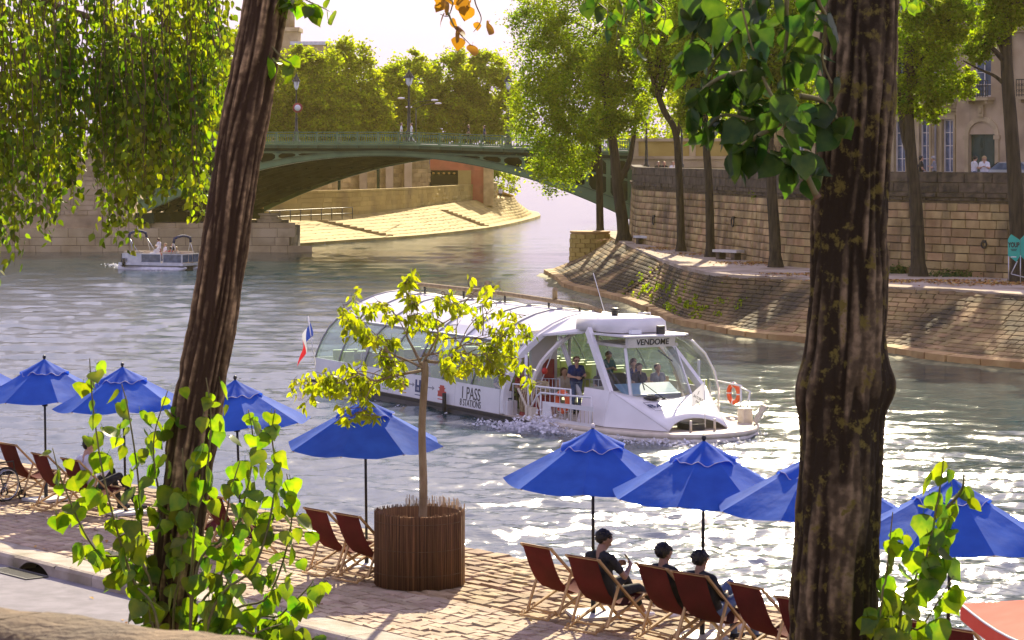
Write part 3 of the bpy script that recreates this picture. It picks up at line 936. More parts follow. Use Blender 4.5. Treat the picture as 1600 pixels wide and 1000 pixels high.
# the face ring: web, lower and upper flange
strip(lambda k: zarch(k) + .10, lambda k: zarch(k) + tarch(k) - .08, 0, .12).build('arch_web', M['iron_light'], bridge)
strip(zarch, lambda k: zarch(k) + .10, -.1, .28).build('arch_flange', M['iron_green'], bridge)
strip(lambda k: zarch(k) + tarch(k) - .08, lambda k: zarch(k) + tarch(k), -.1, .22).build('arch_flange', M['iron_green'], bridge)
for r in range(1, 11):                                       # inner ribs and the plates over them
    f = r / 10
    strip(zarch, lambda k: zarch(k) + .62, -.12, .12, n=40, back=f).build('arch_rib', M['iron_green' if r == 10 else 'iron_dark'], bridge)
vs, fs = [], []
for i in range(NA + 1):
    for f in range(11): vs.append(BP(i / NA, zarch(i / NA) + .5, 0, f / 10))
for i in range(NA):
    for f in range(10): a = i * 11 + f; fs.append((a, a + 1, a + 12, a + 11))
MB().add(vs, fs, True).build('soffit', M['iron_dark'], bridge)
for j in range(14):
    k = .04 + j * .92 / 13
    m = MB(); m.bar(BP(k, zarch(k) + .25, 0, .02), BP(k, zarch(k) + .25, 0, .98), .12, .3); m.build('cross_beam', M['iron_dark'], bridge)
# spandrels
ztop = lambda k: zrail(k) - 1.62
strip(lambda k: ztop(k) - .16, ztop, -.05, .16).build('spandrel_chord', M['iron_green'], bridge)
KP = [i / 24 for i in range(25)]
for i in range(0, 25):
    k = KP[i]
    lo, hi = zarch(k) + tarch(k), ztop(k) - .16
    if hi - lo > .12:
        wd = .16 if hi - lo > 1 else .12
        m = MB(); m.bar(BP(k, lo - .05, .06), BP(k, hi + .05, .06), wd, .18, up=(0, 1, 0))
        m.bar(BP(k, lo - .05, .12), BP(k, hi + .05, .12), wd * 2.2, .05, up=(0, 1, 0))
        m.build('spandrel_post', M['iron_light'], bridge)
        # rounded corner gussets
        for s in (-1, 1):
            for zc, sg in ((hi, -1), (lo, 1)):
                q = min(.42, (hi - lo) * .45); kk = .42 / BLEN
                if not 0 <= k + s * kk <= 1: continue
                if sg > 0: zb = zarch(k + s * kk) + tarch(k + s * kk)
                else: zb = ztop(k + s * kk) - .16
                mm = MB(); mm.add([BP(k, zc, .10), BP(k + s * kk, zb, .10), BP(k, zc + sg * q, .10), BP(k, zc, .03), BP(k + s * kk, zb, .03), BP(k, zc + sg * q, .03)],
                                  [(0, 1, 2), (3, 5, 4), (1, 4, 5, 2), (0, 3, 4, 1), (0, 2, 5, 3)])
                mm.build('gusset', M['iron_light'], bridge)
zmid = lambda k: zarch(k) + tarch(k) + (ztop(k) - zarch(k) - tarch(k)) * .52
strip(lambda k: zmid(k) - .09, lambda k: zmid(k) + .09, -.02, .13, 0, .12, 12).build('spandrel_bar', M['iron_light'], bridge)
strip(lambda k: zmid(k) - .09, lambda k: zmid(k) + .09, -.02, .13, .86, 1, 12).build('spandrel_bar', M['iron_light'], bridge)
strip(lambda k: zarch(k) + .2, lambda k: zrail(k) - 1.3, -1.3, -1.2, 0, 1, 60).build('spandrel_back', M['iron_dark'], bridge)
# deck, cornice, brackets
strip(lambda k: zrail(k) - 1.36, lambda k: zrail(k) - .98, -.6, .34, -.02, 1.0).build('deck_edge', M['iron_green'], bridge)
strip(lambda k: zrail(k) - 1.12, lambda k: zrail(k) - .96, .34, .56, -.02, 1.0).build('cornice', M['iron_light'], bridge)
strip(lambda k: zrail(k) - 1.62, lambda k: zrail(k) - 1.36, -.4, .10, -.02, 1.0).build('frieze', M['iron_dark'], bridge)
for i in range(25):
    k = i / 24; m = MB(); z = zrail(k) - 1.24
    m.bar(BP(k, z, .05), BP(k, z, .52), .26, .2); m.build('bracket', M['iron_green'], bridge)
vs = [BP(-.02, zrail(0) - 1.0, 0), BP(1, zrail(1) - 1.0, 0)]
dk = MB(); n = 24; vs, fs = [], []
for i in range(n + 1):
    k = -.02 + 1.02 * i / n; vs += [BP(k, zrail(k) - .985, 0), BP(k, zrail(k) - .985, 0, 1)]
for i in range(n): fs.append((2 * i, 2 * i + 1, 2 * i + 3, 2 * i + 2))
dk.add(vs, fs).build('carriageway', M['asphalt'], bridge)
# balustrade: posts and panels
for i in range(25):
    k = i / 24; z = zrail(k)
    m = MB(); m.bar(BP(k, z - .96, .2), BP(k, z - .02, .2), .17, .17, up=(0, 1, 0)); m.bar(BP(k, z - .96, .28), BP(k, z - .8, .28), .24, .06, up=(0, 1, 0)); m.build('railing_post', M['iron_light'], bridge)
for i in range(24):
    k0, k1 = i / 24 + .0022, (i + 1) / 24 - .0022
    z0, z1 = zrail(k0), zrail(k1)
    f = MB(); f.bar(BP(k0 - .0022, z0 - .03, .2), BP(k1 + .0022, z1 - .03, .2), .22, .08); f.bar(BP(k0, z0 - .2, .2), BP(k1, z1 - .2, .2), .08, .05)
    f.bar(BP(k0, z0 - .88, .2), BP(k1, z1 - .88, .2), .12, .12)
    f.build('handrail', M['iron_light'], bridge)
    m = MB(); nb = 8
    for j in range(nb):
        kk = k0 + (k1 - k0) * (j + .5) / nb; z = zrail(kk)
        for (za, zb, wd) in ((.85, .72, .13), (.72, .42, .05), (.42, .22, .14)):
            m.bar(BP(kk, z - za, .2), BP(kk, z - zb, .2), wd, .05, up=(0, 1, 0))
    o = m.build('baluster_row', M['iron_light'], bridge); o['kind'] = 'stuff'
# springing shoes on the left pier
for r in range(8):
    f = r / 8; m = MB(); c = BP(0.012, .75, -.1, f); m.box(c, (1.6, .7, .9)); m.build('springing_shoe', M['iron_dark'], bridge)

# left pier and abutment
ab = empty('bridge_abutment', (BL.x - 2, BL.y, WATER), 0, 'pale masonry abutment carrying the left end of the green bridge', 'wall')
m = MB()
m.prism([(-26, -1), (1.8, -1), (1.8, 3.0), (1.55, 3.05), (.9, 4.6), (.9, 8.3), (-26, 8.3)], 1, 0, 17)
m.build('core', M['pink_stone'], ab)
g = random.Random(44)
ax = lambda u, v: Vector((ab.location.x + u, ab.location.y - .005, WATER + v))
st = surf_stones(ax, (-11.5, .8), rows_of(3.1, 8.3, .42, g, .06), (.8, 1.5), .05, .05, g)
lay(st, stone_units('stone', M['pink_stone'], 8, .02, .01, 15), 'stone', 'stones_beyond', ab, 300, Matrix.Translation(-Vector(ab.location)))
MB().span((-26, -.5, 8.3), (1.0, 1.2, 8.55)).build('cornice', M['limestone'], ab)
MB().span((-26, -.2, 8.55), (.95, .3, 9.5)).build('parapet', M['limestone'], ab)
MB().span((-26, -.3, 9.5), (1.05, .4, 9.75)).build('parapet_coping', M['limestone'], ab)
pier = empty('stone_pier', on(300, 394, WATER), 0, 'low stepped stone pier along the water below the left end of the bridge', 'pier')
px0 = pier.location
g = random.Random(5)
def PIER(u, v): return Vector((u, -.02, v))
m = MB(); m.span((-30, 0, -1.5), (8.2, 11, 2.0)); m.span((-30, 1.0, 2.0), (7.2, 11, 2.45)); m.build('core', M['wall_joint'], pier)
st = surf_stones(lambda u, v: Vector((u, 0, v)), (-18, 8.2), [(-.2, .55), (.55, 1.25), (1.25, 2.0)], (1.2, 2.2), .03, .05, g)
st += surf_stones(lambda u, v: Vector((u, 1.0, v)), (-18, 7.2), [(2.01, 2.45)], (1.2, 2.2), .03, .05, g)
stone_p = stone_units('block', M['limestone'], 8, .03, .015, 16)
for mm in st:
    link('block', g.choice(stone_p), pier, mm)
tr = surf_stones(lambda u, v: Vector((u, v, 2.0)), (-18, 8.2), [(0.02, .98)], (1.2, 2.2), .03, .03, g)
for mm in tr: link('block', g.choice(stone_p), pier, mm)
st = surf_stones(lambda u, v: Vector((8.2, u, v)), (0, 6), [(-.2, .55), (.55, 1.25), (1.25, 2.0)], (1.2, 1.9), .03, .05, g)
for mm in st: link('block', g.choice(stone_p), pier, mm)
m = MB(); m.prism([(0, 2.45), (.25, 3.1), (2.2, 3.1), (2.4, 2.45)], 1, 2.2, 9); 
m2 = MB(); m2.lathe([(1.05, 0), (1.1, .25), (.8, .32), (.75, .55), (.95, .6), (.95, .75), (0, .76)], c=(6.2, 3.0, 2.45), n=10, smooth=False); m2.build('bollard_base', M['limestone'], pier)

# right approach wall beyond the bridge
ra0, ra1 = BR + bd * .2, BR + bd * 22 + Vector((0, 1.5, 0))
app = empty('approach_wall', ra0, math.atan2((ra1 - ra0).y, (ra1 - ra0).x), 'pale stone bridge approach wall with panels, right of the green bridge', 'wall')
m = MB(); LA = (ra1 - ra0).length
m.span((-.2, .02, -4), (LA, 1.0, 5.75)); m.build('core', M['limestone'], app)
for z0, z1, o in ((4.9, 5.1, .12), (5.1, 5.75, .30), (5.75, 6.0, .46), (7.18, 7.42, .26)):
    x = -.3
    while x < LA: 
        MB().span((x + .01, -o, z0), (min(x + 2.1, LA) - .01, .6, z1)).build('moulding', M['limestone'], app); x += 2.1
x = 0
while x < LA - .5:
    MB().span((x, -.18, 6.0), (x + .5, .42, 7.18)).build('pilaster', M['limestone'], app)
    MB().span((x + .5, -.06, 6.0), (min(x + 4.6, LA), .3, 7.18)).build('parapet_panel', M['flare_yellow_stone'], app)
    x += 4.6
st = surf_stones(lambda u, v: Vector((u, .015, v)), (-.2, LA), rows_of(0, 4.9, .55), (1.0, 1.6), .03, .035, random.Random(2))
su = stone_units('stone', M['limestone'], 8, .02, .01, 17)
for mm in st: link('stone', random.choice(su), app, mm)

# ---------------------------------------------------------------- the bank seen through the arch
toe2 = Path([(-22, 226), (-15.0, 243), (-10.2, 254), (-5.3, 272), (-2.0, 289), (0.8, 312), (2.6, 331), (2.9, 342), (2.0, 362), (-4, 400)])
lip2 = Path([(-28, 232), (-21.0, 247), (-15.5, 259), (-9.6, 276), (-6.5, 290), (-3.2, 306), (0.3, 318), (0.2, 335), (-1.0, 360), (-6, 400)])
Z2 = .3
def z2(k): return min(.3, -.62 + 1.55 * k)
def PS2(u, v):
    k = u / toe2.L; a, c = toe2.frac(k), lip2.frac(k); p = a.lerp(c, v)
    return Vector((p.x, p.y, WATER + .1 + (z2(k) - WATER - .1) * v))
e2 = empty('far_embankment', kind='structure')
vs, fs = [], []
for i in range(121):
    for j in range(5): p = PS2(toe2.L * i / 120, j / 4); vs.append((p.x, p.y, p.z - .05 + .04 * mnoise.noise(Vector((i * .4, j * 1.7, 0)))))
for i in range(120):
    for j in range(4): a = i * 5 + j; fs.append((a, a + 5, a + 6, a + 1))
MB().add(vs, fs, True).build('slope', M['flare_yellow_stone'], e2)
g = random.Random(8)
fl2 = (PS2(11, .5) - PS2(10, .5)).cross(PS2(10, .6) - PS2(10, .5)).z < 0
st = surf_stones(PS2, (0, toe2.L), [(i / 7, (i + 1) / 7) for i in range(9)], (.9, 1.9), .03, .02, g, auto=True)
lay(st, stone_units('slope_stone', M['flare_yellow_stone'], 8, .03, .02, 19), 'slope_stone', 'slope_stones_beyond', e2)
for ux in (22, 57):
    for i in range(10):
        v = (i + .5) / 10; c = PS2(ux + 4 - v * 4, v)
        MB().box((c.x, c.y, c.z + .1), (1.1, .5, .22)).build('stair_step', M['brick_stone'], e2)
u = 0
while u < toe2.L - 2:
    a, c = toe2(u), toe2(u + 2.1); n = toe2.normal(u + 1)
    if n.dot(Vector((.6, -.8, 0))) < 0: n = -n
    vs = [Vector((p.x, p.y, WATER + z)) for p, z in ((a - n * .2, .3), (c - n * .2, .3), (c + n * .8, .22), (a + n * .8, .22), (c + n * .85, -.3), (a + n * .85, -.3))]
    MB().add(vs, [(0, 1, 2, 3), (3, 2, 4, 5)]).build('ledge_stone', M['flare_yellow_stone'], e2); u += 2.14
# promenade and its low wall
pw = Path([(-24, 250), (-17.2, 258), (-11.5, 275), (-8.1, 290), (-5.0, 305), (-1.9, 318), (-3.5, 345), (-9, 400)])
vs, fs = [], []
for i in range(81):
    a = lip2.frac(i / 80); c = pw.frac(i / 80)
    zz = z2(i / 80); vs += [(a.x, a.y, zz), (c.x, c.y, zz + .05), (c.x - 40, c.y + 20, zz + .05)]
for i in range(80):
    for j in range(2): fs.append((i * 3 + j, i * 3 + j + 1, i * 3 + j + 4, i * 3 + j + 3))
MB().add(vs, fs).build('promenade', M['flare_yellow_stone'])['kind'] = 'structure'
lw = empty('promenade_wall', pw(30), 0, 'smooth wall of the promenade, coloured sun-flare yellow, seen under the bridge arch', 'wall')
lwi = -Vector(lw.location)
def wallstrip(name, path, z0, z1, th, material, parent, off, s0=0, s1=1, n=60, side=None):
    vs, fs = [], []
    for i in range(n + 1):
        s = path.L * (s0 + (s1 - s0) * i / n); p = path(s); q = path.normal(s)
        if q.dot(Vector((.6, -.8, 0))) < 0: q = -q
        a, c = p + off, p - q * th + off
        za, zb = (z0(i / n) if callable(z0) else z0) , (z1(i / n) if callable(z1) else z1)
        vs += [(a.x, a.y, za + off.z), (a.x, a.y, zb + off.z), (c.x, c.y, zb + off.z), (c.x, c.y, za + off.z)]
    for i in range(n):
        for j in range(3): k = i * 4 + j; fs.append((k, k + 4, k + 5, k + 1))
    fs += [(0, 1, 2, 3), (n * 4 + 3, n * 4 + 2, n * 4 + 1, n * 4)]
    return MB().add(vs, fs).build(name, material, parent)
W2 = Path([pw(s * pw.L / 60) for s in range(0, 45)], smooth=False)
wallstrip('wall_face', W2, -1, 2.3, .5, M['flare_yellow_stone'], lw, lwi)
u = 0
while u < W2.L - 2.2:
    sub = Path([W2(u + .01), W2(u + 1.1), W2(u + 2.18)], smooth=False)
    wallstrip('coping_stone', Path([p + Vector((.05, -.06, 0)) for p in sub.p], smooth=False), 2.3, 2.52, .62, M['flare_yellow_stone'], lw, lwi, n=2)
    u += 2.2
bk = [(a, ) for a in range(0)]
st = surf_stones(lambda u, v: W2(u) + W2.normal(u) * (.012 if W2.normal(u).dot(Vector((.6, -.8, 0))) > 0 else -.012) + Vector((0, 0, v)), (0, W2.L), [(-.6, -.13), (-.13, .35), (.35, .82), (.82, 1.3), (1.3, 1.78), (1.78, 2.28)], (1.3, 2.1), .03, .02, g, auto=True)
lay(st, stone_units('stone', M['flare_yellow_stone'], 8, .015, .005, 20), 'stone', 'stones_beyond', lw, 200, Matrix.Translation(lwi))
# handrail of the ramp
hr = empty('ramp_railing', pw(6), 0, 'thin dark handrail on posts along the ramp under the bridge', 'railing')
pts = [on(405 + i * 16.2, 337 + i * .3, Z2) for i in range(10)]
pts = [at(405 + i * 16.2, 330 + i * .9, 243 + i * 1.2) for i in range(10)]
pts = [Vector((p.x, p.y, z2(.13 + .012 * i))) for i, p in enumerate(pts)]
for i, p in enumerate(pts):
    q = p - Vector(hr.location); MB().tube([q, q + Vector((0, 0, 1.15))], .045, 5).build('post', M['lamp_iron'], hr)
for z in (.55, 1.12):
    MB().tube([p - Vector(hr.location) + Vector((0, 0, z)) for p in pts], .04, 5).build('rail', M['lamp_iron'], hr)
mr = MB(); mr.add([Vector((p.x - hr.location.x, p.y - hr.location.y - .05, 0)) for p in pts] + [Vector((p.x - hr.location.x, p.y - hr.location.y - .05, -.3 + .55 - .055 * i)) for i, p in enumerate(pts)], [(i, i + 1, 11 + i, 10 + i) for i in range(9)])
# tall buttressed wall behind the promenade
bw = Path([(-30, 285), (-20, 296), (-9.8, 303)], smooth=False)
W3 = empty('buttressed_wall', (-20, 296, Z2), 0, 'tall rubble retaining wall with pale buttress strips, under the arch', 'wall')
o3 = -Vector(W3.location); 
wallstrip('wall_face', bw, Z2, 6.4, 1.0, M['brick_stone'], W3, o3)
wallstrip('coping', Path([p + Vector((.1, -.2, 0)) for p in bw.p], smooth=False), 6.4, 6.7, 1.0, M['flare_yellow_stone'], W3, o3)
st = surf_stones(lambda u, v: bw(u) + Vector((.0, -.02, v)), (6, bw.L), rows_of(2.2, 6.4, .55, random.Random(2), .1), (.7, 1.3), .06, .06, random.Random(3))
lay(st, stone_units('stone', M['brick_stone'], 8, .05, .03, 21), 'stone', 'stones_beyond', W3, 300, Matrix.Translation(o3))
for px_ in (572, 611, 639):
    c = at(px_, 275, 303); MB().span((c.x + o3.x - .42, -1.2 + (c.x + 20) * .66, 0), (c.x + o3.x + .42, .6 + (c.x + 20) * .66, 5.9)).build('buttress', M['limestone'], W3)
for px_ in (465, 530, 591):
    c = at(px_, 275, 284); MB().tube([(c.x + o3.x, c.y + o3.y, 0), (c.x + o3.x, c.y + o3.y, 8)], .17, 8).build('drain_pipe', M['iron_dark'], W3)
# tunnel portal
tp = empty('tunnel_portal', (-7, 306, Z2), 0, 'reddish stone tunnel portal with a dark mouth and a row of lamps, beyond the arch', 'tunnel')
m = MB(); m.span((-2.8, 0, 3.9), (3.6, 1.5, 6.6)); m.build('lintel', M['red_stone'], tp)
MB().span((0.55, -.4, -.3), (2.1, 1.5, 3.9)).build('pier', M['flare_yellow_stone'], tp)
MB().span((2.1, 0, -.3), (3.6, 1.5, 3.9)).build('wall_panel', M['red_stone'], tp)
MB().span((3.6, -.5, -.3), (4.8, 1.5, 5.4)).build('pier', M['brick_stone'], tp)
MB().span((-2.79, 1.2, -.3), (.54, 14, 3.89)).build('tunnel_mouth', M['void'], tp)
for i in range(5): MB().ell((-2.4 + i * .62, .4, 3.55), (.16, .16, .12), 8, 5).build('tunnel_lamp', M['bulb'], tp)

# ---------------------------------------------------------------- the mansion on the island
FA = Vector((17.5, 152, ZS)); fd = Vector((12.5, -18, 0)).normalized()
house = empty('stone_mansion', FA, math.atan2(fd.y, fd.x), 'pale stone town mansion with tall windows, iron balconies and an arched green door', 'building')
def wall_with_holes(x0, x1, z0, z1, holes, y=0.0, th=.45):
    """rectangular wall split round rectangular holes (x0, x1, z0, z1)"""
    m = MB()
    xs = sorted(set([x0, x1] + [h[0] for h in holes] + [h[1] for h in holes]))
    for a, c in zip(xs, xs[1:]):
        hs = sorted([h for h in holes if h[0] <= a + 1e-6 and h[1] >= c - 1e-6], key=lambda h: h[2])
        z = z0
        for h in hs:
            if h[2] > z: m.span((a, y, z), (c, y + th, h[2]))
            z = h[3]
        if z < z1: m.span((a, y, z), (c, y + th, z1))
    return m
def window(x0, x1, z0, z1, y, parent, panes=(2, 4), shutters=False, material=None):
    f = MB(); w_ = .07
    f.span((x0, y + .16, z0), (x0 + w_, y + .24, z1)); f.span((x1 - w_, y + .16, z0), (x1, y + .24, z1))
    f.span((x0 + w_, y + .16, z0), (x1 - w_, y + .24, z0 + w_)); f.span((x0 + w_, y + .16, z1 - w_), (x1 - w_, y + .24, z1))
    fo = f.build('window', M['white_warm'], parent)
    MB().span((x0 + w_, y + .215, z0 + w_), (x1 - w_, y + .235, z1 - w_)).build('pane', M['glass_dark'], fo)
    g_ = MB()
    for i in range(1, panes[0]):
        x = x0 + (x1 - x0) * i / panes[0]; g_.span((x - .03, y + .17, z0 + w_), (x + .03, y + .213, z1 - w_))
    for i in range(1, panes[1]):
        z = z0 + (z1 - z0) * i / panes[1]; g_.span((x0 + w_, y + .175, z - .02), (x1 - w_, y + .212, z + .02))
    g_.build('glazing_bar', M['white_warm'], fo)
    if shutters:
        for a, c in ((x0 - .02, x0 + (x1 - x0) * .48), (x0 + (x1 - x0) * .52, x1 + .02)):
            s = MB(); s.span((a, y + .05, z0), (c, y + .10, z1))
            n = int((z1 - z0) / .13)
            for k in range(n): s.span((a + .06, y + .03, z0 + .06 + k * .13), (c - .06, y + .05, z0 + .13 + k * .13))
            s.build('shutter', M['shutter'], fo)
    return fo
def balcony(x0, x1, z, y, parent, out=.55):
    m = MB(); m.span((x0 - .15, y - out, z - .16), (x1 + .15, y, z)); m.span((x0, y - out + .1, z - .34), (x0 + .2, y, z - .16)); m.span((x1 - .2, y - out + .1, z - .34), (x1, y, z - .16))
    bo = m.build('balcony', M['limestone'], parent)
    r = MB(); r.bar((x0 - .1, y - out + .06, z + .9), (x1 + .1, y - out + .06, z + .9), .05); r.bar((x0 - .1, y - out + .06, z + .08), (x1 + .1, y - out + .06, z + .08), .04)
    n = max(4, int((x1 - x0) / .16))
    for i in range(n + 1):
        x = x0 - .1 + (x1 - x0 + .2) * i / n; r.bar((x, y - out + .06, z), (x, y - out + .06, z + .9), .03, up=(0, 1, 0))
        if i < n:
            r.torus((x + (x1 - x0 + .2) / n / 2, y - out + .06, z + .32), .06, .014, Matrix.Rotation(R(90), 3, 'X'), 8, 4)
            r.torus((x + (x1 - x0 + .2) / n / 2, y - out + .06, z + .62), .06, .014, Matrix.Rotation(R(90), 3, 'X'), 8, 4)
    r.build('railing', M['lamp_iron'], bo)
# left wing (slightly set back), projecting centre with the door, right wing
GF, C1, C2 = 4.45, 8.6, 12.9
lw_gw = [(-1.3, -.2), (1.6, 2.7), (4.4, 5.5), (7.5, 8.45), (9.55, 10.35), (11.35, 12.25)]
holes = [(a, c, .1 if c - a < 1 else .9, 3.75) for a, c in lw_gw]
up = [(-1.2, -.2), (1.7, 2.7), (4.5, 5.5), (7.75, 8.75), (9.6, 10.6), (11.9, 12.75)]
holes += [(a, c, 4.75, 7.6) for a, c in up] + [(a, c, 9.1, 11.6) for a, c in up]
wall_with_holes(-6, 12.95, -.05, 14, holes).build('wall', M['limestone'], house)
hole2 = [(13.95, 15.95, 0, 2.9), (14.3, 15.6, 4.95, 7.6), (14.3, 15.6, 9.2, 11.8), (18.2, 19.5, .9, 3.6), (18.2, 19.5, 4.95, 7.6), (18.2, 19.5, 9.2, 11.8)]
wall_with_holes(12.95, 26, -.05, 14, hole2, -.5, .95).build('wall', M['pink_stone'], house)
for i, (a, c) in enumerate(lw_gw):
    window(a, c, .1 if c - a < 1 else .9, 3.75, 0, house, (2, 5))
    m = MB(); m.span((a - .16, -.06, .0), (a, 0.02, 3.9)); m.span((c, -.06, 0), (c + .16, .02, 3.9)); m.span((a - .16, -.07, 3.76), (c + .16, .02, 4.0)); m.build('window_surround', M['limestone'], house)
for i, (a, c) in enumerate(up):
    window(a, c, 4.75, 7.6, 0, house, (2, 4), shutters=(i in (0, 5)))
    window(a, c, 9.1, 11.6, 0, house, (2, 4), shutters=(i in (1, 4)))
    balcony(a - .1, c + .1, 4.72, 0, house)
    m = MB(); m.span((a - .18, -.05, 4.72), (a, .02, 7.78)); m.span((c, -.05, 4.72), (c + .18, .02, 7.78)); m.span((a - .2, -.09, 7.62), (c + .2, .02, 7.86)); m.build('window_surround', M['limestone'], house)
for a, c in ((14.3, 15.6), (18.2, 19.5)):
    window(a, c, 4.95, 7.6, -.5, house, (2, 4)); window(a, c, 9.2, 11.8, -.5, house, (2, 4)); balcony(a - .15, c + .15, 4.9, -.5, house)
window(18.2, 19.5, .9, 3.6, -.5, house, (2, 4))
for z, o in ((4.2, .14), (4.36, .26), (8.35, .16), (8.5, .28), (13.3, .2), (13.55, .42)):
    for xa in range(-6, 13, 3):
        MB().span((xa + .005, -o, z), (min(xa + 3, 12.94) - .005, .02, z + .155)).build('cornice', M['limestone'], house)
for z, o in ((8.35, .16), (8.5, .3), (13.3, .2), (13.55, .42)):
    MB().span((12.9, -.5 - o, z), (26, -.48, z + .155)).build('cornice', M['limestone'], house)
# rusticated blocks of the ground floor
st = surf_stones(lambda u, v: Vector((u, -.005, v)), (-6, 12.9), rows_of(.02, 4.15, .46), (.9, 1.4), .03, .035, random.Random(6), skip=lambda u, v: any(h[0] - .75 < u < h[1] + .75 and v < 4.0 for h in holes[:6]))
su = stone_units('block', M['wall_stone'], 8, .02, .01, 23)
for mm in st: link('block', random.choice(su), house, mm)
# arched door
dr_ = MB(); cx, rr = 14.95, 1.0
arch = [(cx + rr * math.cos(PI * i / 16), 2.85 + .75 * math.sin(PI * i / 16)) for i in range(17)]
outer = [(cx + 1.28 * math.cos(PI * i / 16), 2.85 + 1.02 * math.sin(PI * i / 16)) for i in range(17)]
for i in range(16):
    m = MB(); m.prism([arch[i], arch[i + 1], outer[i + 1], outer[i]], 1, -.58, -.45)
    m.build('arch_stone', M['limestone'], house)
m = MB(); m.prism([(cx - 1.0, 2.85)] + [(x, z) for x, z in arch[::-1]][1:-1] + [(cx + 1.0, 2.85)], 1, -.44, -.42); m.build('fanlight', M['door_green'], house)
for s in (-1, 1):
    MB().span((cx + s * 1.14 - .14, -.58, 0), (cx + s * 1.14 + .14, -.4, 2.8)).build('door_jamb', M['limestone'], house)
    MB().span((cx + s * 1.16 - .22, -.62, 2.62), (cx + s * 1.16 + .22, -.4, 2.84)).build('impost', M['limestone'], house)
    dl = MB(); a, c = (cx - .985, cx - .01) if s < 0 else (cx + .01, cx + .985)
    dl.span((a, -.34, 0), (c, -.24, 2.85))
    for z0, z1 in ((.15, .8), (1.0, 2.0), (2.15, 2.7)):
        dl.span((a + .16, -.38, z0), (c - .16, -.341, z1)); dl.span((a + .24, -.40, z0 + .08), (c - .24, -.381, z1 - .08))
    d = dl.build('door', M['door_green'], house)
    MB().torus((cx + s * .16, -.42, 1.35), .08, .015, Matrix.Rotation(R(90), 3, 'X'), 12, 5).build('knocker', M['steel'], d)
m = MB(); m.span((cx - .2, -.66, 3.86), (cx + .2, -.45, 4.5)); m.ell((cx, -.68, 4.2), (.14, .06, .2)); m.build('keystone', M['limestone'], house)
for x in (10.95, 17.2):
    MB().tube([(x, -.12 - (.5 if x > 13 else 0), 0), (x, -.12 - (.5 if x > 13 else 0), 13.3)], .06, 8).build('drain_pipe', M['alu'], house)
# roof
m = MB(); m.prism([(-.2, 14), (26 * 0 + .9, 17.4), (9, 18.2), (9, 14)], 0, -6, 26); m.build('roof', M['slate'], house)
m = MB(); m.span((-6, .46, 0), (26, 9, 13.99)); m.build('body', M['limestone'], house)

# far left: tower top and flat roofed block above the trees
ft = at(436, 70, 380)
tw = empty('church_tower', (ft.x, ft.y, 4), 0, 'pale stone tower top with columns, high above the trees beside the leaning trunk', 'tower')
MB().span((-3, -3, 0), (3, 3, 20.2)).build('shaft', M['limestone'], tw)
MB().span((-3.3, -3.3, 20.2), (3.3, 3.3, 20.8)).build('cornice', M['limestone'], tw)
for sx in (-2.2, -.75, .75, 2.2):
    MB().tube([(sx, -2.4, 20.8), (sx, -2.4, 24.4)], .34, 10).build('column', M['limestone'], tw)
MB().span((-1.9, -1.9, 20.8), (1.9, 1.9, 24.4)).build('core', M['pink_stone'], tw)
MB().span((-3.2, -3.2, 24.4), (3.2, 3.2, 25.1)).build('cornice', M['limestone'], tw)
MB().lathe([(2.6, 25.1), (2.3, 27.2), (1.2, 29), (0, 29.6)], n=16).build('dome', M['slate'], tw)
fb = at(488, 62, 372)
fbk = empty('flat_roofed_block', (fb.x, fb.y, 4), 0, 'grey flat roofed building showing above the tree line next to the tower', 'building')
MB().span((-3, 0, 0), (2.3, 8, 18.0)).build('wall', M['limestone'], fbk)
MB().span((-3.2, -.3, 18.0), (2.5, 8, 18.5)).build('roof', M['alu'], fbk)
for i in range(5): MB().span((-2.7 + i * 1.0, -.02, 15.6), (-2.1 + i * 1.0, .05, 17.2)).build('window', M['glass_dark'], fbk)

# ================================================================ trees
def leaf_quads(name, P, size, mat_, parent, seed, up=.35, aspect=.62, fold=True, droop=0.0, kind=None):
    """many small leaf faces at the points P (n,3)"""
    g = np.random.default_rng(seed); n = len(P)
    nrm = g.normal(size=(n, 3)); nrm[:, 2] = np.abs(nrm[:, 2]) + up; nrm /= np.linalg.norm(nrm, axis=1)[:, None]
    r = g.normal(size=(n, 3)); r[:, 2] -= droop * 2
    u = r - nrm * np.sum(r * nrm, 1)[:, None]; u /= np.linalg.norm(u, axis=1)[:, None]
    v = np.cross(nrm, u)
    s = (size * g.uniform(.65, 1.3, n))[:, None]
    off = nrm * s * .12
    a, c = P - u * s * .5, P + u * s * .5
    l, rr = P + v * s * aspect * .5 - u * s * .08 + off, P - v * s * aspect * .5 - u * s * .08 + off
    V = np.stack([a, rr, c, l], 1).reshape(-1, 3)
    i0 = np.arange(n)[:, None] * 4
    if fold:
        q = np.concatenate([i0 + np.array([[0, 1, 2]]), i0 + np.array([[0, 2, 3]])], 1).reshape(-1, 3)
    else: q = i0 + np.array([[0, 1, 2, 3]])
    o = link(name, np_mesh(name, V, q, mat_), parent)
    if kind: o['kind'] = kind
    return o

def crown_points(blobs, n, seed, clump=45, sig=.16):
    g = np.random.default_rng(seed)
    B = np.array(blobs, dtype=float)
    wgt = B[:, 3] * B[:, 4] * B[:, 5]; wgt = wgt ** .75; wgt /= wgt.sum()
    nc = max(4, n // clump)
    bi_ = g.choice(len(B), nc, p=wgt)
    d = g.normal(size=(nc, 3)); d /= np.linalg.norm(d, axis=1)[:, None]
    rad = g.uniform(.25, 1, nc) ** .5
    C = B[bi_, :3] + d * rad[:, None] * B[bi_, 3:]
    k = g.integers(0, nc, n)
    sg = B[bi_[k], 3:] * sig * g.uniform(.7, 1.5, nc)[k][:, None]
    P = C[k] + g.normal(size=(n, 3)) * sg * np.array([1, 1, .75])
    return P

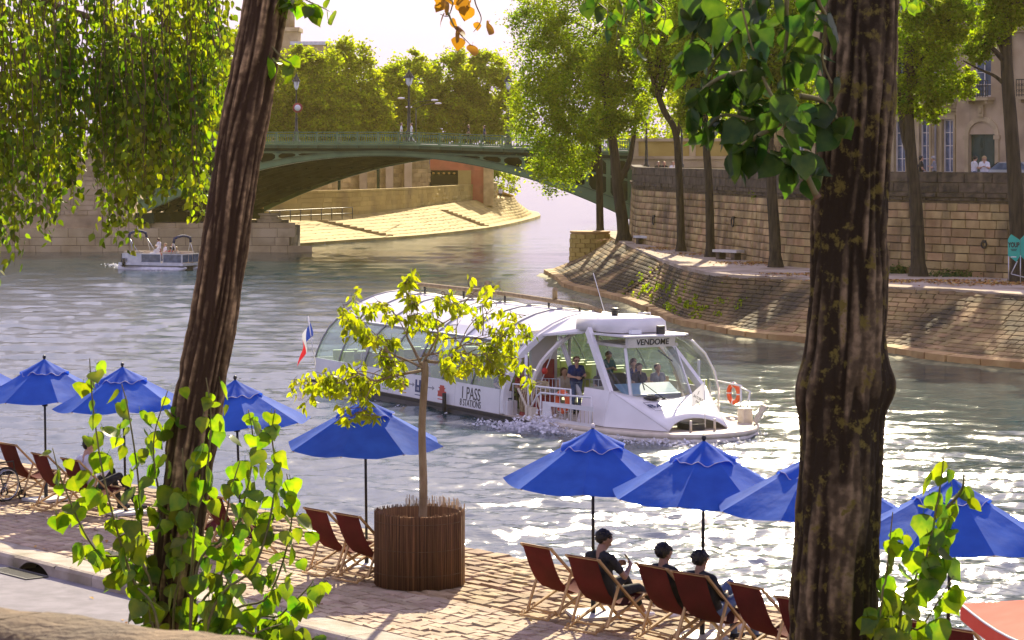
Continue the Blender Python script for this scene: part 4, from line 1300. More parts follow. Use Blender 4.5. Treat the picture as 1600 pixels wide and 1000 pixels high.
def trunk_tube(mb, pts, radii, n=9):
    P = Path(pts, 6)
    m = len(P.p)
    rr = np.interp(np.linspace(0, 1, m), np.linspace(0, 1, len(radii)), radii)
    mb.tube(P.p, [float(x) for x in rr], n)

def tree(label, base, trunk, blobs, nleaf, leafsize, leafmat, seed, rad=(.3, .18), group=None, barkm='bark_dark', limbs=7, clump=45, sig=.16, cat='tree', name='tree'):
    """base: Vector; trunk: list of points; blobs: crown ellipsoids (x,y,z,rx,ry,rz), all in world space"""
    root = empty(name, base, 0, label, cat, group)
    b0 = Vector(base)
    g = random.Random(seed)
    mb = MB()
    tp = [Vector(p) - b0 for p in trunk]
    h = tp[-1].z - tp[0].z
    flare = [rad[0] * 1.55, rad[0] * 1.05] + [rad[0] + (rad[1] - rad[0]) * i / 4 for i in range(1, 5)]
    first = [tp[0] + Vector((0, 0, -.1)), tp[0].lerp(tp[1], min(.5, .45 / max(.1, (tp[1] - tp[0]).length)))]
    P = Path(first + tp[1:], 6)
    rr = [rad[0] * 1.5 if i == 0 else rad[0] * (1.0 + .5 * max(0, 1 - P.d[i] / .7)) + (rad[1] - rad[0]) * P.d[i] / P.L for i in range(len(P.p))]
    mb.tube(P.p, rr, 12)
    mb.build('trunk', M[barkm], root)
    B = [[x[0] - b0.x, x[1] - b0.y, x[2] - b0.z] + list(x[3:]) for x in blobs]
    if limbs:
        for i in range(limbs):
            bl = B[i % len(B)]
            s = P(P.L * g.uniform(.72, .99))
            e = Vector((bl[0] + g.uniform(-.55, .55) * bl[3], bl[1] + g.uniform(-.5, .5) * bl[4], bl[2] + g.uniform(-.3, .5) * bl[5]))
            mid = s.lerp(e, .5) + Vector((g.uniform(-.3, .3), g.uniform(-.3, .3), g.uniform(.1, .6)))
            lm = MB(); trunk_tube(lm, [s, mid, e], [rad[1] * .6, rad[1] * .36, .03], 6); lm.build('limb', M[barkm], root)
    pts = crown_points(B, nleaf, seed, clump, sig)
    leaf_quads('crown', pts, leafsize, M[leafmat], root, seed)
    return root

# trees behind the bridge (right bank, upper quay), one by one: px, top py, Y, half width px, label
FT = [
    (352, 40, 300, 70, 'plane tree left of the leaning trunk, tallest mass behind the hanging branches'),
    (300, 70, 296, 60, 'plane tree half hidden by the hanging branches above the left end of the bridge'),
    (230, 55, 290, 65, 'far plane tree behind the thickest part of the hanging branches'),
    (452, 70, 302, 52, 'plane tree right of the leaning trunk, behind the bridge lamp with a round sign'),
    (500, 73, 305, 50, 'bright round plane tree directly behind the bridge, right of the lamp with the sign'),
    (545, 58, 312, 46, 'dark narrow plane tree rising to a point behind the bridge'),
    (566, 130, 310, 44, 'lower light green tree in front of the dark pointed one, behind the bridge'),
    (612, 98, 318, 42, 'plane tree in the dip of the tree line left of the tall central lamp'),
    (655, 78, 326, 52, 'broad plane tree right behind the tall central lamp of the bridge'),
    (712, 74, 328, 50, 'glowing plane tree between the central lamp and the sunlit gap'),
    (762, 70, 330, 52, 'yellow lit plane tree at the right end of the visible tree line'),
]
g = random.Random(77)
for i, (px_, py_, Y_, hw, lab) in enumerate(FT):
    base = at(px_, 205, Y_); base.z = 5.5
    top = at(px_, py_, Y_).z; rx = hw / FPX * Y_
    h = top - 5.5
    blobs = [(base.x, Y_, 5.5 + h * .62, rx, rx, h * .34), (base.x - rx * .35, Y_ - 1, 5.5 + h * .36, rx * .85, rx * .8, h * .3),
             (base.x + rx * .4, Y_ - 1, 5.5 + h * .40, rx * .8, rx * .8, h * .3), (base.x + g.uniform(-.3, .3) * rx, Y_, 5.5 + h * .82, rx * .55, rx * .55, h * .17)]
    tree(lab, base, [base, base + Vector((.1, 0, h * .3)), base + Vector((0, 0, h * .7))], blobs, 17000, .46, 'leaf_far', 100 + i, (.35, .15), 'plane trees behind the bridge', limbs=3, clump=110, sig=.115)
m = MB(); m.prism([(-70, 258), (-30.2, 288.2), (-10, 306.2), (-9.7, 320.5), (-3, 321), (-5, 420), (-70, 420)], 2, .2, 5.45); m.build('far_street', M['asphalt'])['kind'] = 'structure'
# the far off wood on the right of the bridge and the one beyond the river bend
def mass(name, blobs, n, size, seed, matn='leaf_far'):
    o = leaf_quads(name, crown_points(blobs, n, seed, 60, .14), size, M[matn], None, seed); o['kind'] = 'stuff'
mass('far_wood', [(14 + i * 6, 330 + (i % 3) * 8, 8 + (i * 37 % 5), 6, 5, 8) for i in range(2, 9)], 22000, .55, 501)
mass('approach_wood', [(16.5, 292, 8, 4, 4, 6), (21, 286, 9, 4, 4, 7), (12, 330, 8, 3, 3, 5)], 9000, .5, 503)
mass('river_bend_wood', [(-8 + i * 3, 380 + i * 3, 3, 3, 4, 4) for i in range(3)], 3500, .5, 502)

# island trees: base pixel, trunk polyline (px, py), Y, crown blobs (px, py, rx px, ry px, dY)
def itree(label, bp, poly, Y0, blobs, n, seed, r0, r1, extra=None, size=.17):
    base = on(bp[0], bp[1], ZQ)
    Yb = base.y
    tr = [base] + [at(x, y, Yb) for x, y in poly]
    bl = []
    for (x, y, rx, ry, dy) in blobs:
        c = at(x, y, Yb + dy); s = Yb / FPX
        bl.append((c.x, c.y, c.z, rx * s, min(rx, ry) * s * .9, ry * s))
    t = tree(label, base, tr, bl, int(n * 2.5), size * 1.25, 'leaf_plane', seed, (r0, r1), 'trees on the island quay', limbs=8, clump=60, sig=.15)
    if extra:
        for pts, ra in extra:
            mb = MB(); trunk_tube(mb, [at(x, y, Yb) - base for x, y in pts], ra, 8); mb.build('limb', M['bark_dark'], t)
    return t
itree('bank tree on the bastion with a reddish lower trunk and drooping crown over the bridge', (938, 370), [(937, 320), (936, 250), (932, 180), (940, 120), (950, 60), (955, 0)], 0,
      [(868, 255, 42, 48, 0), (850, 180, 55, 70, -1), (900, 150, 60, 60, -2), (860, 90, 62, 55, 0), (845, 30, 50, 45, 0), (930, 60, 65, 60, 0), (905, 232, 34, 46, -1), (945, 215, 18, 26, -1), (930, -30, 80, 50, 0)], 21000, 201, .27, .14,
      [([(936, 235), (905, 190), (880, 150)], [.13, .09, .03]), ([(937, 215), (960, 165), (975, 110)], [.14, .09, .03])])
itree('bank tree with a forked trunk beside the first bench', (975, 377), [(972, 340), (966, 300), (962, 260), (958, 225), (950, 170), (940, 110)], 0,
      [(985, 160, 40, 45, -1), (960, 110, 50, 50, 0), (990, 60, 45, 50, 0), (945, 190, 30, 30, -1), (980, -10, 60, 40, 0)], 11000, 202, .42, .2,
      [([(966, 285), (982, 255), (990, 215), (996, 160)], [.24, .19, .15, .08])])
itree('slim bank tree leaning left at the top, between the two benches', (1064, 393), [(1063, 330), (1060, 260), (1055, 205), (1036, 170), (1020, 120), (1008, 70)], 0,
      [(1030, 60, 45, 55, 0), (1060, 110, 40, 45, 1), (1015, 130, 22, 28, 0), (1070, 30, 55, 50, 0), (1050, -20, 60, 40, 0)], 9000, 203, .25, .15,
      [([(1057, 220), (1066, 170), (1072, 110)], [.13, .1, .05])])
itree('slim dark bank tree just left of the second bench', (1110, 402), [(1109, 340), (1107, 280), (1103, 220), (1100, 150), (1098, 80)], 0,
      [(1095, 90, 45, 55, 0), (1125, 130, 40, 50, 1), (1105, 20, 60, 55, 0), (1080, 165, 25, 30, 0)], 9000, 204, .26, .16)
itree('bank tree with spreading roots right of the second bench', (1212, 418), [(1210, 360), (1205, 290), (1202, 230), (1200, 150), (1198, 80)], 0,
      [(1195, 80, 60, 60, 0), (1230, 130, 45, 60, 1), (1165, 140, 40, 45, 0), (1200, 10, 70, 55, 0)], 10000, 205, .31, .2)
itree('bank tree with a forked trunk right of the big lichened trunk', (1435, 432), [(1434, 380), (1431, 320), (1424, 250), (1420, 190), (1418, 120), (1420, 60)], 0,
      [(1445, 60, 50, 55, 0), (1470, 120, 40, 45, -1), (1430, 150, 36, 40, 0), (1500, 40, 45, 45, 0), (1450, 0, 60, 45, 0), (1505, 125, 22, 30, 0), (1462, 170, 20, 22, 0)], 9500, 206, .36, .2,
      [([(1426, 255), (1412, 215), (1406, 160), (1405, 90)], [.16, .13, .1, .07])], .15)
itree('bank tree behind the teal sign at the right edge', (1592, 441), [(1590, 370), (1586, 290), (1580, 200), (1574, 120), (1572, 60), (1574, 0)], 0,
      [(1560, 30, 35, 40, 0), (1590, 10, 45, 35, 0), (1530, 70, 24, 28, 0), (1575, -30, 70, 40, 0)], 5500, 207, .38, .25,
      [([(1577, 140), (1556, 120), (1530, 108), (1505, 95)], [.12, .08, .05, .03])], .15)

# ---------------------------------------------------------------- foreground trees
def bark_trunk(name, pts, radii, material, parent, seed, nseg=130, nring=300, ridges=19, depth=.035, knots=()):
    """a trunk with real bark ridges; pts in the parent's space"""
    P = Path(pts, 12)
    V = np.zeros((nring, nseg, 3)); A = np.zeros((nring, nseg))
    for i in range(nring):
        k = i / (nring - 1); s = k * P.L
        c = P(s); t = (P(min(s + .02, P.L)) - P(max(s - .02, 0))).normalized()
        x = t.cross(Vector((0, 1, 0))).normalized(); y = t.cross(x)
        r = float(np.interp(k, np.linspace(0, 1, len(radii)), radii))
        for j in range(nseg):
            a = 2 * PI * j / nseg
            d = x * math.cos(a) + y * math.sin(a)
            cx_, cy_ = math.cos(a) * ridges / 6.3, math.sin(a) * ridges / 6.3
            warp = mnoise.noise(Vector((cx_ * .5, cy_ * .5, s * 1.6 + seed))) * .5
            n1 = mnoise.noise(Vector((cx_ * 1.25 + warp, cy_ * 1.25, s * 1.5 + seed)))
            n2 = mnoise.noise(Vector((cx_ * 2.9, cy_ * 2.9 + warp, s * 4.5 + seed * 2)))
            n3 = mnoise.noise(Vector((cx_ * 4, cy_ * 4, s * 16)))
            rg = 1 - min(1, abs(n1) * 2.6)                     # long furrows where n1 crosses zero
            h = (1 - rg) * .75 + n2 * .32 + n3 * .12
            low = mnoise.noise(Vector((math.cos(a) * .8, math.sin(a) * .8, s * .9 + seed * 3))) * .05
            bulge = 0
            for (ks, ka, kr, kh) in knots:
                da = (a - ka + PI) % (2 * PI) - PI
                bulge += kh * math.exp(-((s - ks) / kr) ** 2 - (da * r / kr) ** 2)
            V[i, j] = c + d * (r * (1 + low) + depth * (h - .45) + bulge)
            A[i, j] = min(1, max(0, h))
    idx = np.arange(nring * nseg).reshape(nring, nseg)
    nx = np.roll(idx, -1, 1)
    q = np.stack([idx[:-1], nx[:-1], nx[1:], idx[1:]], -1).reshape(-1, 4)
    me = np_mesh(name, V.reshape(-1, 3), q, material, True)
    at_ = me.attributes.new('ridge', 'FLOAT', 'POINT'); at_.data.foreach_set('value', A.ravel().astype(np.float32))
    return link(name, me, parent)

def leaf_mesh(name, kind, material, seed):
    """a single leaf hanging along -z from its petiole at the origin, unit length, facing -y, folded at the midrib"""
    g = random.Random(seed)
    if kind == 'poplar':      # broad, heart to delta shaped, with a drawn-out tip
        o = [(0, -.30), (.22, -.24), (.42, -.34), (.50, -.52), (.47, -.70), (.36, -.86), (.20, -1.02), (.06, -1.16), (0, -1.25)]
    elif kind == 'birch':
        o = [(0, -.25), (.20, -.32), (.33, -.50), (.30, -.72), (.14, -.98), (0, -1.2)]
    else:                     # long drooping leaf of the young tree
        o = [(0, -.2), (.16, -.32), (.25, -.52), (.22, -.78), (.10, -1.06), (0, -1.25)]
    curl = g.uniform(.05, .75); fold = g.uniform(.04, .42); tw = g.uniform(-.4, .4)
    vs, fs = [], []
    for (x, z) in o:
        b_ = curl * (abs(z) - .3) ** 2
        if x < .001: vs.append((0, b_, z)); continue
    mid = [(0, curl * (abs(z) - .3) ** 2 + .0, z) for _, z in o]
    n = len(o)
    vs = list(mid)
    R_, L_ = {}, {}
    for i, (x, z) in enumerate(o):
        if x < .001: R_[i] = L_[i] = i; continue
        e = curl * (abs(z) - .3) ** 2
        w1, w2 = g.uniform(.92, 1.06), g.uniform(.92, 1.06)
        R_[i] = len(vs); vs.append((x * w1, e + fold * x + tw * x * abs(z) + g.uniform(-.02, .02), z + g.uniform(-.015, .015)))
        L_[i] = len(vs); vs.append((-x * w2, e + fold * x - tw * x * abs(z) + g.uniform(-.02, .02), z + g.uniform(-.015, .015)))
    for i in range(n - 1):
        for S, flip in ((R_, 0), (L_, 1)):
            f = [i, S[i], S[i + 1], i + 1]
            f2 = []
            for k in f:
                if k not in f2: f2.append(k)
            if len(f2) > 2: fs.append(f2[::-1] if flip else f2)
    mb = MB(); mb.add(vs, fs, True)
    # petiole
    pw_ = .014
    mb.add([(-pw_, 0, 0), (pw_, 0, 0), (pw_, 0, -.31), (-pw_, 0, -.31), (0, pw_, 0), (0, pw_, -.31)], [(0, 1, 2, 3), (1, 4, 5, 2), (4, 0, 3, 5)], False)
    return mb.mesh(name, material)

def leaf_matrix(p, size, g, toward=None, spread=.5, flat=.6):
    """hanging leaf, random swing and turn"""
    dz = Vector((g.gauss(0, spread), g.gauss(0, spread), -1)).normalized()
    if toward is not None: dz = (dz + Vector(toward)).normalized()
    z = -dz
    a = g.uniform(0, 2 * PI)
    y = Vector((math.cos(a), math.sin(a), g.gauss(0, flat)))
    y = (y - z * y.dot(z)).normalized(); x = y.cross(z)
    s = size
    return Matrix(((x.x * s, y.x * s, z.x * s, p[0]), (x.y * s, y.y * s, z.y * s, p[1]), (x.z * s, y.z * s, z.z * s, p[2]), (0, 0, 0, 1)))

def join_leaves(name, mats_, meshes, material, parent, g):
    V, Fq, off = [], [], 0
    data = []
    for me in meshes:
        v = np.array([x.co[:] for x in me.vertices])
        f = []
        for p in me.polygons:
            pv = list(p.vertices)
            for k in range(1, len(pv) - 1): f.append((pv[0], pv[k], pv[k + 1]))
        data.append((v, np.array(f)))
    for m in mats_:
        v, f = data[g.randrange(len(data))]
        mm = np.array(m); V.append(v @ mm[:3, :3].T + mm[:3, 3]); Fq.append(f + off); off += len(v)
    if not V: return
    o = link(name, np_mesh(name, np.concatenate(V), np.concatenate(Fq), material, True), parent); o['kind'] = 'stuff'
    return o

right_tree = None
YR = 12.0
YL = 15.0                                                   # depth of the leaning tree
lb = at(262, 1000, YL); lb.z = -.14
left_tree = empty('poplar_tree', lb, 0, 'leaning poplar with light bark ridges and leafy shoots round its foot, left foreground', 'tree')
lp = [(255, 1620), (262, 1250), (270, 960), (284, 800), (308, 640), (330, 520), (350, 390), (372, 240), (398, 100), (418, -10), (440, -140), (452, -260)]
pts = [at(x, y, YL) - lb for x, y in lp]
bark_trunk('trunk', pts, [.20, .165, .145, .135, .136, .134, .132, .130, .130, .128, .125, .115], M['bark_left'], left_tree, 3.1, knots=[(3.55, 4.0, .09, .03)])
POP = [leaf_mesh('leaf', 'poplar', M['leaf_poplar'], s) for s in range(6)]
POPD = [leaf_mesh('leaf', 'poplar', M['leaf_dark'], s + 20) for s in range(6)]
POPB = [leaf_mesh('leaf', 'poplar', M['leaf_brown'], s + 40) for s in range(3)]
def shoot(parent, b0, px_pts, Y, nl, size, g, meshes, r=.009, spread_px=26, name='shoot', lo=.12, dY=.35, budget=None):
    """a thin woody shoot along photo pixels with leaves hanging round it"""
    Y = float(Y)
    vp = [at(x, y, Y + g.uniform(-.06, .06)) - b0 for x, y in px_pts]
    # the unseen start of the shoot: from the ground by the foot of the tree, or from the trunk above
    if px_pts[0][1] > 870: pre = [Vector((vp[0].x * .55, vp[0].y * .55 - .02, -.1)), Vector((vp[0].x * .8, vp[0].y * .8, vp[0].z * .5))]
    elif px_pts[0][1] < -20:
        tx, ty, YY = (1342, -290, YR) if parent is right_tree else (444, -190, YL)
        pre = [at(tx, ty, YY) - b0]
    else: pre = []
    P = Path(pre + vp, 8)
    if pre:
        l0 = sum((b_ - a_).length for a_, b_ in zip((pre + vp)[:len(pre)], (pre + vp)[1:])) / P.L
        lo = l0 + lo * (1 - l0)
    mb = MB(); mm = len(P.p)
    mb.tube(P.p, [r * (1.35 - 1.05 * i / mm) for i in range(mm)], 5)
    o = mb.build(name, M['twig_green'], parent)
    for i in range(nl):
        s = P.L * (lo + (1 - lo) * (i + g.random()) / nl)
        p = P(s)
        kk = (i + .5) / nl
        out = Vector((g.gauss(0, 1), g.gauss(0, 1), g.gauss(0, .35))).normalized() * abs(g.gauss(.6, .35)) * spread_px / FPX * Y
        k = size * g.uniform(.65, 1.25) * (1 - .25 * kk)
        q = p + out * .9
        link('leaf', g.choice(meshes), o, leaf_matrix(q, k, g, spread=.45))
    return o
g = random.Random(15)
SH = [  # shoots round the foot of the left tree: pixels from bottom to top, leaves
    ([(250, 1010), (205, 900), (165, 760), (146, 640), (140, 560)], 20), ([(255, 980), (225, 860), (215, 740), (200, 640), (190, 600)], 20),
    ([(275, 900), (250, 780), (240, 690), (262, 610)], 20), ([(300, 880), (320, 760), (330, 660), (322, 590)], 18),
    ([(240, 930), (150, 860), (100, 760), (82, 700)], 15), ([(225, 960), (215, 900), (205, 850)], 10),
    ([(300, 1010), (345, 900), (385, 770), (395, 690), (388, 640)], 22), ([(320, 1000), (400, 880), (430, 760), (425, 680), (430, 640)], 24),
    ([(300, 940), (345, 840), (360, 770), (375, 720)], 14), ([(340, 1010), (420, 930), (455, 820), (448, 740)], 20),
    ([(380, 1020), (440, 960), (480, 920), (490, 905)], 13), ([(300, 1030), (330, 960), (360, 900), (380, 850)], 16),
    ([(240, 1030), (235, 970), (228, 930)], 9), ([(350, 1030), (400, 990), (440, 975)], 10), ([(270, 1000), (280, 900), (288, 800), (285, 700)], 12),
    ([(480, 1040), (500, 1010), (512, 1000)], 5),
]
for px_pts, nl in SH:
    shoot(left_tree, lb, px_pts, YL - g.uniform(.12, .75), int(nl * 1.8), .124, g, POP, spread_px=34)
# the small spray of leaves right of the leaning trunk, top of the picture
for px_pts, nl in (([(430, -40), (470, -5), (500, 10), (515, 18)], 12), ([(440, -30), (470, 0), (478, 12)], 7), ([(415, 60), (440, 90), (455, 100), (448, 110)], 5)):
    shoot(left_tree, lb, px_pts, YL - .1, nl, .115, g, POP, name='twig', r=.006, spread_px=18, lo=.2)

YR = 12.0
rb = at(1310, 1000, YR); rb.z = -.14
right_tree = empty('lichened_poplar', rb, 0, 'thick dark poplar trunk with yellow lichen, right foreground, big leaves hanging at its top', 'tree')
rp_ = [(1295, 2300), (1298, 1600), (1302, 1000), (1308, 850), (1314, 720), (1318, 600), (1324, 480), (1330, 300), (1340, 120), (1346, -20), (1350, -200), (1352, -330)]
pts = [at(x, y, YR) - rb for x, y in rp_]
Lk = sum((b_ - a_).length for a_, b_ in zip(pts[:6], pts[1:6]))
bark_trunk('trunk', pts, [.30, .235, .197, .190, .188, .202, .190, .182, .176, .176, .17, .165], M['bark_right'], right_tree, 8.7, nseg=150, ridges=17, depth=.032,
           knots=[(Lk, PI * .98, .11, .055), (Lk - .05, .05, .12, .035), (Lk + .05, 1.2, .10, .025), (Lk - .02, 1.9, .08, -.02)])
g = random.Random(23)
SH2 = [  # branches that hang in front of the top right
    ([(1275, 305), (1250, 250), (1220, 180), (1180, 90), (1150, -30)], 16), ([(1225, 190), (1180, 215), (1150, 235), (1140, 262)], 8), ([(1190, 110), (1130, 120), (1090, 150), (1080, 190)], 12),
    ([(1200, -40), (1160, 40), (1120, 90), (1100, 130)], 13), ([(1240, -40), (1230, 50), (1225, 120), (1240, 190)], 14), ([(1100, -40), (1090, 30), (1075, 80), (1062, 110)], 12),
    ([(1280, -40), (1290, 30), (1285, 90), (1300, 130)], 8), ([(1180, 90), (1160, 150), (1150, 200)], 9), ([(1250, 150), (1290, 160), (1310, 190), (1322, 200)], 6), ([(1215, 170), (1190, 190), (1130, 180), (1100, 210)], 9),
    ([(1230, 190), (1240, 240), (1230, 262)], 5),
]
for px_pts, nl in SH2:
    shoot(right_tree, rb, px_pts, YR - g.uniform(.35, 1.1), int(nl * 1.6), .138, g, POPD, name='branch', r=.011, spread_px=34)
mb = MB(); trunk_tube(mb, [at(x, y, YR - .3) - rb for x, y in ((1278, 310), (1262, 285), (1250, 262), (1240, 220), (1236, 160))], [.022, .018, .015, .012, .008], 6); mb.build('branch', M['twig'], right_tree)
# sunlit sprays hanging from above, further back
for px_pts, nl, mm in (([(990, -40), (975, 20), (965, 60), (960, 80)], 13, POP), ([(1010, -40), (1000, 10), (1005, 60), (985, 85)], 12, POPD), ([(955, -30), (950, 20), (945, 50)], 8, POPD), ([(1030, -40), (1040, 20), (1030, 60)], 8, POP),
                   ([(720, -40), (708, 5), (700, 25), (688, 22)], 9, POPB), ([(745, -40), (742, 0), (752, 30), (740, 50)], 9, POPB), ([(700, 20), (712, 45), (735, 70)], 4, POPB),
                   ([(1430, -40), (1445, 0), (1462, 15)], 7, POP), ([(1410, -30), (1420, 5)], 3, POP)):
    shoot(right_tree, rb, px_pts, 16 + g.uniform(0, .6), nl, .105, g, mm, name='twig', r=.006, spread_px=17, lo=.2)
# the leafy shoot at the bottom right
for px_pts, nl in (([(1400, 1020), (1440, 900), (1462, 800), (1472, 740), (1474, 715)], 22), ([(1390, 1010), (1420, 930), (1450, 860), (1490, 800)], 14), ([(1390, 1040), (1440, 980), (1490, 900)], 11), ([(1375, 1010), (1385, 900), (1395, 800)], 9), ([(1450, 820), (1500, 770), (1505, 735)], 6)):
    shoot(right_tree, rb, px_pts, YR - g.uniform(.1, .4), int(nl * 1.5), .125, g, POP, name='shoot', r=.008, spread_px=28)

# ---------------------------------------------------------------- the hanging birch at the upper left
YB = 26.0
bb = Vector((-9.5, 27, -.14))
birch = empty('weeping_birch', bb, 0, 'weeping birch whose yellow green branches hang over the upper left corner', 'tree')
mb = MB(); trunk_tube(mb, [Vector((0, 0, 0)), Vector((.1, 0, 4)), Vector((.3, -.2, 8)), Vector((.8, -.3, 11))], [.3, .24, .18, .1], 12); mb.build('trunk', M['bark_dark'], birch)
g = random.Random(31)
BIR = [leaf_mesh('leaf', 'birch', M['leaf_birch'], s) for s in range(6)]
limbs_px = [[(-500, 260), (-250, 60), (-60, -20), (120, 20), (230, 70), (250, 130)], [(-480, 200), (-200, -60), (60, -110), (220, -60), (320, 0), (345, 70)], [(-520, 300), (-300, 160), (-100, 110), (40, 150), (130, 200)], [(-480, 150), (-250, -100), (0, -160), (200, -140)]]
LP = []
for L in limbs_px:
    P = Path([at(x, y, YB + g.uniform(-.8, .8)) - bb for x, y in L], 10); LP.append(P)
    mb = MB(); n = len(P.p); mb.tube(P.p, [.07 * (1 - .85 * i / n) for i in range(n)], 7); mb.build('limb', M['twig'], birch)
BOT = [(-60, 440), (0, 450), (30, 425), (60, 385), (90, 355), (120, 330), (150, 310), (165, 400), (190, 390), (215, 320), (250, 280), (280, 300), (310, 335), (322, 250), (335, 200), (350, 150)]
def bottom(x): return float(np.interp(x, [a for a, _ in BOT], [c for _, c in BOT]))
allm = []
for i in range(300):
    x0 = g.uniform(-60, 345) if i < 235 else g.uniform(175, 335); Y = YB + g.uniform(-1.6, 1.6)
    y0 = g.uniform(-140, 120) if x0 < 240 else g.uniform(-120, 40)
    y1 = bottom(x0 + 10) * g.uniform(.60, 1.02)
    if i >= 235: y0 = g.uniform(20, 150); y1 = bottom(x0 + 8) * g.uniform(.86, 1.04)
    elif i % 3 == 0: y1 = g.uniform(120, 260) if x0 < 320 else y1
    dx = g.uniform(-6, 26)
    n = 6
    P = Path([at(x0 + dx * math.sin(k / n * 1.6) + g.uniform(-4, 4), y0 + (y1 - y0) * k / n, Y) - bb for k in range(n + 1)], 4)
    mb = MB(); mb.tube(P.p, [.007 * (1 - .8 * k / len(P.p)) for k in range(len(P.p))], 4, cap=False)
    mb.build('strand', M['twig'], birch)
    nl = int(P.L * 27)
    for k in range(nl):
        p = P(P.L * (k + g.random()) / nl)
        q = p + Vector((g.gauss(0, .05), g.gauss(0, .07), g.gauss(0, .03)))
        allm.append((leaf_matrix(q, .082 * g.uniform(.7, 1.3), g, spread=.55), q + bb))
allm.sort(key=lambda t: (t[1].y))
vis = [t for t in allm if 0 < 800 + FPX * t[1].x / t[1].y < 345 and -5 < 240 - FPX * (t[1].z - EYE) / t[1].y < 450]
front = vis[:300]; fs_ = set(id(t) for t in front)
for m_, q in front: link('leaf', g.choice(BIR), birch, m_)
join_leaves('foliage', [t[0] for t in allm if id(t) not in fs_], BIR, M['leaf_birch'], birch, g)

# ---------------------------------------------------------------- reed planter and its young tree
pc = on(655, 912, 0)
planter = empty('reed_planter', pc, 0, 'round brown planter wrapped in upright reeds, young tree growing in it', 'planter')
PR, PH = .635, 1.06
g = random.Random(41)
MB().lathe([(PR - .03, .01), (PR - .03, PH - .03), (PR - .05, PH - .02), (PR - .05, .86)], n=40).build('liner', M['reed'], planter)
MB().lathe([(PR - .05, .86), (.3, .88), (0, .9)], n=24).build('soil', M['soil'], planter)
def reed_ring(name, a0, a1, n, material, hlo, hhi, rad, stuff=True):
    m = MB()
    for i in range(n):
        a = a0 + (a1 - a0) * (i + g.uniform(-.3, .3)) / n; r = rad + g.uniform(-.007, .012)
        h = g.uniform(hlo, hhi); lean = g.gauss(0, .012); rr_ = g.uniform(.0032, .0058)
        p0 = Vector((r * math.cos(a), r * math.sin(a), .004)); p1 = Vector((r * 1.0 * math.cos(a + lean * .3), r * math.sin(a + lean * .3), h))
        m.tube([p0, p0.lerp(p1, .5) + Vector((g.gauss(0, .003), g.gauss(0, .003), 0)), p1], rr_, 4)
    o = m.build(name, material, planter); o['kind'] = 'stuff'
reed_ring('reed_wrap', 0, 2 * PI, 620, M['reed'], PH - .04, PH + .02, PR)
reed_ring('reed_ends', PI * .12, PI * .62, 70, M['reed_pale'], PH + .03, PH + .15, PR - .012)
reed_ring('reed_ends', -.35, .25, 18, M['reed_pale'], PH - .1, PH + .12, PR + .01)
for z in (.2, .55, .93):
    MB().torus((0, 0, z), PR + .012, .004, n=48, k=4).build('binding_wire', M['twig'], planter)
yt = empty('young_tree', pc + Vector((.05, 0, .86)), 0, 'young tree with a flat spreading yellow green crown in the reed planter', 'tree')
yb = Vector(yt.location); YP = yb.y
mb = MB(); trunk_tube(mb, [Vector((0, 0, 0)), Vector((.01, 0, .6)), Vector((-.01, .01, 1.4)), at(664, 585, YP) - yb, at(662, 565, YP) - yb], [.062, .058, .053, .052, .055], 12); mb.build('trunk', M['bark_young'], yt)
YNG = [leaf_mesh('leaf', 'young', M['leaf_young'], s + 60) for s in range(6)]
ends = [(468, 592), (480, 605), (520, 585), (535, 615), (545, 490), (530, 470), (560, 610), (545, 650), (580, 460), (600, 520), (630, 440), (650, 470), (690, 455), (720, 500), (735, 450), (770, 470), (790, 520), (820, 560), (835, 530), (760, 560), (700, 572), (745, 572),
        (620, 590), (500, 610), (590, 580), (780, 440), (830, 490), (670, 520), (560, 520), (805, 590)]
tips = []
jt = at(662, 568, YP)
lowz = []
def bough(p0, p1, r0, depth):
    mid = p0.lerp(p1, .5) + Vector((g.gauss(0, .07), g.gauss(0, .08), g.uniform(-.16, .10) * (1 if depth == 0 else .4)))
    P = Path([p0, p0.lerp(mid, .5) + Vector((g.gauss(0, .03), g.gauss(0, .03), g.gauss(0, .03))), mid, mid.lerp(p1, .5) + Vector((g.gauss(0, .03), g.gauss(0, .03), g.gauss(0, .03))), p1], 4)
    m = MB(); n = len(P.p); m.tube([p - yb for p in P.p], [max(.0022, r0 * (1 - .8 * i / n)) for i in range(n)], 5)
    m.build('branch', M['twig'] if depth else M['bark_young'], yt)
    return P
lm = []
MAIN = []
for k, (mx, my, r_) in enumerate(((545, 578, .024), (590, 530, .022), (640, 490, .024), (700, 500, .020), (745, 545, .026), (610, 560, .016), (770, 520, .014), (680, 540, .018))):
    MAIN.append(bough(jt + Vector((g.uniform(-.03, .03), g.uniform(-.03, .03), -.10 + .035 * k)), at(mx, my, YP + g.uniform(-.35, .35)), r_, 0))
for ex, ey in ends:
    dY = g.uniform(-.75, .75)
    e = at(ex, ey, YP + dY)
    ML = min(MAIN, key=lambda q: (q(q.L) - e).length)
    P = bough(ML(ML.L * g.uniform(.35, .98)), e, .010, 0)
    for k in range(7):
        s = P.L * g.uniform(.45, 1.0); p = P(s)
        q = p + Vector((g.gauss(0, .16), g.gauss(0, .22), g.gauss(.03, .11)))
        P2 = bough(p, q, .007, 1)
        nl = g.randrange(8, 16)
        if ex > 700 and ey < 530: nl = g.randrange(3, 7)
        for i in range(nl):
            c = P2(P2.L * g.uniform(.3, 1)) - yb + Vector((g.gauss(0, .03), g.gauss(0, .04), g.gauss(0, .02)))
            lm.append(leaf_matrix(c, .128 * g.uniform(.55, 1.25), g, spread=.6))
g.shuffle(lm)
lm.sort(key=lambda m_: -(m_.col[0].length))
for m_ in lm[:300]: link('leaf', g.choice(YNG), yt, m_)
join_leaves('foliage', lm[300:], YNG, M['leaf_young'], yt, g)

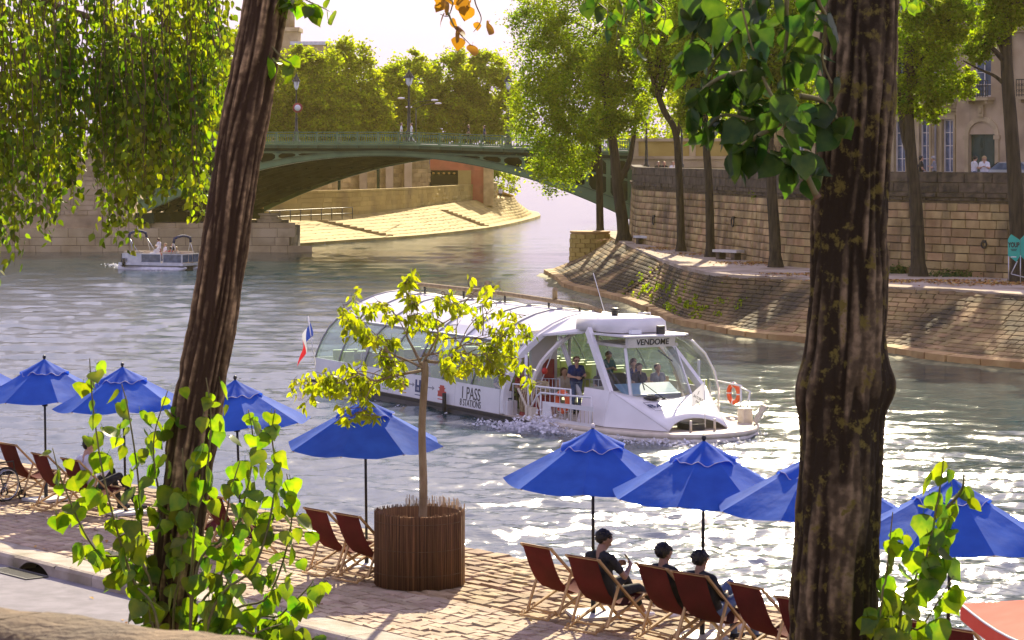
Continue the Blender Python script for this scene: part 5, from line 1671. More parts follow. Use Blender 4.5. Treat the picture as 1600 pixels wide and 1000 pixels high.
# ================================================================ people
def capsule_arrays(p0, p1, r0, r1, n=14, k=4):
    p0, p1 = Vector(p0), Vector(p1)
    t = p1 - p0
    if t.length < 1e-6: t = Vector((0, 0, 1e-4))
    d = t.normalized()
    x = d.cross(Vector((0, 0, 1))) if abs(d.z) < .9 else d.cross(Vector((1, 0, 0)))
    x.normalize(); y = d.cross(x)
    rings = []
    for i in range(k + 1):
        a = -PI / 2 + PI / 2 * i / k; rings.append((p0 + d * (r0 * math.sin(a)), r0 * math.cos(a)))
    for i in range(k + 1):
        a = PI / 2 * i / k; rings.append((p1 + d * (r1 * math.sin(a)), r1 * math.cos(a)))
    vs = []
    for c, r in rings:
        r = max(r, 1e-4)
        for j in range(n):
            b_ = 2 * PI * j / n; vs.append(c + x * (r * math.cos(b_)) + y * (r * math.sin(b_)))
    fs = []
    for i in range(len(rings) - 1):
        for j in range(n):
            j2 = (j + 1) % n; fs.append((i * n + j, i * n + j2, (i + 1) * n + j2, (i + 1) * n + j))
    fs.append(list(range(n))[::-1]); fs.append([(len(rings) - 1) * n + j for j in range(n)])
    return vs, fs

def body_mesh(prims, mats_, voxel, name='body', smooth=4):
    """one continuous skin over tapered limbs: prims are (p0, p1, r0, r1, material index)"""
    mb = MB()
    for (a, c, r0, r1, mi) in prims: mb.add(*capsule_arrays(a, c, r0, r1))
    me = mb.mesh(name, [])
    o = bpy.data.objects.new('tmp', me); col.objects.link(o)
    rm = o.modifiers.new('r', 'REMESH'); rm.mode = 'VOXEL'; rm.voxel_size = voxel
    sm = o.modifiers.new('s', 'SMOOTH'); sm.factor = .5; sm.iterations = smooth
    dg = bpy.context.evaluated_depsgraph_get(); dg.update()
    res = bpy.data.meshes.new_from_object(o.evaluated_get(dg)); res.name = name
    bpy.data.objects.remove(o); bpy.data.meshes.remove(me)
    n = len(res.polygons); c = np.zeros(n * 3, dtype=np.float32); res.polygons.foreach_get('center', c); c = c.reshape(-1, 3)
    best = np.full(n, 1e9); mi_ = np.zeros(n, dtype=np.int32)
    for (a, b_, r0, r1, mi) in prims:
        a, b_ = np.array(a[:]), np.array(b_[:]); ab = b_ - a; L = max(ab @ ab, 1e-9)
        t = np.clip((c - a) @ ab / L, 0, 1); d = np.linalg.norm(c - a - t[:, None] * ab, axis=1) - (r0 + (r1 - r0) * t)
        w_ = d < best; best[w_] = d[w_]; mi_[w_] = mi
    res.materials.clear()
    for m in mats_: res.materials.append(m)
    res.polygons.foreach_set('material_index', mi_); res.polygons.foreach_set('use_smooth', np.ones(n, dtype=bool))
    res.update()
    return res

V3 = Vector
def pose(kind, g=None):
    """joint positions; figure faces +y, x to its right, ground z = 0 (seat height for seated ones given)"""
    J = dict(pelvis=V3((0, 0, .95)), chest=V3((0, .01, 1.28)), neck=V3((0, 0, 1.47)), head=V3((0, .02, 1.62)),
             sL=V3((-.185, 0, 1.40)), sR=V3((.185, 0, 1.40)), eL=V3((-.25, -.02, 1.12)), eR=V3((.25, -.02, 1.12)), wL=V3((-.25, .06, .87)), wR=V3((.25, .06, .87)),
             hL=V3((-.09, 0, .92)), hR=V3((.09, 0, .92)), kL=V3((-.10, .02, .50)), kR=V3((.10, .02, .50)), aL=V3((-.10, -.02, .09)), aR=V3((.10, -.02, .09)), face=V3((0, 1, 0)))
    if kind == 'walk':
        J['kL'] = V3((-.10, .16, .52)); J['aL'] = V3((-.10, .22, .09)); J['kR'] = V3((.10, -.05, .50)); J['aR'] = V3((.10, -.34, .14))
        J['wL'] = V3((-.25, -.16, .92)); J['wR'] = V3((.25, .22, .95)); J['eL'] = V3((-.24, -.10, 1.13)); J['eR'] = V3((.24, .02, 1.12))
    if kind in ('lean', 'phone_stand'):
        J['eL'] = V3((-.27, .06, 1.14)); J['eR'] = V3((.27, .06, 1.14)); J['wL'] = V3((-.08, .28, 1.10)); J['wR'] = V3((.08, .28, 1.12))
        J['chest'] = V3((0, .03, 1.28)); J['head'] = V3((0, .06, 1.62))
        if kind == 'phone_stand': J['wL'] = V3((-.07, .26, 1.22)); J['wR'] = V3((.07, .26, 1.22)); J['head'] = V3((0, .07, 1.61)); J['face'] = V3((0, .85, -.5))
    if kind == 'sit':       # on a chair, seat z .45
        d = V3((0, 0, -.42))
        for k in ('pelvis', 'chest', 'neck', 'head', 'sL', 'sR', 'eL', 'eR'): J[k] = J[k] + d
        J['hL'] += d; J['hR'] += d
        J['kL'] = V3((-.11, .42, .52)); J['kR'] = V3((.11, .42, .52)); J['aL'] = V3((-.11, .40, .09)); J['aR'] = V3((.11, .40, .09))
        J['wL'] = V3((-.10, .26, .62)); J['wR'] = V3((.10, .26, .62)); J['eL'] = V3((-.25, .04, .74)); J['eR'] = V3((.25, .04, .74))
    if kind == 'wave':
        J['eR'] = V3((.30, .10, 1.45)); J['wR'] = V3((.22, .25, 1.62))
    return J

def person(name_loc, rz, J, label, top, bottom, shoes='cloth_black', skin='skin', hair='hair_brown', hairstyle='short', group=None, voxel=.03, fingers=False, sleeves='short', legs='long', scale=1.0, build=1.0, face=False, root_obj=None, seat_fix=None, category='person'):
    """a person: body in one skin (skin, top, bottom, shoes), hair as a child"""
    MI = [M[skin], M[top], M[bottom], M[shoes]]
    b_ = build
    P = []
    def cap(a, c, r0, r1, mi): P.append((V3(a), V3(c), r0, r1, mi))
    J['head'] = J['head'] - (J['head'] - J['neck']) * .2
    pel, ch, nk, hd = J['pelvis'], J['chest'], J['neck'], J['head']
    fc = V3(J['face']).normalized(); up = V3((0, 0, 1)); up = (up - fc * up.dot(fc)).normalized() if abs(up.dot(fc)) < .95 else (hd - nk).normalized()
    side = fc.cross(up)
    # torso from paired capsules so that it is wider than deep
    sx = (J['sR'] - J['sL']).normalized()
    for s in (-1, 1):
        cap(pel + sx * (.075 * s * b_), ch + sx * (.085 * s * b_), .105 * b_, .115 * b_, 1)
        cap(ch + sx * (.085 * s * b_), nk + sx * (.07 * s) + V3((0, 0, -.09)), .115 * b_, .075, 1)
        cap(pel + sx * (.08 * s * b_), (J['hR'] if s > 0 else J['hL']), .112 * b_, .10 * b_, 2)
    cap(nk - (nk - ch) * .35, nk + (hd - nk) * .4, .060, .056, 0)
    for s, S in (('L', -1), ('R', 1)):
        sh, el, wr = J['s' + s], J['e' + s], J['w' + s]
        cap(nk.lerp(sh, .35) - V3((0, 0, .022)), sh, .066, .064 * b_, 1)
        if sleeves == 'long': cap(sh, el, .060 * b_, .046, 1); cap(el, wr.lerp(el, .08), .046, .034, 1)
        elif sleeves == 'short': cap(sh, sh.lerp(el, .62), .062 * b_, .054, 1); cap(sh.lerp(el, .55), el, .046, .040, 0); cap(el, wr, .041, .028, 0)
        else: cap(sh, el, .052, .040, 0); cap(el, wr, .041, .028, 0)
        # hand
        d = (wr - el).normalized(); hv = J.get('hand' + s, d); hv = V3(hv).normalized()
        inw = (V3((0, 0, 0)) - sx * S); inw = (inw - hv * inw.dot(hv)).normalized(); nrm = hv.cross(inw).normalized()
        pm = wr + hv * .085
        if fingers:
            for q in (-1, 0, 1): cap(wr + hv * .02 + nrm * (.018 * q), pm + nrm * (.026 * q), .020, .017, 0)
            for fi, (o, ln) in enumerate(((-.034, .058), (-.012, .072), (.011, .068), (.032, .052))):
                f0 = pm + nrm * o; f1 = f0 + (hv * .85 + inw * .3).normalized() * ln * .5; f2 = f1 + (hv * .35 + inw * .9).normalized() * ln * .55
                cap(f0, f1, .0115, .0105, 0); cap(f1, f2, .0105, .009, 0)
            t0 = wr + hv * .03 + nrm * -.025; t1 = t0 + (hv * .6 - nrm * .55 + inw * .35).normalized() * .045; cap(t0, t1, .014, .012, 0); cap(t1, t1 + (hv * .8 + inw * .4).normalized() * .032, .012, .010, 0)
        else:
            cap(wr, pm, .032, .036, 0); cap(pm, pm + (hv + inw * .5).normalized() * .06, .034, .024, 0)
            cap(wr + hv * .03, wr + hv * .07 - nrm * .045, .016, .013, 0)
        hp, kn, an = J['h' + s], J['k' + s], J['a' + s]
        if legs == 'long': cap(hp, kn, .088 * b_, .060, 2); cap(kn, an, .060, .046, 2)
        elif legs == 'bare_ankle': cap(hp, kn, .088 * b_, .060, 2); cap(kn, kn.lerp(an, .72), .060, .050, 2); cap(kn.lerp(an, .68), an, .042, .036, 0)
        else: cap(hp, kn.lerp(hp, .1), .092 * b_, .074, 2); cap(kn.lerp(hp, .15), kn, .058, .054, 0); cap(kn, an, .054, .036, 0)
        toe = J.get('toe' + s)
        if toe is None:
            toe = an + V3((0, .17, -.05))
        cap(an + V3((0, -.02, -.045)), an + V3((0, 0, -.01)), .042, .044, 3)
        cap(an + V3((0, -.02, -.045)), toe, .043, .035, 3)
    # head: skull, jaw, nose, ears
    cap(hd + up * .045 - fc * .025, hd + up * .045 + fc * .022, .092, .088, 0)
    cap(hd + up * .01 + fc * .03, hd - up * .065 + fc * .055, .072, .045, 0)
    cap(hd + fc * .100 + up * .012, hd + fc * .118 - up * .018, .012, .016, 0)
    for S in (-1, 1): cap(hd + side * (.088 * S) - fc * .01 + up * .02, hd + side * (.09 * S) - fc * .012 - up * .02, .018, .013, 0)
    if face:
        for S in (-1, 1): cap(hd + fc * .088 + side * (.034 * S) + up * .048, hd + fc * .09 + side * (.05 * S) + up * .045, .014, .012, 0)
    me = body_mesh(P, MI, voxel, smooth=3)
    root = root_obj or empty('person', name_loc, rz, label, category, group)
    root.scale = (scale,) * 3
    link('body', me, root)
    # hair: a cap that leaves the face free
    m = MB(); n, k = 18, 12
    vs, fs = [], []
    R0 = {'short': 1.0, 'long': 1.06, 'bun': 1.02, 'thin': .985}[hairstyle]
    vi = {}
    for i in range(k + 1):
        th = PI * .80 * i / k
        for j in range(n):
            a = 2 * PI * j / n
            d = up * math.cos(th) + (side * math.cos(a) + fc * math.sin(a)) * math.sin(th)
            fr = d.dot(fc); ud = d.dot(up)
            lim = -.9 + 1.5 * max(0, (fr + .25)) + (.2 if abs(d.dot(side)) > .8 else 0)
            r = (.109 if ud > 0 else .106) * R0 + .009 * mnoise.noise(d * 6) + .004 * mnoise.noise(d * 17)
            c = hd + up * .043 - fc * .006
            if ud < lim: r *= .74
            vs.append(c + V3(d) * r * (1 + .17 * max(0, -fr)))
    for i in range(k):
        for j in range(n): fs.append((i * n + j, (i + 1) * n + j, (i + 1) * n + (j + 1) % n, i * n + (j + 1) % n))
    m.add(vs, fs, True)
    if voxel < .018:
        hg = random.Random(len(J) + int(hd.z * 977))
        for q in range(90):
            d = V3((hg.gauss(0, 1), hg.gauss(0, 1), hg.gauss(0, 1))).normalized(); fr = d.dot(fc)
            if d.dot(up) < -.55 + 1.2 * max(0, fr + .3): continue
            p0 = hd + up * .043 - fc * .006 + d * (.107 * (1 + .17 * max(0, -fr))); flow = (-up * .7 + d * .35 + V3((hg.gauss(0, .5), hg.gauss(0, .5), hg.gauss(0, .3)))).normalized()
            m.tube([p0 - d * .01, p0 + flow * .022 + d * .003, p0 + flow * .036], [.010, .008, .001], 5, cap=False)
    if hairstyle == 'long':
        for q in range(7):
            a = -1.25 + 2.5 * q / 6; d = (-fc * math.cos(a) + side * math.sin(a))
            m.add(*capsule_arrays(hd + d * .088 + up * .03, hd + d * .10 - up * .20, .035, .026, 8, 2), smooth=True)
    if hairstyle == 'bun': m.ell(hd - fc * .09 + up * .11, (.045, .045, .045), 10, 6)
    m.build('hair', M[hair], root)
    if face:
        for S in (-1, 1):
            e = MB(); e.ell(hd + fc * .088 + side * (.034 * S) + up * .022, (.013, .010, .009), 8, 6); e.build('eye', M['black'], root)
        l = MB(); l.add(*capsule_arrays(hd + fc * .094 - up * .045 - side * .022, hd + fc * .094 - up * .045 + side * .022, .007, .007, 8, 2), smooth=True); l.build('mouth', M['cloth_red'], root)
    return root

# ================================================================ things on the near quay
def make_umbrella():
    root = empty('parasol', (0, 0, 0))
    ap, rim, RR = 2.50, 1.84, 1.22
    def ring(k, r, z): a = 2 * PI * (k + .5) / 8; return V3((r * math.cos(a), r * math.sin(a), z))
    n, nv = 8, 9
    c = MB()
    for k in range(8):
        vs, fs = [], []
        W_ = 7
        for i in range(nv + 1):
            f = i / nv; r = RR * (.16 + .84 * f)
            z = ap - .10 - (ap - .10 - rim) * (f ** .96)
            A, Bp = ring(k, r, z), ring(k + 1, r, z)
            for j in range(W_ + 1):
                t = j / W_; p = A.lerp(Bp, t)
                sag = math.sin(PI * t) * (.055 * f) 
                wr = .007 * math.sin(17 * f + 5 * t + k * 2.1) * math.sin(PI * t) + .012 * mnoise.noise(V3((t * 4 + k * 7, f * 9, k)))* math.sin(PI * t)
                p.z += -sag * .55 + wr - (.02 * math.sin(PI * t) if i == nv else 0); 
                p.x *= 1 - sag * .16; p.y *= 1 - sag * .16
                vs.append(p)
        for i in range(nv):
            for j in range(W_): a = i * (W_ + 1) + j; fs.append((a, a + W_ + 1, a + W_ + 2, a + 1))
        MB().add(vs, fs, True).build('canopy_panel', M['canvas_blue'], root)
    # wind vent: a ruffled upper cap with a loose scalloped edge
    vs, fs = [], []; N = 64; K = 7
    for i in range(K + 1):
        f = i / K
        for j in range(N):
            a = 2 * PI * j / N; oct_ = math.cos(PI / 8) / math.cos(((a + PI / 8 - PI / 8) % (PI / 4)) - PI / 8)
            r = .02 + .43 * f * oct_
            z = ap + .02 - .235 * f ** .9 + (f ** 3) * (.016 * math.sin(a * 13 + .9 * math.sin(a * 3)) + .02 * math.sin(a * 5 + 1) + .014 * math.sin(a * 7 + 2)) + .012 * f * math.sin(a * 8 + f * 4)
            vs.append((r * math.cos(a), r * math.sin(a), z))
    for i in range(K):
        for j in range(N): fs.append((i * N + j, (i + 1) * N + j, (i + 1) * N + (j + 1) % N, i * N + (j + 1) % N))
    vent = MB().add(vs, fs, True).build('vent_cap', M['canvas_blue'], root)
    m = MB()
    E = [V3(vs[K * N + j]) for j in range(N)] + [V3(vs[K * N])]
    m.tube([p + V3((0, 0, -.004)) for p in E], .0035, 4, cap=False); m.build('piping', M['cloth_white'], vent)
    m = MB(); m.tube([(0, 0, .03), (0, 0, ap + .03)], .021, 10); m.build('pole', M['pole'], root)
    m = MB(); m.ell((0, 0, ap + .06), (.032, .032, .036), 10, 8); m.tube([(0, 0, ap), (0, 0, ap + .04)], .018, 8); m.build('finial', M['pole'], root)
    for k in range(8):
        r_ = MB(); r_.bar(ring(k - .0, .1, ap - .17), ring(k, RR * .99, rim - .012), .02, .014); r_.build('rib', M['chair_wood'], root)
        s_ = MB(); s_.bar((0.02 * math.cos(2 * PI * (k + .5) / 8), .02 * math.sin(2 * PI * (k + .5) / 8), 1.72), ring(k, .62, ap - .46), .014, .012); s_.build('strut', M['chair_wood'], root)
    m = MB(); m.lathe([(.05, 1.68), (.05, 1.76), (.02, 1.77)], n=10); m.build('hub', M['pole'], root)
    m = MB(); m.box((0, 0, .022), (.62, .62, .045)); m.build('base_plate', M['slab'], root)
    m = MB(); m.lathe([(.034, .045), (.034, .36), (.026, .37)], n=10); m.build('pole_sleeve', M['pole'], root)
    return root
UM = [(-45, 553, 'blue parasol cut off by the left edge of the picture'), (72, 558, 'blue parasol with its pole in clear view, second from the left edge'), (197, 570, 'blue parasol behind the leafy shoots, left of the leaning trunk'),
      (377, 590, 'blue parasol just right of the leaning trunk, leaves in front of it'), (573, 618, 'blue parasol beside the reed planter, below the young tree'),
      (927, 664, 'blue parasol in front of the bow of the white boat, pale ball on its tip'), (1097, 684, 'blue parasol with a dark ball on its tip, above two seated friends'),
      (1262, 705, 'blue parasol half hidden behind the thick lichened trunk'), (1478, 742, 'blue parasol at the right edge, behind the leafy shoot')]
u0 = make_umbrella()
g = random.Random(50)
upos = []
for i, (px_, py_, lab) in enumerate(UM):
    o = u0 if i == 0 else copy_tree(u0)
    Y = FPX * (EYE - 2.56) / (py_ - 240)
    p = at(px_, py_, Y); o.location = (p.x, p.y, 0)
    o.rotation_euler = (R(g.uniform(-2.2, 2.2)), R(g.uniform(-2.2, 2.2)), g.uniform(0, PI / 4) if i not in (5, 6) else (.25, .05)[i - 5])
    tag(o, lab, 'parasol', 'blue parasols along the quay')
    if i == 5: [setattr(c.material_slots[0], 'link', 'OBJECT') or setattr(c.material_slots[0], 'material', M['white_warm']) for c in o.children if c.name.startswith('finial')]
    upos.append(o.location.copy())

def make_chair():
    """folding deck chair, faces +y, x to its right"""
    root = empty('deck_chair', (0, 0, 0))
    w_ = .29
    T, F = (-.46, .97), (.52, .03)        # back rail
    Bk, S = (-.50, .03), (.44, .43)       # base rail
    Pv, Nt = (-.12, .62), (-.33, .10)     # prop
    for s in (-1, 1):
        m = MB(); m.bar((s * w_, *T), (s * w_, *F), .026, .042, up=(1, 0, 0)); m.build('back_rail', M['chair_wood'], root)
        m = MB(); m.bar((s * (w_ - .035), *Bk), (s * (w_ - .035), *S), .026, .042, up=(1, 0, 0)); m.build('seat_rail', M['chair_wood'], root)
        m = MB(); m.bar((s * (w_ + .032), *Pv), (s * (w_ + .032), *Nt), .022, .036, up=(1, 0, 0)); m.build('prop', M['chair_wood'], root)
        for q in range(3):
            f = .04 + q * .10; y, z = Bk[0] + (S[0] - Bk[0]) * f, Bk[1] + (S[1] - Bk[1]) * f
            m = MB(); m.torus((s * (w_ - .02), y, z + .025), .022, .008, Matrix.Rotation(R(90), 3, 'Y'), 8, 5); m.build('notch', M['chair_wood'], root)
    for (y, z, ww) in ((*T, w_ + .03), (*F, w_ + .02), (*Bk, w_), (*S, w_), (*Nt, w_ + .04)):
        m = MB(); m.tube([(-ww, y, z), (ww, y, z)], .016, 8); m.build('crossbar', M['chair_wood'], root)
    prof = [(-.475, .985), (-.46, .955), (-.415, .84), (-.35, .68), (-.26, .52), (-.13, .39), (.02, .33), (.18, .335), (.32, .375), (.43, .425), (.455, .45)]
    vs, fs = [], []; NX = 8
    for (y, z) in prof:
        for j in range(NX + 1):
            x = -w_ * .93 + 2 * w_ * .93 * j / NX
            e = (x / w_) ** 2
            sag = -.018 * (1 - e) * (1 if -.42 < y < .4 else 0)
            vs.append((x, y + sag * .6, z + sag))
    k = len(vs)
    vs += [(x, y - .004, z - .006) for x, y, z in vs]
    W_ = NX + 1
    for i in range(len(prof) - 1):
        for j in range(NX): a = i * W_ + j; fs += [(a, a + W_, a + W_ + 1, a + 1), (k + a, k + a + 1, k + a + W_ + 1, k + a + W_)]
    MB().add(vs, fs, True).build('sling', M['canvas_red'], root)
    return root
CH = [  # pixel of the top left corner of the back, turn, label
    (816, 850, 0, 'empty dark red deck chair, first of the row right of the planter'), (886, 868, 3, 'deck chair under the man with the phone'),
    (995, 881, -2, 'deck chair with only the hair of its sitter showing, between the two other occupied ones'), (1050, 893, 4, 'deck chair under the friend in jeans, right of the parasol pole'),
    (1140, 911, -3, 'empty deck chair left of the thick lichened trunk, closest to it'), (1212, 932, 2, 'deck chair mostly hidden behind the thick lichened trunk'),
    (1376, 962, 0, 'deck chair right of the thick trunk behind the leafy shoot'), (1455, 978, 4, 'rightmost deck chair at the bottom edge of the picture'),
    (476, 794, 0, 'empty deck chair left of the reed planter, the farther of two'), (523, 802, 2, 'empty deck chair touching the left side of the reed planter'),
    (318, 772, -3, 'deck chair behind the leaning trunk'), (262, 764, 3, 'deck chair hidden behind the leafy shoots, left of the leaning trunk'),
    (96, 716, 0, 'deck chair under the person in white at the left'), (50, 708, -2, 'deck chair just left of the person in white'), (-2, 692, 3, 'brownish deck chair beside the wheelchair at the left edge')]
c0 = make_chair()
QF = math.atan2(.641, .767) - PI / 2              # +y faces the river
chairs = []
for i, (px_, py_, tw, lab) in enumerate(CH):
    o = c0 if i == 0 else copy_tree(c0)
    rz = QF + R(tw)
    Rm = Matrix.Rotation(rz, 3, 'Z')
    off = Rm @ V3((-.29, -.46, .97))
    Y = FPX * (EYE - .97) / (py_ - 240); p = at(px_, py_, Y)
    o.location = (p.x - off.x, p.y - off.y, .005); o.rotation_euler = (0, 0, rz)
    tag(o, lab, 'deck chair', 'red deck chairs along the quay'); chairs.append(o)

# the sitters: poses in the chair's own space
def sitter(ci, label, J, **k):
    c = chairs[ci]
    return person(c.location, c.rotation_euler.z, J, label, **k)
def recline(lean=0.0, kn=(.62, .62), phone=False, feet=(.55, .85), head_tilt=0.0, cross=False):
    J = dict(pelvis=V3((0, -.06, .47)), chest=V3((0, -.22, .76)), neck=V3((0, -.30 + lean, .97)), head=V3((0, -.27 + lean, 1.13)),
             sL=V3((-.19, -.26 + lean * .7, .90)), sR=V3((.19, -.26 + lean * .7, .90)), eL=V3((-.26, -.12, .66)), eR=V3((.26, -.12, .66)), wL=V3((-.12, .10, .66)), wR=V3((.12, .10, .66)),
             hL=V3((-.10, .0, .46)), hR=V3((.10, .0, .46)), kL=V3((-.12, .44, kn[0])), kR=V3((.12, .44, kn[1])), aL=V3((-.12, feet[0], .10)), aR=V3((.12, feet[1], .10)), face=V3((0, 1, -.25)))
    if phone:
        J.update(neck=V3((.03, -.17, 1.02)), head=V3((.03, -.10, 1.19)), chest=V3((0, -.16, .76)), sL=V3((-.18, -.16, .94)), sR=V3((.20, -.14, .94)), eL=V3((-.24, .02, .72)), eR=V3((.27, .04, .70)), wL=V3((-.02, .17, .80)), wR=V3((.20, .20, .80)), handL=V3((.45, .75, .35)), handR=V3((-.45, .75, .35)), face=V3((.45, .8, -.42)))
    return J
s1 = sitter(1, 'person with short black hair leaning forward over a phone in a deck chair', recline(0, (.60, .50), True, (.80, 1.05)), top='cloth_black', bottom='cloth_black', shoes='cloth_white', skin='skin_dark', hair='hair_black', sleeves='short', legs='bare_ankle', voxel=.0125, fingers=True, face=True)
ph = chairs[1]; Rm = Matrix.Rotation(ph.rotation_euler.z, 3, 'Z')
pp_ = V3(ph.location) + Rm @ V3((.09, .29, .88))
fo = empty('phone', pp_, ph.rotation_euler.z + .3, 'black phone in the hands of the person in the deck chair', 'phone')
fo.rotation_euler = (R(35), 0, ph.rotation_euler.z - .5)
MB().box((0, 0, 0), (.078, .012, .155)).build('case', M['black'], fo); MB().box((0, -.0075, 0), (.068, .003, .14)).build('screen', M['screen'], fo)
s2 = sitter(2, 'person sunk low in a deck chair, only black hair and dark clothes visible', recline(0.02, (.62, .60), False, (.70, .95)), top='cloth_black', bottom='cloth_black', shoes='cloth_white', skin='skin_dark', hair='hair_black', voxel=.016, fingers=True, sleeves='short', legs='bare_ankle')
s3 = sitter(3, 'person in black top and blue jeans with raised knees in a deck chair', recline(0.02, (.74, .66), False, (.52, .66)), top='cloth_black', bottom='denim', shoes='cloth_black', skin='skin_dark', hair='hair_black', voxel=.014, fingers=True, sleeves='long')
s4 = sitter(12, 'person in a white shirt lounging behind the leafy shoots at the left', recline(0.04, (.70, .64), True, (.60, .80)), top='cloth_white', bottom='cloth_black', shoes='cloth_black', skin='skin', hair='hair_black', voxel=.016, sleeves='long', build=1.05)
# wheelchair at the left edge
wc = empty('wheelchair', on(-8, 782, 0), QF + .2, 'black wheelchair cut off by the left edge, beside a deck chair', 'wheelchair')
for s in (-1, 1):
    m = MB(); m.torus((s * .29, 0, .31), .295, .018, Matrix.Rotation(R(90), 3, 'Y'), 32, 6); wh = m.build('wheel', M['rubber'], wc)
    m = MB(); m.torus((s * .33, 0, .31), .26, .009, Matrix.Rotation(R(90), 3, 'Y'), 28, 5); m.build('push_rim', M['steel'], wh)
    m = MB()
    for q in range(16): m.tube([(s * .29, 0, .31), (s * .29, .285 * math.cos(q * PI / 8), .31 + .285 * math.sin(q * PI / 8))], .0035, 4)
    m.build('spokes', M['steel'], wh)['kind'] = 'stuff'
    m = MB(); m.tube([(s * .29, 0, .31), (s * .25, 0, .31)], .03, 10); m.build('axle', M['lamp_iron'], wc)
    m = MB(); m.torus((s * .24, .42, .09), .075, .018, Matrix.Rotation(R(90), 3, 'Y'), 16, 6); m.build('caster', M['rubber'], wc)
    m = MB(); m.tube([(s * .24, -.2, .95), (s * .24, -.18, .48), (s * .24, .3, .48), (s * .24, .42, .1)], .014, 6); m.tube([(s * .24, -.2, .95), (s * .24, -.32, .95)], .018, 8); m.tube([(s * .24, -.2, .7), (s * .24, .22, .7), (s * .24, .26, .48)], .014, 6); m.build('side_frame', M['lamp_iron'], wc)
m = MB(); m.box((0, .07, .5), (.46, .46, .06)); m.build('seat', M['black'], wc)
m = MB(); m.box((0, -.2, .72), (.46, .04, .42)); m.build('backrest', M['black'], wc)
# red parasol at the bottom right corner, seen from above
rp0 = at(1738, 960, 24.5)
rd = empty('red_parasol', (rp0.x, rp0.y, 0), .12, 'coral red square parasol in the bottom right corner', 'parasol')
zc = at(1560, 972, 24.5).z
for k in range(4):
    vs, fs = [], []
    for i in range(7):
        f = .05 + .95 * i / 6; r = 1.15 * f * 1.414
        a0, a1 = PI / 4 + k * PI / 2, PI / 4 + (k + 1) * PI / 2
        A, B_ = V3((r * math.cos(a0), r * math.sin(a0), zc + .26 * (1 - f))), V3((r * math.cos(a1), r * math.sin(a1), zc + .26 * (1 - f)))
        for j in range(7):
            p = A.lerp(B_, j / 6); p.z -= .05 * f * math.sin(PI * j / 6); vs.append(p)
    for i in range(6):
        for j in range(6): a = i * 7 + j; fs.append((a, a + 7, a + 8, a + 1))
    pn_ = MB().add(vs, fs, True).build('canopy_panel', M['canvas_coral'], rd)
    m = MB(); m.tube([vs[42 + j] for j in range(7)], .012, 5); m.build('hem', M['cloth_white'], pn_)
    E = [V3(vs[42 + j]) for j in range(7)]
    m = MB(); m.add([p for p in E] + [p + V3((0, 0, -.16)) for p in E], [(j, j + 1, j + 8, j + 7) for j in range(6)]); m.build('valance', M['canvas_coral'], rd)
m = MB(); m.tube([(0, 0, 0), (0, 0, zc + .3)], .022, 10); m.build('pole', M['pole'], rd)
m = MB(); m.box((0, 0, .03), (.6, .6, .06)); m.build('base_plate', M['slab'], rd)
# fallen leaves on the quay and the road
g = random.Random(61)
P = []
for i in range(140):
    t, s = g.uniform(-14, 8), (g.uniform(3.2, 9.5) if i % 3 else g.uniform(.5, 5.2)); z = .012 if s < KERB else -.172
    q = Q(t, s, z); P.append((q.x, q.y, q.z))
o = leaf_quads('fallen_leaves', np.array(P), .085, M['litter'], None, 61, up=4.0); o['kind'] = 'stuff'

# ================================================================ the glazed river bus
BO = V3((2.4958, 79.0633, WATER)); BPHI = -R(62)
boat = empty('river_bus', BO, BPHI, 'long white glass roofed river passenger boat passing behind the young tree', 'boat')
BMW = Matrix.Translation(BO) @ Matrix.Rotation(BPHI, 4, 'Z')
def L(a, b_, z): return V3((a, -b_, z))                       # a forward, b towards the near side, z over the water
def BW_(a, b_, z): return BMW @ L(a, b_, z)
def text(name, body, size, M4, material, parent, depth=.004, squeeze=1.0, align='CENTER', bold=0.0):
    """flat lettering as a mesh: M4 maps text x / y / normal into the parent's space"""
    c = bpy.data.curves.new(name, 'FONT'); c.body = body; c.size = size; c.align_x = align; c.align_y = 'CENTER'; c.extrude = depth; c.offset = bold
    o = bpy.data.objects.new('tmp', c); col.objects.link(o)
    dg = bpy.context.evaluated_depsgraph_get(); dg.update()
    me = bpy.data.meshes.new_from_object(o.evaluated_get(dg)); me.name = name
    bpy.data.objects.remove(o)
    me.transform(Matrix.Diagonal((squeeze, 1, 1, 1)))
    me.materials.clear(); me.materials.append(material)
    return link(name, me, parent, M4)
def frame4(o, x, y):
    x = V3(x).normalized(); n = x.cross(V3(y)).normalized(); y = n.cross(x)
    return Matrix(((x.x, y.x, n.x, o[0]), (x.y, y.y, n.y, o[1]), (x.z, y.z, n.z, o[2]), (0, 0, 0, 1)))

# --- hulls
def hull(name, stations, material):
    """stations: (a, [(b, z)...] cross section)"""
    vs, fs = [], []; n = len(stations[0][1])
    for a, sec in stations: vs += [L(a, b_, z) for b_, z in sec]
    for i in range(len(stations) - 1):
        for j in range(n): fs.append((i * n + j, i * n + (j + 1) % n, (i + 1) * n + (j + 1) % n, (i + 1) * n + j))
    fs += [list(range(n))[::-1], [(len(stations) - 1) * n + j for j in range(n)]]
    return MB().add(vs, fs).build(name, material, boat)
for s in (1, -1):
    sec = lambda w0, w1, zb: [(s * w0, .30), (s * w1, .30), (s * (w1 - .02), zb), (s * (w0 + .1), zb - .2)]
    hull('side_hull', [(-14.4, sec(1.9, 3.0, .02)), (-13.6, sec(1.7, 3.22, -.3)), (-2, sec(1.7, 3.24, -.3)), (0.4, sec(1.9, 3.22, -.3)), (2.0, sec(2.6, 3.05, -.1))], M['hull_black'])
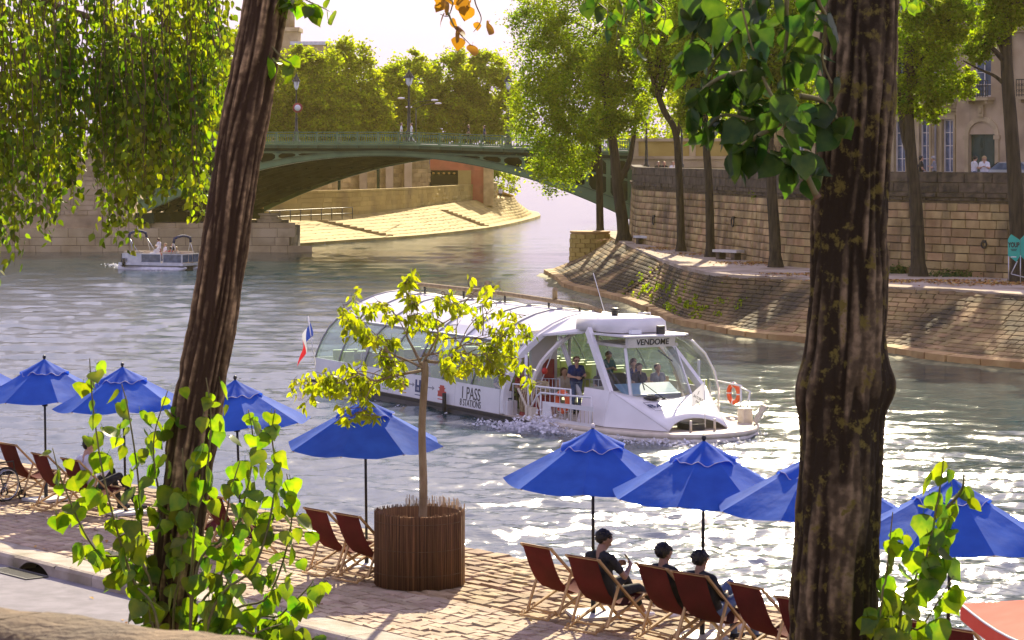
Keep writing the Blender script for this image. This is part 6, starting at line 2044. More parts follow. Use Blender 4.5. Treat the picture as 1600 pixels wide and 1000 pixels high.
hull('centre_hull', [(-14, [(-1.2, .3), (1.2, .3), (.9, -.4), (-.9, -.4)]), (4.5, [(-1.1, .3), (1.1, .3), (.8, -.4), (-.8, -.4)]), (7.3, [(-.12, .3), (.12, .3), (.08, -.1), (-.08, -.1)])], M['hull_black'])
# rubbing strake and fender strips along the near side
for s in (1, -1):
    MB().span((-14.3, -s * 3.27 - .04, .28), (1.9, -s * 3.27 + .04, .385)).build('rubbing_strake', M['rubber'], boat)
    m = MB(); m.tube([L(-3.6, s * 3.33, -.1), L(-3.6, s * 3.33, .75)], .07, 8); m.build('fender', M['rubber'], boat)
# --- deck with the rounded bow
out = [(-14.5, -2.9), (-14.5, 2.9), (-13.8, 3.2), (1.6, 3.2), (2.1, 3.0), (4.0, 2.75), (5.6, 2.35), (6.8, 1.7), (7.35, .95), (7.5, .2), (7.3, -.7), (6.7, -1.5), (5.6, -2.25), (4.0, -2.75), (2.1, -3.0), (1.6, -3.2), (-13.8, -3.2)]
m = MB(); m.prism([(a, -b_) for a, b_ in out][::-1], 2, .30, .41); m.build('deck', M['deck'], boat)
mid = [(a, b_) for a, b_ in out if a > 1.5]
P = Path([L(a, b_, .33) for a, b_ in mid], 4)
m = MB(); m.tube([p * 1.0 + V3((.06, 0, 0)) for p in P.p], .085, 8); m.build('bow_bumper', M['cream'], boat)
m = MB(); m.tube([L(a * 1.0 + .03, b_ * 1.01, .19) for a, b_ in mid], .10, 8); m.build('bow_fender', M['white_warm'], boat)
# --- side panels with the route of stops
edges = [-14.0, -11.2, -8.0, -5.6, -3.1, -.1]
PB = lambda a, z, o=0.0: L(a, 3.225 + o - (z - .4) * .05, z)
for s in (1, -1):
    for a0, a1 in zip(edges, edges[1:]):
        m = MB()
        q = [(a0 + .008, .40), (a1 - .008, .40), (a1 - .008, 1.14), (a0 + .008, 1.14)]
        vs = [L(a, s * (3.225 - (z - .4) * .05), z) for a, z in q] + [L(a, s * (3.165 - (z - .4) * .05), z) for a, z in q]
        m.add(vs, [(0, 1, 2, 3), (7, 6, 5, 4), (0, 4, 5, 1), (1, 5, 6, 2), (2, 6, 7, 3), (3, 7, 4, 0)])
        m.build('side_panel', M['white'], boat)
def side4(a, z, o=.004): return frame4(PB(a, z, o), (1, 0, 0), L(0, -.05, 1))
text('lettering', '1 PASS', .54, side4(-2.02, .84), M['ink'], boat, squeeze=.86)
text('lettering', '8 STATIONS', .30, side4(-2.02, .545), M['ink'], boat, squeeze=.88)
def logo(a, material, kind):
    m = MB()
    def rect(x0, z0, x1, z1): m.add([PB(a + x0, .50 + z0, .005), PB(a + x1, .50 + z0, .005), PB(a + x1, .50 + z1, .005), PB(a + x0, .50 + z1, .005)], [(0, 1, 2, 3)])
    if kind == 0:
        rect(-.26, .26, .26, .34); [rect(x, .10, x + .07, .26) for x in (-.26, -.12, .05, .19)]; rect(-.2, .34, -.1, .46); rect(.1, .34, .2, .46); rect(-.22, .0, .22, .03)
    elif kind == 1:
        rect(-.24, .10, .24, .18); rect(-.15, .18, .15, .27); rect(-.09, .27, .09, .37); rect(-.025, .37, .025, .50); rect(-.28, .0, .28, .03); [rect(x, .18, x + .04, .23) for x in (-.23, .19)]
    elif kind == 2:
        rect(-.2, .10, .2, .16); rect(-.2, .16, -.07, .5); rect(.07, .16, .2, .5); rect(-.07, .26, .07, .33); rect(-.02, .16, .02, .26); rect(-.2, .0, .2, .03)
    else:
        rect(-.3, .10, .3, .15); rect(-.28, .15, .28, .24); rect(-.3, .24, .3, .28); rect(-.18, .28, .18, .36); rect(-.24, .36, .24, .39); rect(-.15, .39, .15, .46); rect(-.28, .0, .28, .03)
    m.build('stop_emblem', material, boat)
for a, mm, k in ((-8.19, M['logo_green'], 0), (-6.87, M['logo_yellow'], 1), (-5.75, M['ink_blue'], 2), (-4.01, M['logo_red'], 3)): logo(a, mm, k)
for a in (-9.1, -7.5, -6.25, -4.8):
    m = MB(); m.add([PB(a - .3, .80, .005), PB(a + .12, .80, .005), PB(a + .12, .835, .005), PB(a - .3, .835, .005)], [(0, 1, 2, 3)]); m.add([PB(a + .1, .745, .005), PB(a + .26, .8175, .005), PB(a + .1, .89, .005)], [(0, 1, 2)]); m.build('route_arrow', M['ink_grey'], boat)
# --- roof shell: profile of the arch
ARC = [(3.18, 1.14), (3.10, 1.40), (2.92, 1.80), (2.66, 2.18), (2.34, 2.48), (1.95, 2.78), (1.45, 3.05), (.95, 3.24), (.45, 3.35), (0, 3.39)]
def arc(side, off=0.0):
    r = [(b_ * side, z) for b_, z in ARC]; return r
full = [(b_, z + .0) for b_, z in ARC] + [(-b_, z) for b_, z in ARC[-2::-1]]
def shell(name, prof, a0, a1, material, th=.03, scale0=1.0):
    vs, fs = [], []; n = len(prof)
    for a in (a0, a1):
        for (b_, z) in prof: vs.append(L(a, b_, z))
    for a in (a0, a1):
        for (b_, z) in prof: vs.append(L(a, b_ * .985, z - th))
    for j in range(n - 1):
        fs.append((j, j + 1, n + j + 1, n + j)); fs.append((2 * n + j, 3 * n + j, 3 * n + j + 1, 2 * n + j + 1))
    for k in (0, 1): 
        for j in range(n - 1): fs.append((k * n + j, k * n + j + 1, 2 * n + k * n + j + 1, 2 * n + k * n + j))
    fs += [(0, n, 3 * n, 2 * n), (n - 1, 2 * n + n - 1, 3 * n + n - 1, 2 * n - 1)]
    return MB().add(vs, fs).build(name, material, boat)
ST = [-14.0 + i * 2.0 for i in range(8)]                    # -14 .. 0
LIN = mat('lining', [(.26, .235, .19), (.34, .31, .26)], .6, 2)
near_glass, roofp, far_glass = full[:5], full[4:15], full[14:]
for a0, a1 in zip(ST, ST[1:]):
    shell('glass_panel', near_glass, a0 + .04, a1 - .04, M['glass'], .012)
    shell('glass_panel', far_glass, a0 + .04, a1 - .04, M['glass'], .012)
    shell('roof_panel', roofp[:6], a0 + .012, a1 - .012, M['roof_white'], .05)
    shell('roof_panel', roofp[5:], a0 + .012, a1 - .012, M['roof_white'], .05)
    shell('ceiling_panel', [(b_ * .97, z - .07) for b_, z in roofp], a0 + .02, a1 - .02, LIN, .02)
for i, a in enumerate(ST):
    m = MB(); m.tube([L(a, b_ * 1.004, z + .012) for b_, z in full], .034 if i < 7 else .05, 6); m.build('roof_rib', M['white_warm' if i in (7,) else 'ink_grey'], boat)
for s in (1, -1):
    m = MB(); m.tube([L(-14, s * 2.34, 2.49), L(0, s * 2.34, 2.49)], .035, 6); m.build('gutter', M['alu'], boat)
# grab rail with brown cover along the ridge
m = MB(); m.tube([L(-14.0, -.1, 3.36), L(-13.0, -.1, 3.62), L(-12.2, -.1, 3.70), L(-6, -.1, 3.68), L(-.6, -.1, 3.56), L(.3, -.1, 3.45)], .075, 8); m.build('ridge_rail', M['bark_young'], boat)
for a in (-12, -9, -6, -3, -1):
    m = MB(); m.tube([L(a, -.1, 3.38), L(a, -.1, 3.64)], .04, 6); m.build('rail_post', M['lamp_iron'], boat)
for a in (-7.3, -2.6):
    m = MB(); m.tube([L(a, -.1, 3.65), L(a, -.1, 3.95), L(a + .05, -.1, 4.0)], .085, 8); m.build('vent_pipe', M['bark_young'], boat)
# stern: end wall and small platform
m = MB(); m.prism([(-b_, z) for b_, z in full] , 0, -14.06, -14.0); m.build('stern_window', M['glass'], boat)
MB().span((-14.1, -3.1, .41), (-14.0, 3.1, 1.15)).build('stern_panel', M['white'], boat)
m = MB(); m.tube([L(-14.3, 2.9, .4), L(-14.3, 2.9, 1.1), L(-14.3, -2.9, 1.1), L(-14.3, -2.9, .4)], .03, 6); m.build('stern_rail', M['white'], boat)
# --- front arch: two flat white arches and the roof visor that reaches to the wheelhouse
def flat_arch(name, a0, a1, off, material, th=.2, prof=None):
    prof = prof or full
    vs, fs = [], []; n = len(prof)
    for a, (db, dz) in ((a0, (0, 0)), (a1, (0, 0))):
        for (b_, z) in prof: vs.append(L(a, b_ * (1 + off), z + off * 2))
    for a in (a0, a1):
        for (b_, z) in prof: vs.append(L(a, b_ * (1 + off - th / 3.2), z + off * 2 - th * (.3 + .7 * z / 3.4)))
    for j in range(n - 1):
        fs += [(j, j + 1, n + j + 1, n + j), (2 * n + j, 3 * n + j, 3 * n + j + 1, 2 * n + j + 1), (j, 2 * n + j, 2 * n + j + 1, j + 1), (n + j, n + j + 1, 3 * n + j + 1, 3 * n + j)]
    fs += [(0, n, 3 * n, 2 * n), (n - 1, 3 * n - 1, 4 * n - 1, 2 * n - 1)]
    return MB().add(vs, fs).build(name, material, boat)
foot = [(3.22, .42), (3.22, .8)]
farch = foot + full + [(-3.22, .8), (-3.22, .42)]
flat_arch('front_arch', .02, .22, .012, M['white'], .16, farch)
inner = [(b_ * .86, z * .93 if z > 1 else z) for b_, z in farch]
flat_arch('inner_arch', .75, .9, 0, M['white_warm'], .09, inner)
# triangular roof plates between arch and wheelhouse
m = MB()
tp = [(.2, 1.9, 2.80), (.2, .9, 3.28), (.2, 0, 3.42), (.2, -.9, 3.28), (.2, -1.9, 2.8)]
fp = [(1.7, 1.35, 2.95), (2.2, 1.0, 3.16), (2.4, .35, 3.2), (2.2, -.4, 3.14), (1.7, -.9, 2.9)]
vs = [L(*p) for p in tp] + [L(*p) for p in fp]; vs += [v + V3((0, 0, -.06)) for v in vs]
fs = [(i, i + 1, 6 + i, 5 + i) for i in range(4)] + [(10 + i, 15 + i, 16 + i, 11 + i) for i in range(4)] + [(0, 5, 15, 10), (4, 14, 19, 9)] + [(5 + i, 6 + i, 16 + i, 15 + i) for i in range(4)]
m.add(vs, fs); m.build('roof_visor', M['white'], boat)
# --- wheelhouse, symmetric about b = .4
CB = .4
def W(a, b_, z): return L(a, CB + b_, z)
m = MB()
hs = [(1.5, 1.05), (3.3, 1.0), (3.75, .75), (3.8, -.75), (3.3, -1.0), (1.5, -1.05)]
vs = [W(a, b_, 3.02) for a, b_ in hs] + [W(a * .985 + .02, b_ * .97, 3.34) for a, b_ in hs] + [W(a * .94 + .15, b_ * .82, 3.44) for a, b_ in hs]
fs = [(0, 5, 4, 3, 2, 1)] + [(i, (i + 1) % 6, 6 + (i + 1) % 6, 6 + i) for i in range(6)] + [(6 + i, 6 + (i + 1) % 6, 12 + (i + 1) % 6, 12 + i) for i in range(6)] + [tuple(range(12, 18))]
m.add(vs, fs, True); m.build('roof_housing', M['white'], boat)
m = MB(); m.prism([(2.6, -CB - 1.25), (4.4, -CB - 1.05), (4.55, -CB + .9), (4.2, -CB + 1.25), (2.6, -CB + 1.2)], 2, 2.94, 2.985); m.build('visor_plate', M['white'], boat)
sg = MB(); sg.add([W(4.22, .85, 2.62), W(4.22, -.75, 2.62), W(4.30, -.75, 2.92), W(4.30, .85, 2.92), W(4.1, .85, 2.62), W(4.1, -.75, 2.62), W(4.1, -.75, 2.92), W(4.1, .85, 2.92)],
                 [(0, 1, 2, 3), (4, 7, 6, 5), (0, 4, 5, 1), (3, 2, 6, 7), (0, 3, 7, 4), (1, 5, 6, 2)])
sign = sg.build('name_board', M['white_warm'], boat)
text('lettering', 'VENDOME', .245, frame4(W(4.262, .02, 2.77) + V3((.008, 0, 0)), L(0, -1, 0), (.2, 0, 1)), M['ink'], sign, bold=.004, squeeze=.96)
m = MB(); m.box(W(3.9, .4, 3.06), (.16, .34, .12)); m.build('work_lamp', M['lamp_glass'], boat)
m = MB(); m.box(W(4.1, -.35, 3.10), (.16, .2, .26)); m.build('horn', M['black'], boat)
m = MB(); m.tube([W(2.2, .1, 3.44), W(2.2, .1, 3.6)], .1, 8); m.ell(W(2.2, .1, 3.62), (.16, .16, .06)); m.build('radar_base', M['lamp_iron'], boat)
m = MB(); m.tube([W(2.0, .3, 3.42), W(1.6, .5, 4.7)], .012, 5); m.build('aerial', M['white'], boat)
m = MB(); m.tube([W(3.1, -.6, 3.42), W(3.1, -.6, 3.55), W(3.1, -.2, 3.55), W(3.1, -.2, 3.42)], .022, 6); m.build('roof_handle', M['white'], boat)
# bow shroud: folded white plates
TL, TR, BLk, BRk = (4.55, 1.62, 1.42), (4.55, -1.62, 1.42), (4.75, 1.95, .43), (4.75, -1.95, .43)
TIPL, TIPR, C0 = (6.75, .98, .43), (6.75, -.98, .43), (5.0, 0, .98)
m = MB()
topL = [(4.55, 1.62, 1.42), (4.85, .95, 1.23), (5.0, .4, 1.165), (5.02, 0, 1.15), (5.0, -.4, 1.165), (4.85, -.95, 1.23), (4.55, -1.62, 1.42)]
bot = []
for i in range(9):
    t = i / 8; b_ = .98 - 1.96 * t; k = 1 - (2 * t - 1) ** 2
    bot.append((6.75 - .30 * k, b_, .43 + .30 * k ** .7))
def plate(pts_top, pts_bot):
    vs = [W(*p) for p in pts_top] + [W(*p) for p in pts_bot]; n, q = len(pts_top), len(pts_bot); fs = []
    i = j = 0
    while i < n - 1 or j < q - 1:
        if j >= q - 1 or (i < n - 1 and (i + 1) / (n - 1) <= (j + 1) / (q - 1)): fs.append((i, n + j, i + 1)); i += 1
        else: fs.append((i, n + j, n + j + 1)); j += 1
    return vs, fs
rows_ = 5
mids = []
for r in range(rows_ + 1):
    k = r / rows_
    row = []
    for i in range(17):
        t = i / 16
        def samp(pl, t): x = t * (len(pl) - 1); a = min(int(x), len(pl) - 2); f = x - a; return [pl[a][c] + (pl[a + 1][c] - pl[a][c]) * f for c in range(3)]
        A, B_ = samp(topL, t), samp(bot, t)
        row.append(W(*[A[c] + (B_[c] - A[c]) * k + (.05 * math.sin(PI * k) * math.sin(PI * t) if c == 2 else 0) for c in range(3)]))
    mids.append(row)
vs = [p for row in mids for p in row]; fs = [(r * 17 + i, r * 17 + i + 1, (r + 1) * 17 + i + 1, (r + 1) * 17 + i) for r in range(rows_) for i in range(16)]
m.add(vs, fs, True)
m.add([W(*TL), W(*BLk), W(*TIPL)], [(0, 1, 2)]); m.add([W(*TR), W(*BRk), W(*TIPR)], [(0, 2, 1)])
m.add([W(*TL), W(*BLk), W(3.2, 1.95, .43), W(3.2, 1.66, 1.42)], [(0, 1, 2, 3)]); m.add([W(*TR), W(*BRk), W(3.2, -1.95, .43), W(3.2, -1.66, 1.42)], [(0, 1, 2, 3)])
shroud = m.build('bow_shroud', M['white'], boat)
mod = shroud.modifiers.new('thickness', 'SOLIDIFY'); mod.thickness = .03
text('lettering', 'BATOBUS', .34, frame4(W(5.62, .06, 1.05), L(0, -1, 0), V3((-1.0, 0, .27))), M['ink_blue'], boat, squeeze=1.25)
m = MB(); q = [W(5.32, .98, 1.13), W(5.32, -.9, 1.13), W(5.95, -.85, .95), W(5.95, .93, .95)]; m.tube(q + [q[0]], .006, 4); m.build('panel_seam', M['ink_grey'], boat)
m = MB(); m.tube([W(6.9, .35, .41), W(6.9, .35, .72)], .04, 6); m.tube([W(6.9, -.45, .41), W(6.9, -.45, .74)], .04, 6); m.build('bow_post', M['cream'], boat)
m = MB(); m.box(W(6.35, 0, .5), (.7, .5, .18)); m.build('anchor_winch', M['lamp_iron'], boat)
# the two broad raking struts
for s in (1, -1):
    m = MB(); m.bar(W(4.52, s * 1.6, 1.3), W(2.5, s * 1.18, 3.05), .24, .13, up=(0, 1, 0)); m.build('raking_strut', M['white'], boat)
m = MB(); m.bar(W(4.1, .86, 2.6), W(4.75, 1.05, 1.12), .07, .07); m.bar(W(4.0, .78, 2.6), W(4.62, .92, 1.12), .05, .05); m.build('window_post', M['white'], boat)
m = MB(); m.bar(W(4.1, -.86, 2.6), W(4.75, -1.05, 1.12), .05, .05); m.build('window_post', M['white'], boat)
# windscreen: curved glass, frame, wiper
vs, fs = [], []
for i in range(11):
    t = i / 10; b_ = .84 - 1.68 * t; k = 1 - (2 * t - 1) ** 2
    vs += [W(4.68 + .30 * k, b_ * 1.15, 1.2 + .12 * (1 - k)), W(4.50 + .34 * k, b_ * 1.1, 1.7), W(4.12 + .3 * k, b_, 2.56)]
for i in range(10):
    for j in range(2): fs.append((i * 3 + j, i * 3 + j + 1, i * 3 + j + 4, i * 3 + j + 3))
MB().add(vs, fs, True).build('windscreen', M['glass'], boat)
for s in (1, -1):
    m = MB(); m.add([W(4.6, s * .98, 1.1), W(3.2, s * 1.5, 1.34), W(2.8, s * 1.2, 2.6), W(4.05, s * .84, 2.58)], [(0, 1, 2, 3)]); m.build('side_window', M['glass'], boat)
m = MB(); m.bar(W(5.1, .15, 1.19), W(4.93, .75, 1.65), .025, .02); m.bar(W(4.97, .72, 1.45), W(4.78, .80, 2.0), .03, .02); m.box(W(5.1, .15, 1.2), (.07, .07, .05)); m.build('wiper', M['black'], boat)
m = MB(); m.bar(W(4.2, -.2, 2.52), W(4.45, -.55, 2.2), .03); m.build('wiper', M['lamp_iron'], boat)
MB().span((3.3, -CB - 1.0, .41), (4.2, -CB + 1.0, 1.25)).build('console', M['alu'], boat)
m = MB(); m.add([W(4.22, .95, 1.22), W(4.22, -.95, 1.22), W(3.6, -.95, 1.52), W(3.6, .95, 1.52)], [(0, 1, 2, 3)]); m.build('instrument_panel', mat('panel_reflection_blue', [(.22, .36, .52), (.3, .45, .6)], .3, 2), boat)  # reflection on the console painted as a blue panel colour
m = MB(); m.box(W(3.2, .62, 1.55), (.4, .42, .5)); m.build('helm_seat', M['black'], boat)
m = MB(); m.span((1.9, -CB - 1.0, .41), (2.0, -CB + 1.0, 1.3)); m.build('wheelhouse_wall', M['roof_inside'], boat)
m = MB(); m.span((2.0, -CB - .95, 2.62), (4.1, -CB + .95, 2.7)); m.build('wheelhouse_ceiling', M['roof_inside'], boat)
m = MB(); m.lathe([(0.22, 0), (.24, .04), (.1, .1), (0, .1)], c=W(5.08, .55, 1.2), n=14); m.build('deck_lamp', M['lamp_iron'], boat)
# far side glass bulge and its rails
FG = [(3.18, .5), (3.18, 1.14), (3.0, 1.7), (2.6, 2.25), (2.0, 2.68)]
vs, fs = [], []
for a, k in ((.2, 1.0), (1.2, .99), (2.2, .93), (3.0, .82)):
    for b_, z in FG[1:]: vs.append(L(a, -b_ * k - (1 - k) * .4, z))
for i in range(3):
    for j in range(3): fs.append((i * 4 + j, i * 4 + j + 1, i * 4 + j + 5, i * 4 + j + 4))
MB().add(vs, fs, True).build('far_glass', M['glass'], boat)
m = MB(); m.tube([L(3.0, -b_ * .82 - .07, z) for b_, z in FG], .035, 6); m.build('far_glass_frame', M['white'], boat)
m = MB(); m.tube([L(1.2, -3.1, .42), L(1.2, -3.1, 1.9)], .05, 6); m.build('far_post', M['white'], boat)
# --- railings of the open foredeck
def rail(name, pts, tops, posts, r=.026, mid=(), material='white'):
    m = MB(); m.tube(pts, r, 8)
    for z in mid: m.tube([V3((p.x, p.y, z)) for p in pts], r * .7, 6)
    for p in posts: m.tube([V3((p[0], p[1], .41)), V3(p)], r, 6)
    return m.build(name, M[material], boat)
p1 = [L(.5, 3.05, 1.36), L(1.4, 3.02, 1.38), L(2.7, 2.9, 1.40), L(3.5, 2.75, 1.42)]
rail('railing', [V3((p1[0].x, p1[0].y, .41))] + p1 + [V3((p1[-1].x, p1[-1].y, .41))], 0, [p1[1]], .03)
m = MB()
for s in range(9):
    p = Path(p1)(1.1 + s * .24); m.tube([V3((p.x, p.y, .55)), p], .012, 5)
m.build('railing_bars', M['white'], boat)['kind'] = 'stuff'
p2 = [L(2.1, 2.98, 1.22), L(3.3, 2.86, 1.24), L(4.5, 2.62, 1.26)]
rail('railing', [L(1.3, 3.05, .42), L(1.9, 3.0, 1.1)] + p2, 0, [p2[0], p2[2]], .03)
m = MB(); m.add([L(2.25, 2.98, .42), L(2.25, 2.98, .98), L(4.6, 2.60, 1.0), L(4.6, 2.60, .86), L(2.65, 2.93, .86), L(2.72, 2.92, .52), L(4.6, 2.62, .50), L(4.6, 2.62, .40)], [(0, 1, 4, 5), (1, 2, 3, 4), (0, 5, 6, 7)])
go = m.build('boarding_gate', M['white'], boat); sm_ = go.modifiers.new('thickness', 'SOLIDIFY'); sm_.thickness = .03
m = MB()
for s in range(11):
    k = s / 10; p = L(2.75 + 1.8 * k, 2.92 - .3 * k, .5); m.tube([p, p + V3((0, 0, .38))], .012, 5)
m.build('gate_bars', M['cream'], boat)['kind'] = 'stuff'
m = MB(); m.bar(L(.9, 3.1, 1.25), L(1.75, 3.1, .45), .05); m.bar(L(1.5, 2.8, 1.1), L(2.3, 3.0, .45), .05); m.build('railing_brace', M['cream'], boat)
for (a0, b0, a1, b1) in ((.9, 1.1, 1.5, .35), (1.5, .3, 2.0, -.5), (.1, 2.1, .6, 1.5)):
    m = MB(); m.tube([L(a0, b0, .41), L(a0, b0, 1.45), L(a1, b1, 1.45), L(a1, b1, .41)], .026, 6)
    for q in range(1, 7): m.tube([L(a0 + (a1 - a0) * q / 7, b0 + (b1 - b0) * q / 7, .5), L(a0 + (a1 - a0) * q / 7, b0 + (b1 - b0) * q / 7, 1.45)], .013, 5)
    m.build('gangway_rail', M['alu'], boat)
# posts, struts under the arch
m = MB(); m.tube([L(.3, 2.5, .41), L(.3, 2.5, 2.2)], .055, 8); m.build('post', M['white'], boat)
m = MB(); m.bar(L(.6, 1.5, 2.75), L(1.2, 1.1, .9), .11, .1, up=(0, 1, 0)); m.build('raking_post', M['white'], boat)
m = MB(); m.tube([L(1.0, 2.6, .9), L(.6, 1.6, 2.6)], .018, 6); m.build('stay', M['white'], boat)
for b_ in (.6, -.4): 
    m = MB(); m.tube([L(-.4, b_, .41), L(-.4, b_, 3.2)], .045, 8); m.build('post', M['white'], boat)
m = MB(); m.span((-.35, -2.05, .41), (-.2, -1.15, 2.9)); m.build('bulkhead', M['roof_inside'], boat)
m = MB(); m.box(L(-.12, 1.5, 1.55), (.14, .34, .9)); m.build('cupboard', M['red_box'], boat)
m = MB(); m.lathe([(.1, 0), (.1, .03), (0, .03)], n=16); o = m.build('stop_disc', M['red_sign'], boat, Matrix.Translation(L(1.0, 2.25, 1.75)) @ Matrix.Rotation(R(90), 4, 'Y'))
m = MB(); m.box(L(.1, 3.0, .62), (.5, .34, .42)); m.box(L(.1, 3.0, 1.0), (.14, .14, .2)); m.build('locker', M['white'], boat)
# bow fittings on the far side
m = MB(); m.tube([L(4.2, -2.7, .41), L(4.2, -2.7, 1.35), L(2.0, -3.0, 1.35), L(2.0, -3.0, .41)], .035, 6); m.tube([L(4.2, -2.7, 1.3), L(5.0, -2.5, 1.25), L(4.7, -2.55, .5)], .03, 6); m.build('railing', M['white'], boat)
m = MB(); m.box(L(5.5, -2.0, .62), (.32, .32, .42)); m.bar(L(5.9, -2.1, .45), L(6.1, -2.3, .95), .28, .14); m.build('mooring_bollard', M['cream'], boat)
m = MB(); m.box(L(1.75, 3.05, .58), (.2, .22, .34)); m.box(L(1.55, 3.08, .60), (.12, .2, .38)); m.build('mooring_bollard', M['cream'], boat)
# interior floor, rows of seats
MB().span((-13.8, -3.0, .42), (.2, 3.0, .45)).build('floor', M['deck'], boat)
def seat_mesh(mt):
    m = MB()
    m.box((0, 0, .44), (.44, .44, .07)); m.prism([(-.22, .44), (-.16, .44), (-.22, .98), (-.28, 1.0)], 0, -.21, .21)
    vs_, n_ = m.v, 0
    m.tube([(0, 0, 0), (0, 0, .42)], .04, 6)
    return m.mesh('seat', M[mt])
sgm, stm = seat_mesh('seat_green'), seat_mesh('seat_tan')
for r in range(15):
    a = -13.0 + r * .86
    for b_ in (2.65, 2.12, -2.12, -2.65, -.35, .35):
        link('seat', sgm if r < 14 else sgm, boat, Matrix.Translation(L(a, b_, .45)) @ Matrix.Rotation(-PI / 2, 4, 'Z'))
for a, b_ in ((.6, -.4), (.6, -.95), (.6, -1.5), (1.5, -1.2), (1.5, -1.75), (-.2, -.6), (-.2, -1.2), (-.2, -1.8)):
    link('seat', stm, boat, Matrix.Translation(L(a, b_, .45)) @ Matrix.Rotation(-PI / 2, 4, 'Z'))
for a, b_ in ((2.3, -2.4), (3.0, -2.2)):
    link('seat', sgm, boat, Matrix.Translation(L(a, b_, .45)) @ Matrix.Rotation(-PI / 2, 4, 'Z'))

# --- things carried on the boat
lo_ = BW_(3.0, 2.74, 1.02)
lb_ = empty('lifebuoy', lo_, BPHI, 'orange lifebuoy hanging inside the near foredeck railing of the white boat', 'lifebuoy')
RX = Matrix.Rotation(R(90), 3, 'X')
MB().torus((0, 0, 0), .29, .075, RX, 32, 10).build('ring', M['orange'], lb_)
for q in range(4):
    a = q * PI / 2 + .78; m = MB()
    m.torus((.29 * math.cos(a), 0, .29 * math.sin(a)), .080, .012, Matrix.Rotation(-a, 3, 'Y') , 14, 5); m.build('band', M['cloth_white'], lb_)
lo2 = BW_(3.5, -2.9, 1.05)
l2 = empty('lifebuoy', lo2, BPHI, 'red and white lifebuoy on the far railing at the bow of the boat', 'lifebuoy')
MB().torus((0, 0, 0), .27, .07, Matrix.Rotation(R(90), 3, 'X'), 28, 8).build('ring', M['orange'], l2)
for q in range(4):
    a = q * PI / 2; m = MB(); m.torus((.27 * math.cos(a), 0, .27 * math.sin(a)), .075, .02, Matrix.Rotation(-a, 3, 'Y'), 14, 5); m.build('band', M['cloth_white'], l2)
bx = empty('rope_box', BW_(.95, 2.45, .41), BPHI + .2, 'dark red tapered box on the foredeck with a heap of rope on top', 'box')
m = MB(); m.box((0, 0, .31), (.85, .75, .62), taper=.86); m.build('body', M['red_box'], bx); m = MB(); m.box((0, 0, .645), (.78, .70, .05)); m.build('lid', M['red_box'], bx)
rp1 = empty('rope_coil', BW_(.95, 2.45, 1.09), BPHI, 'heap of pale mooring rope hanging over the red box', 'rope')
g = random.Random(91)
m = MB()
for q in range(9):
    cxx, cyy = g.uniform(-.14, .14), g.uniform(-.12, .12); rr_ = g.uniform(.16, .32); zz = .03 + q * .035; n = 22
    m.tube([(cxx + rr_ * math.cos(2 * PI * i / n) * 1.15, cyy + rr_ * math.sin(2 * PI * i / n), zz + .06 * math.sin(4 * PI * i / n + q) - (.16 if abs(rr_ * math.cos(2 * PI * i / n) * 1.15 + cxx) > .36 else 0)) for i in range(n + 1)], .026, 6)
for q in range(7):
    x = -.4 + q * .13; m.tube([(x, -.1, .12), (x + .05, -.34, .16), (x + .08, -.44, -.2), (x + g.uniform(-.1, .2), -.46, -.55)], .024, 6)
m.build('loops', M['rope'], rp1)
# tricolour at the stern
fg = empty('tricolour_flag', BW_(-14.6, 2.9, 1.15), BPHI, 'French tricolour on a short staff at the stern of the white boat', 'flag')
m = MB(); m.tube([(0, 0, -.6), (-.75, 0, 1.35)], .022, 6); m.build('staff', M['white'], fg)
for k, mt in enumerate(('blue_flag', 'white_flag', 'red_flag')):
    vs, fs = [], []
    for i in range(9):
        u = k / 3 + i / 24
        for j in range(7):
            v = j / 6
            x = -.72 + .1 * u - .28 * u * u + .05 * math.sin(u * 6); y = -.25 * u + .09 * math.sin(u * 9 + v * 2); z = 1.25 - .55 * v - 1.25 * u * (.6 + .4 * u) + .1 * v * u
            vs.append((x + .29 * v * (1 - u) * .9, y, z))
    for i in range(8):
        for j in range(6): a = i * 7 + j; fs.append((a, a + 7, a + 8, a + 1))
    MB().add(vs, fs, True).build('stripe', M[mt], fg)
pn = empty('bow_pennant', BW_(6.95, .3, .7), BPHI, 'small white pennant with reversed lettering at the bow of the boat', 'flag')
pn.scale = (.66, .66, .66)
m = MB(); m.tube([(0, 0, -.28), (-.06, 0, 1.75)], .02, 6); m.build('staff', M['white'], pn)
vs, fs = [], []
for i in range(9):
    for j in range(6):
        u, v = i / 8, j / 5; vs.append((-.05 + .04 * math.sin(u * 5 + v), .02 + -.66 * u * 1.0 - .0, 1.7 - .8 * v * (1 - .25 * u) - .75 * u ** 1.2 * .7))
for i in range(8):
    for j in range(5): a = i * 6 + j; fs.append((a, a + 6, a + 7, a + 1))
cl = MB().add(vs, fs, True).build('cloth', M['white_flag'], pn)
for tx, sz, dz in (('I', .26, .17), ('BATOBUS', .155, -.06), ('PARIS', .155, -.25)):
    text('lettering', tx, sz, frame4((.02, -.36, 1.05 + dz), (0, -1, .55), (0, .5, 1)) @ Matrix.Diagonal((-1, 1, 1, 1)), M['ink'], cl, squeeze=.8)

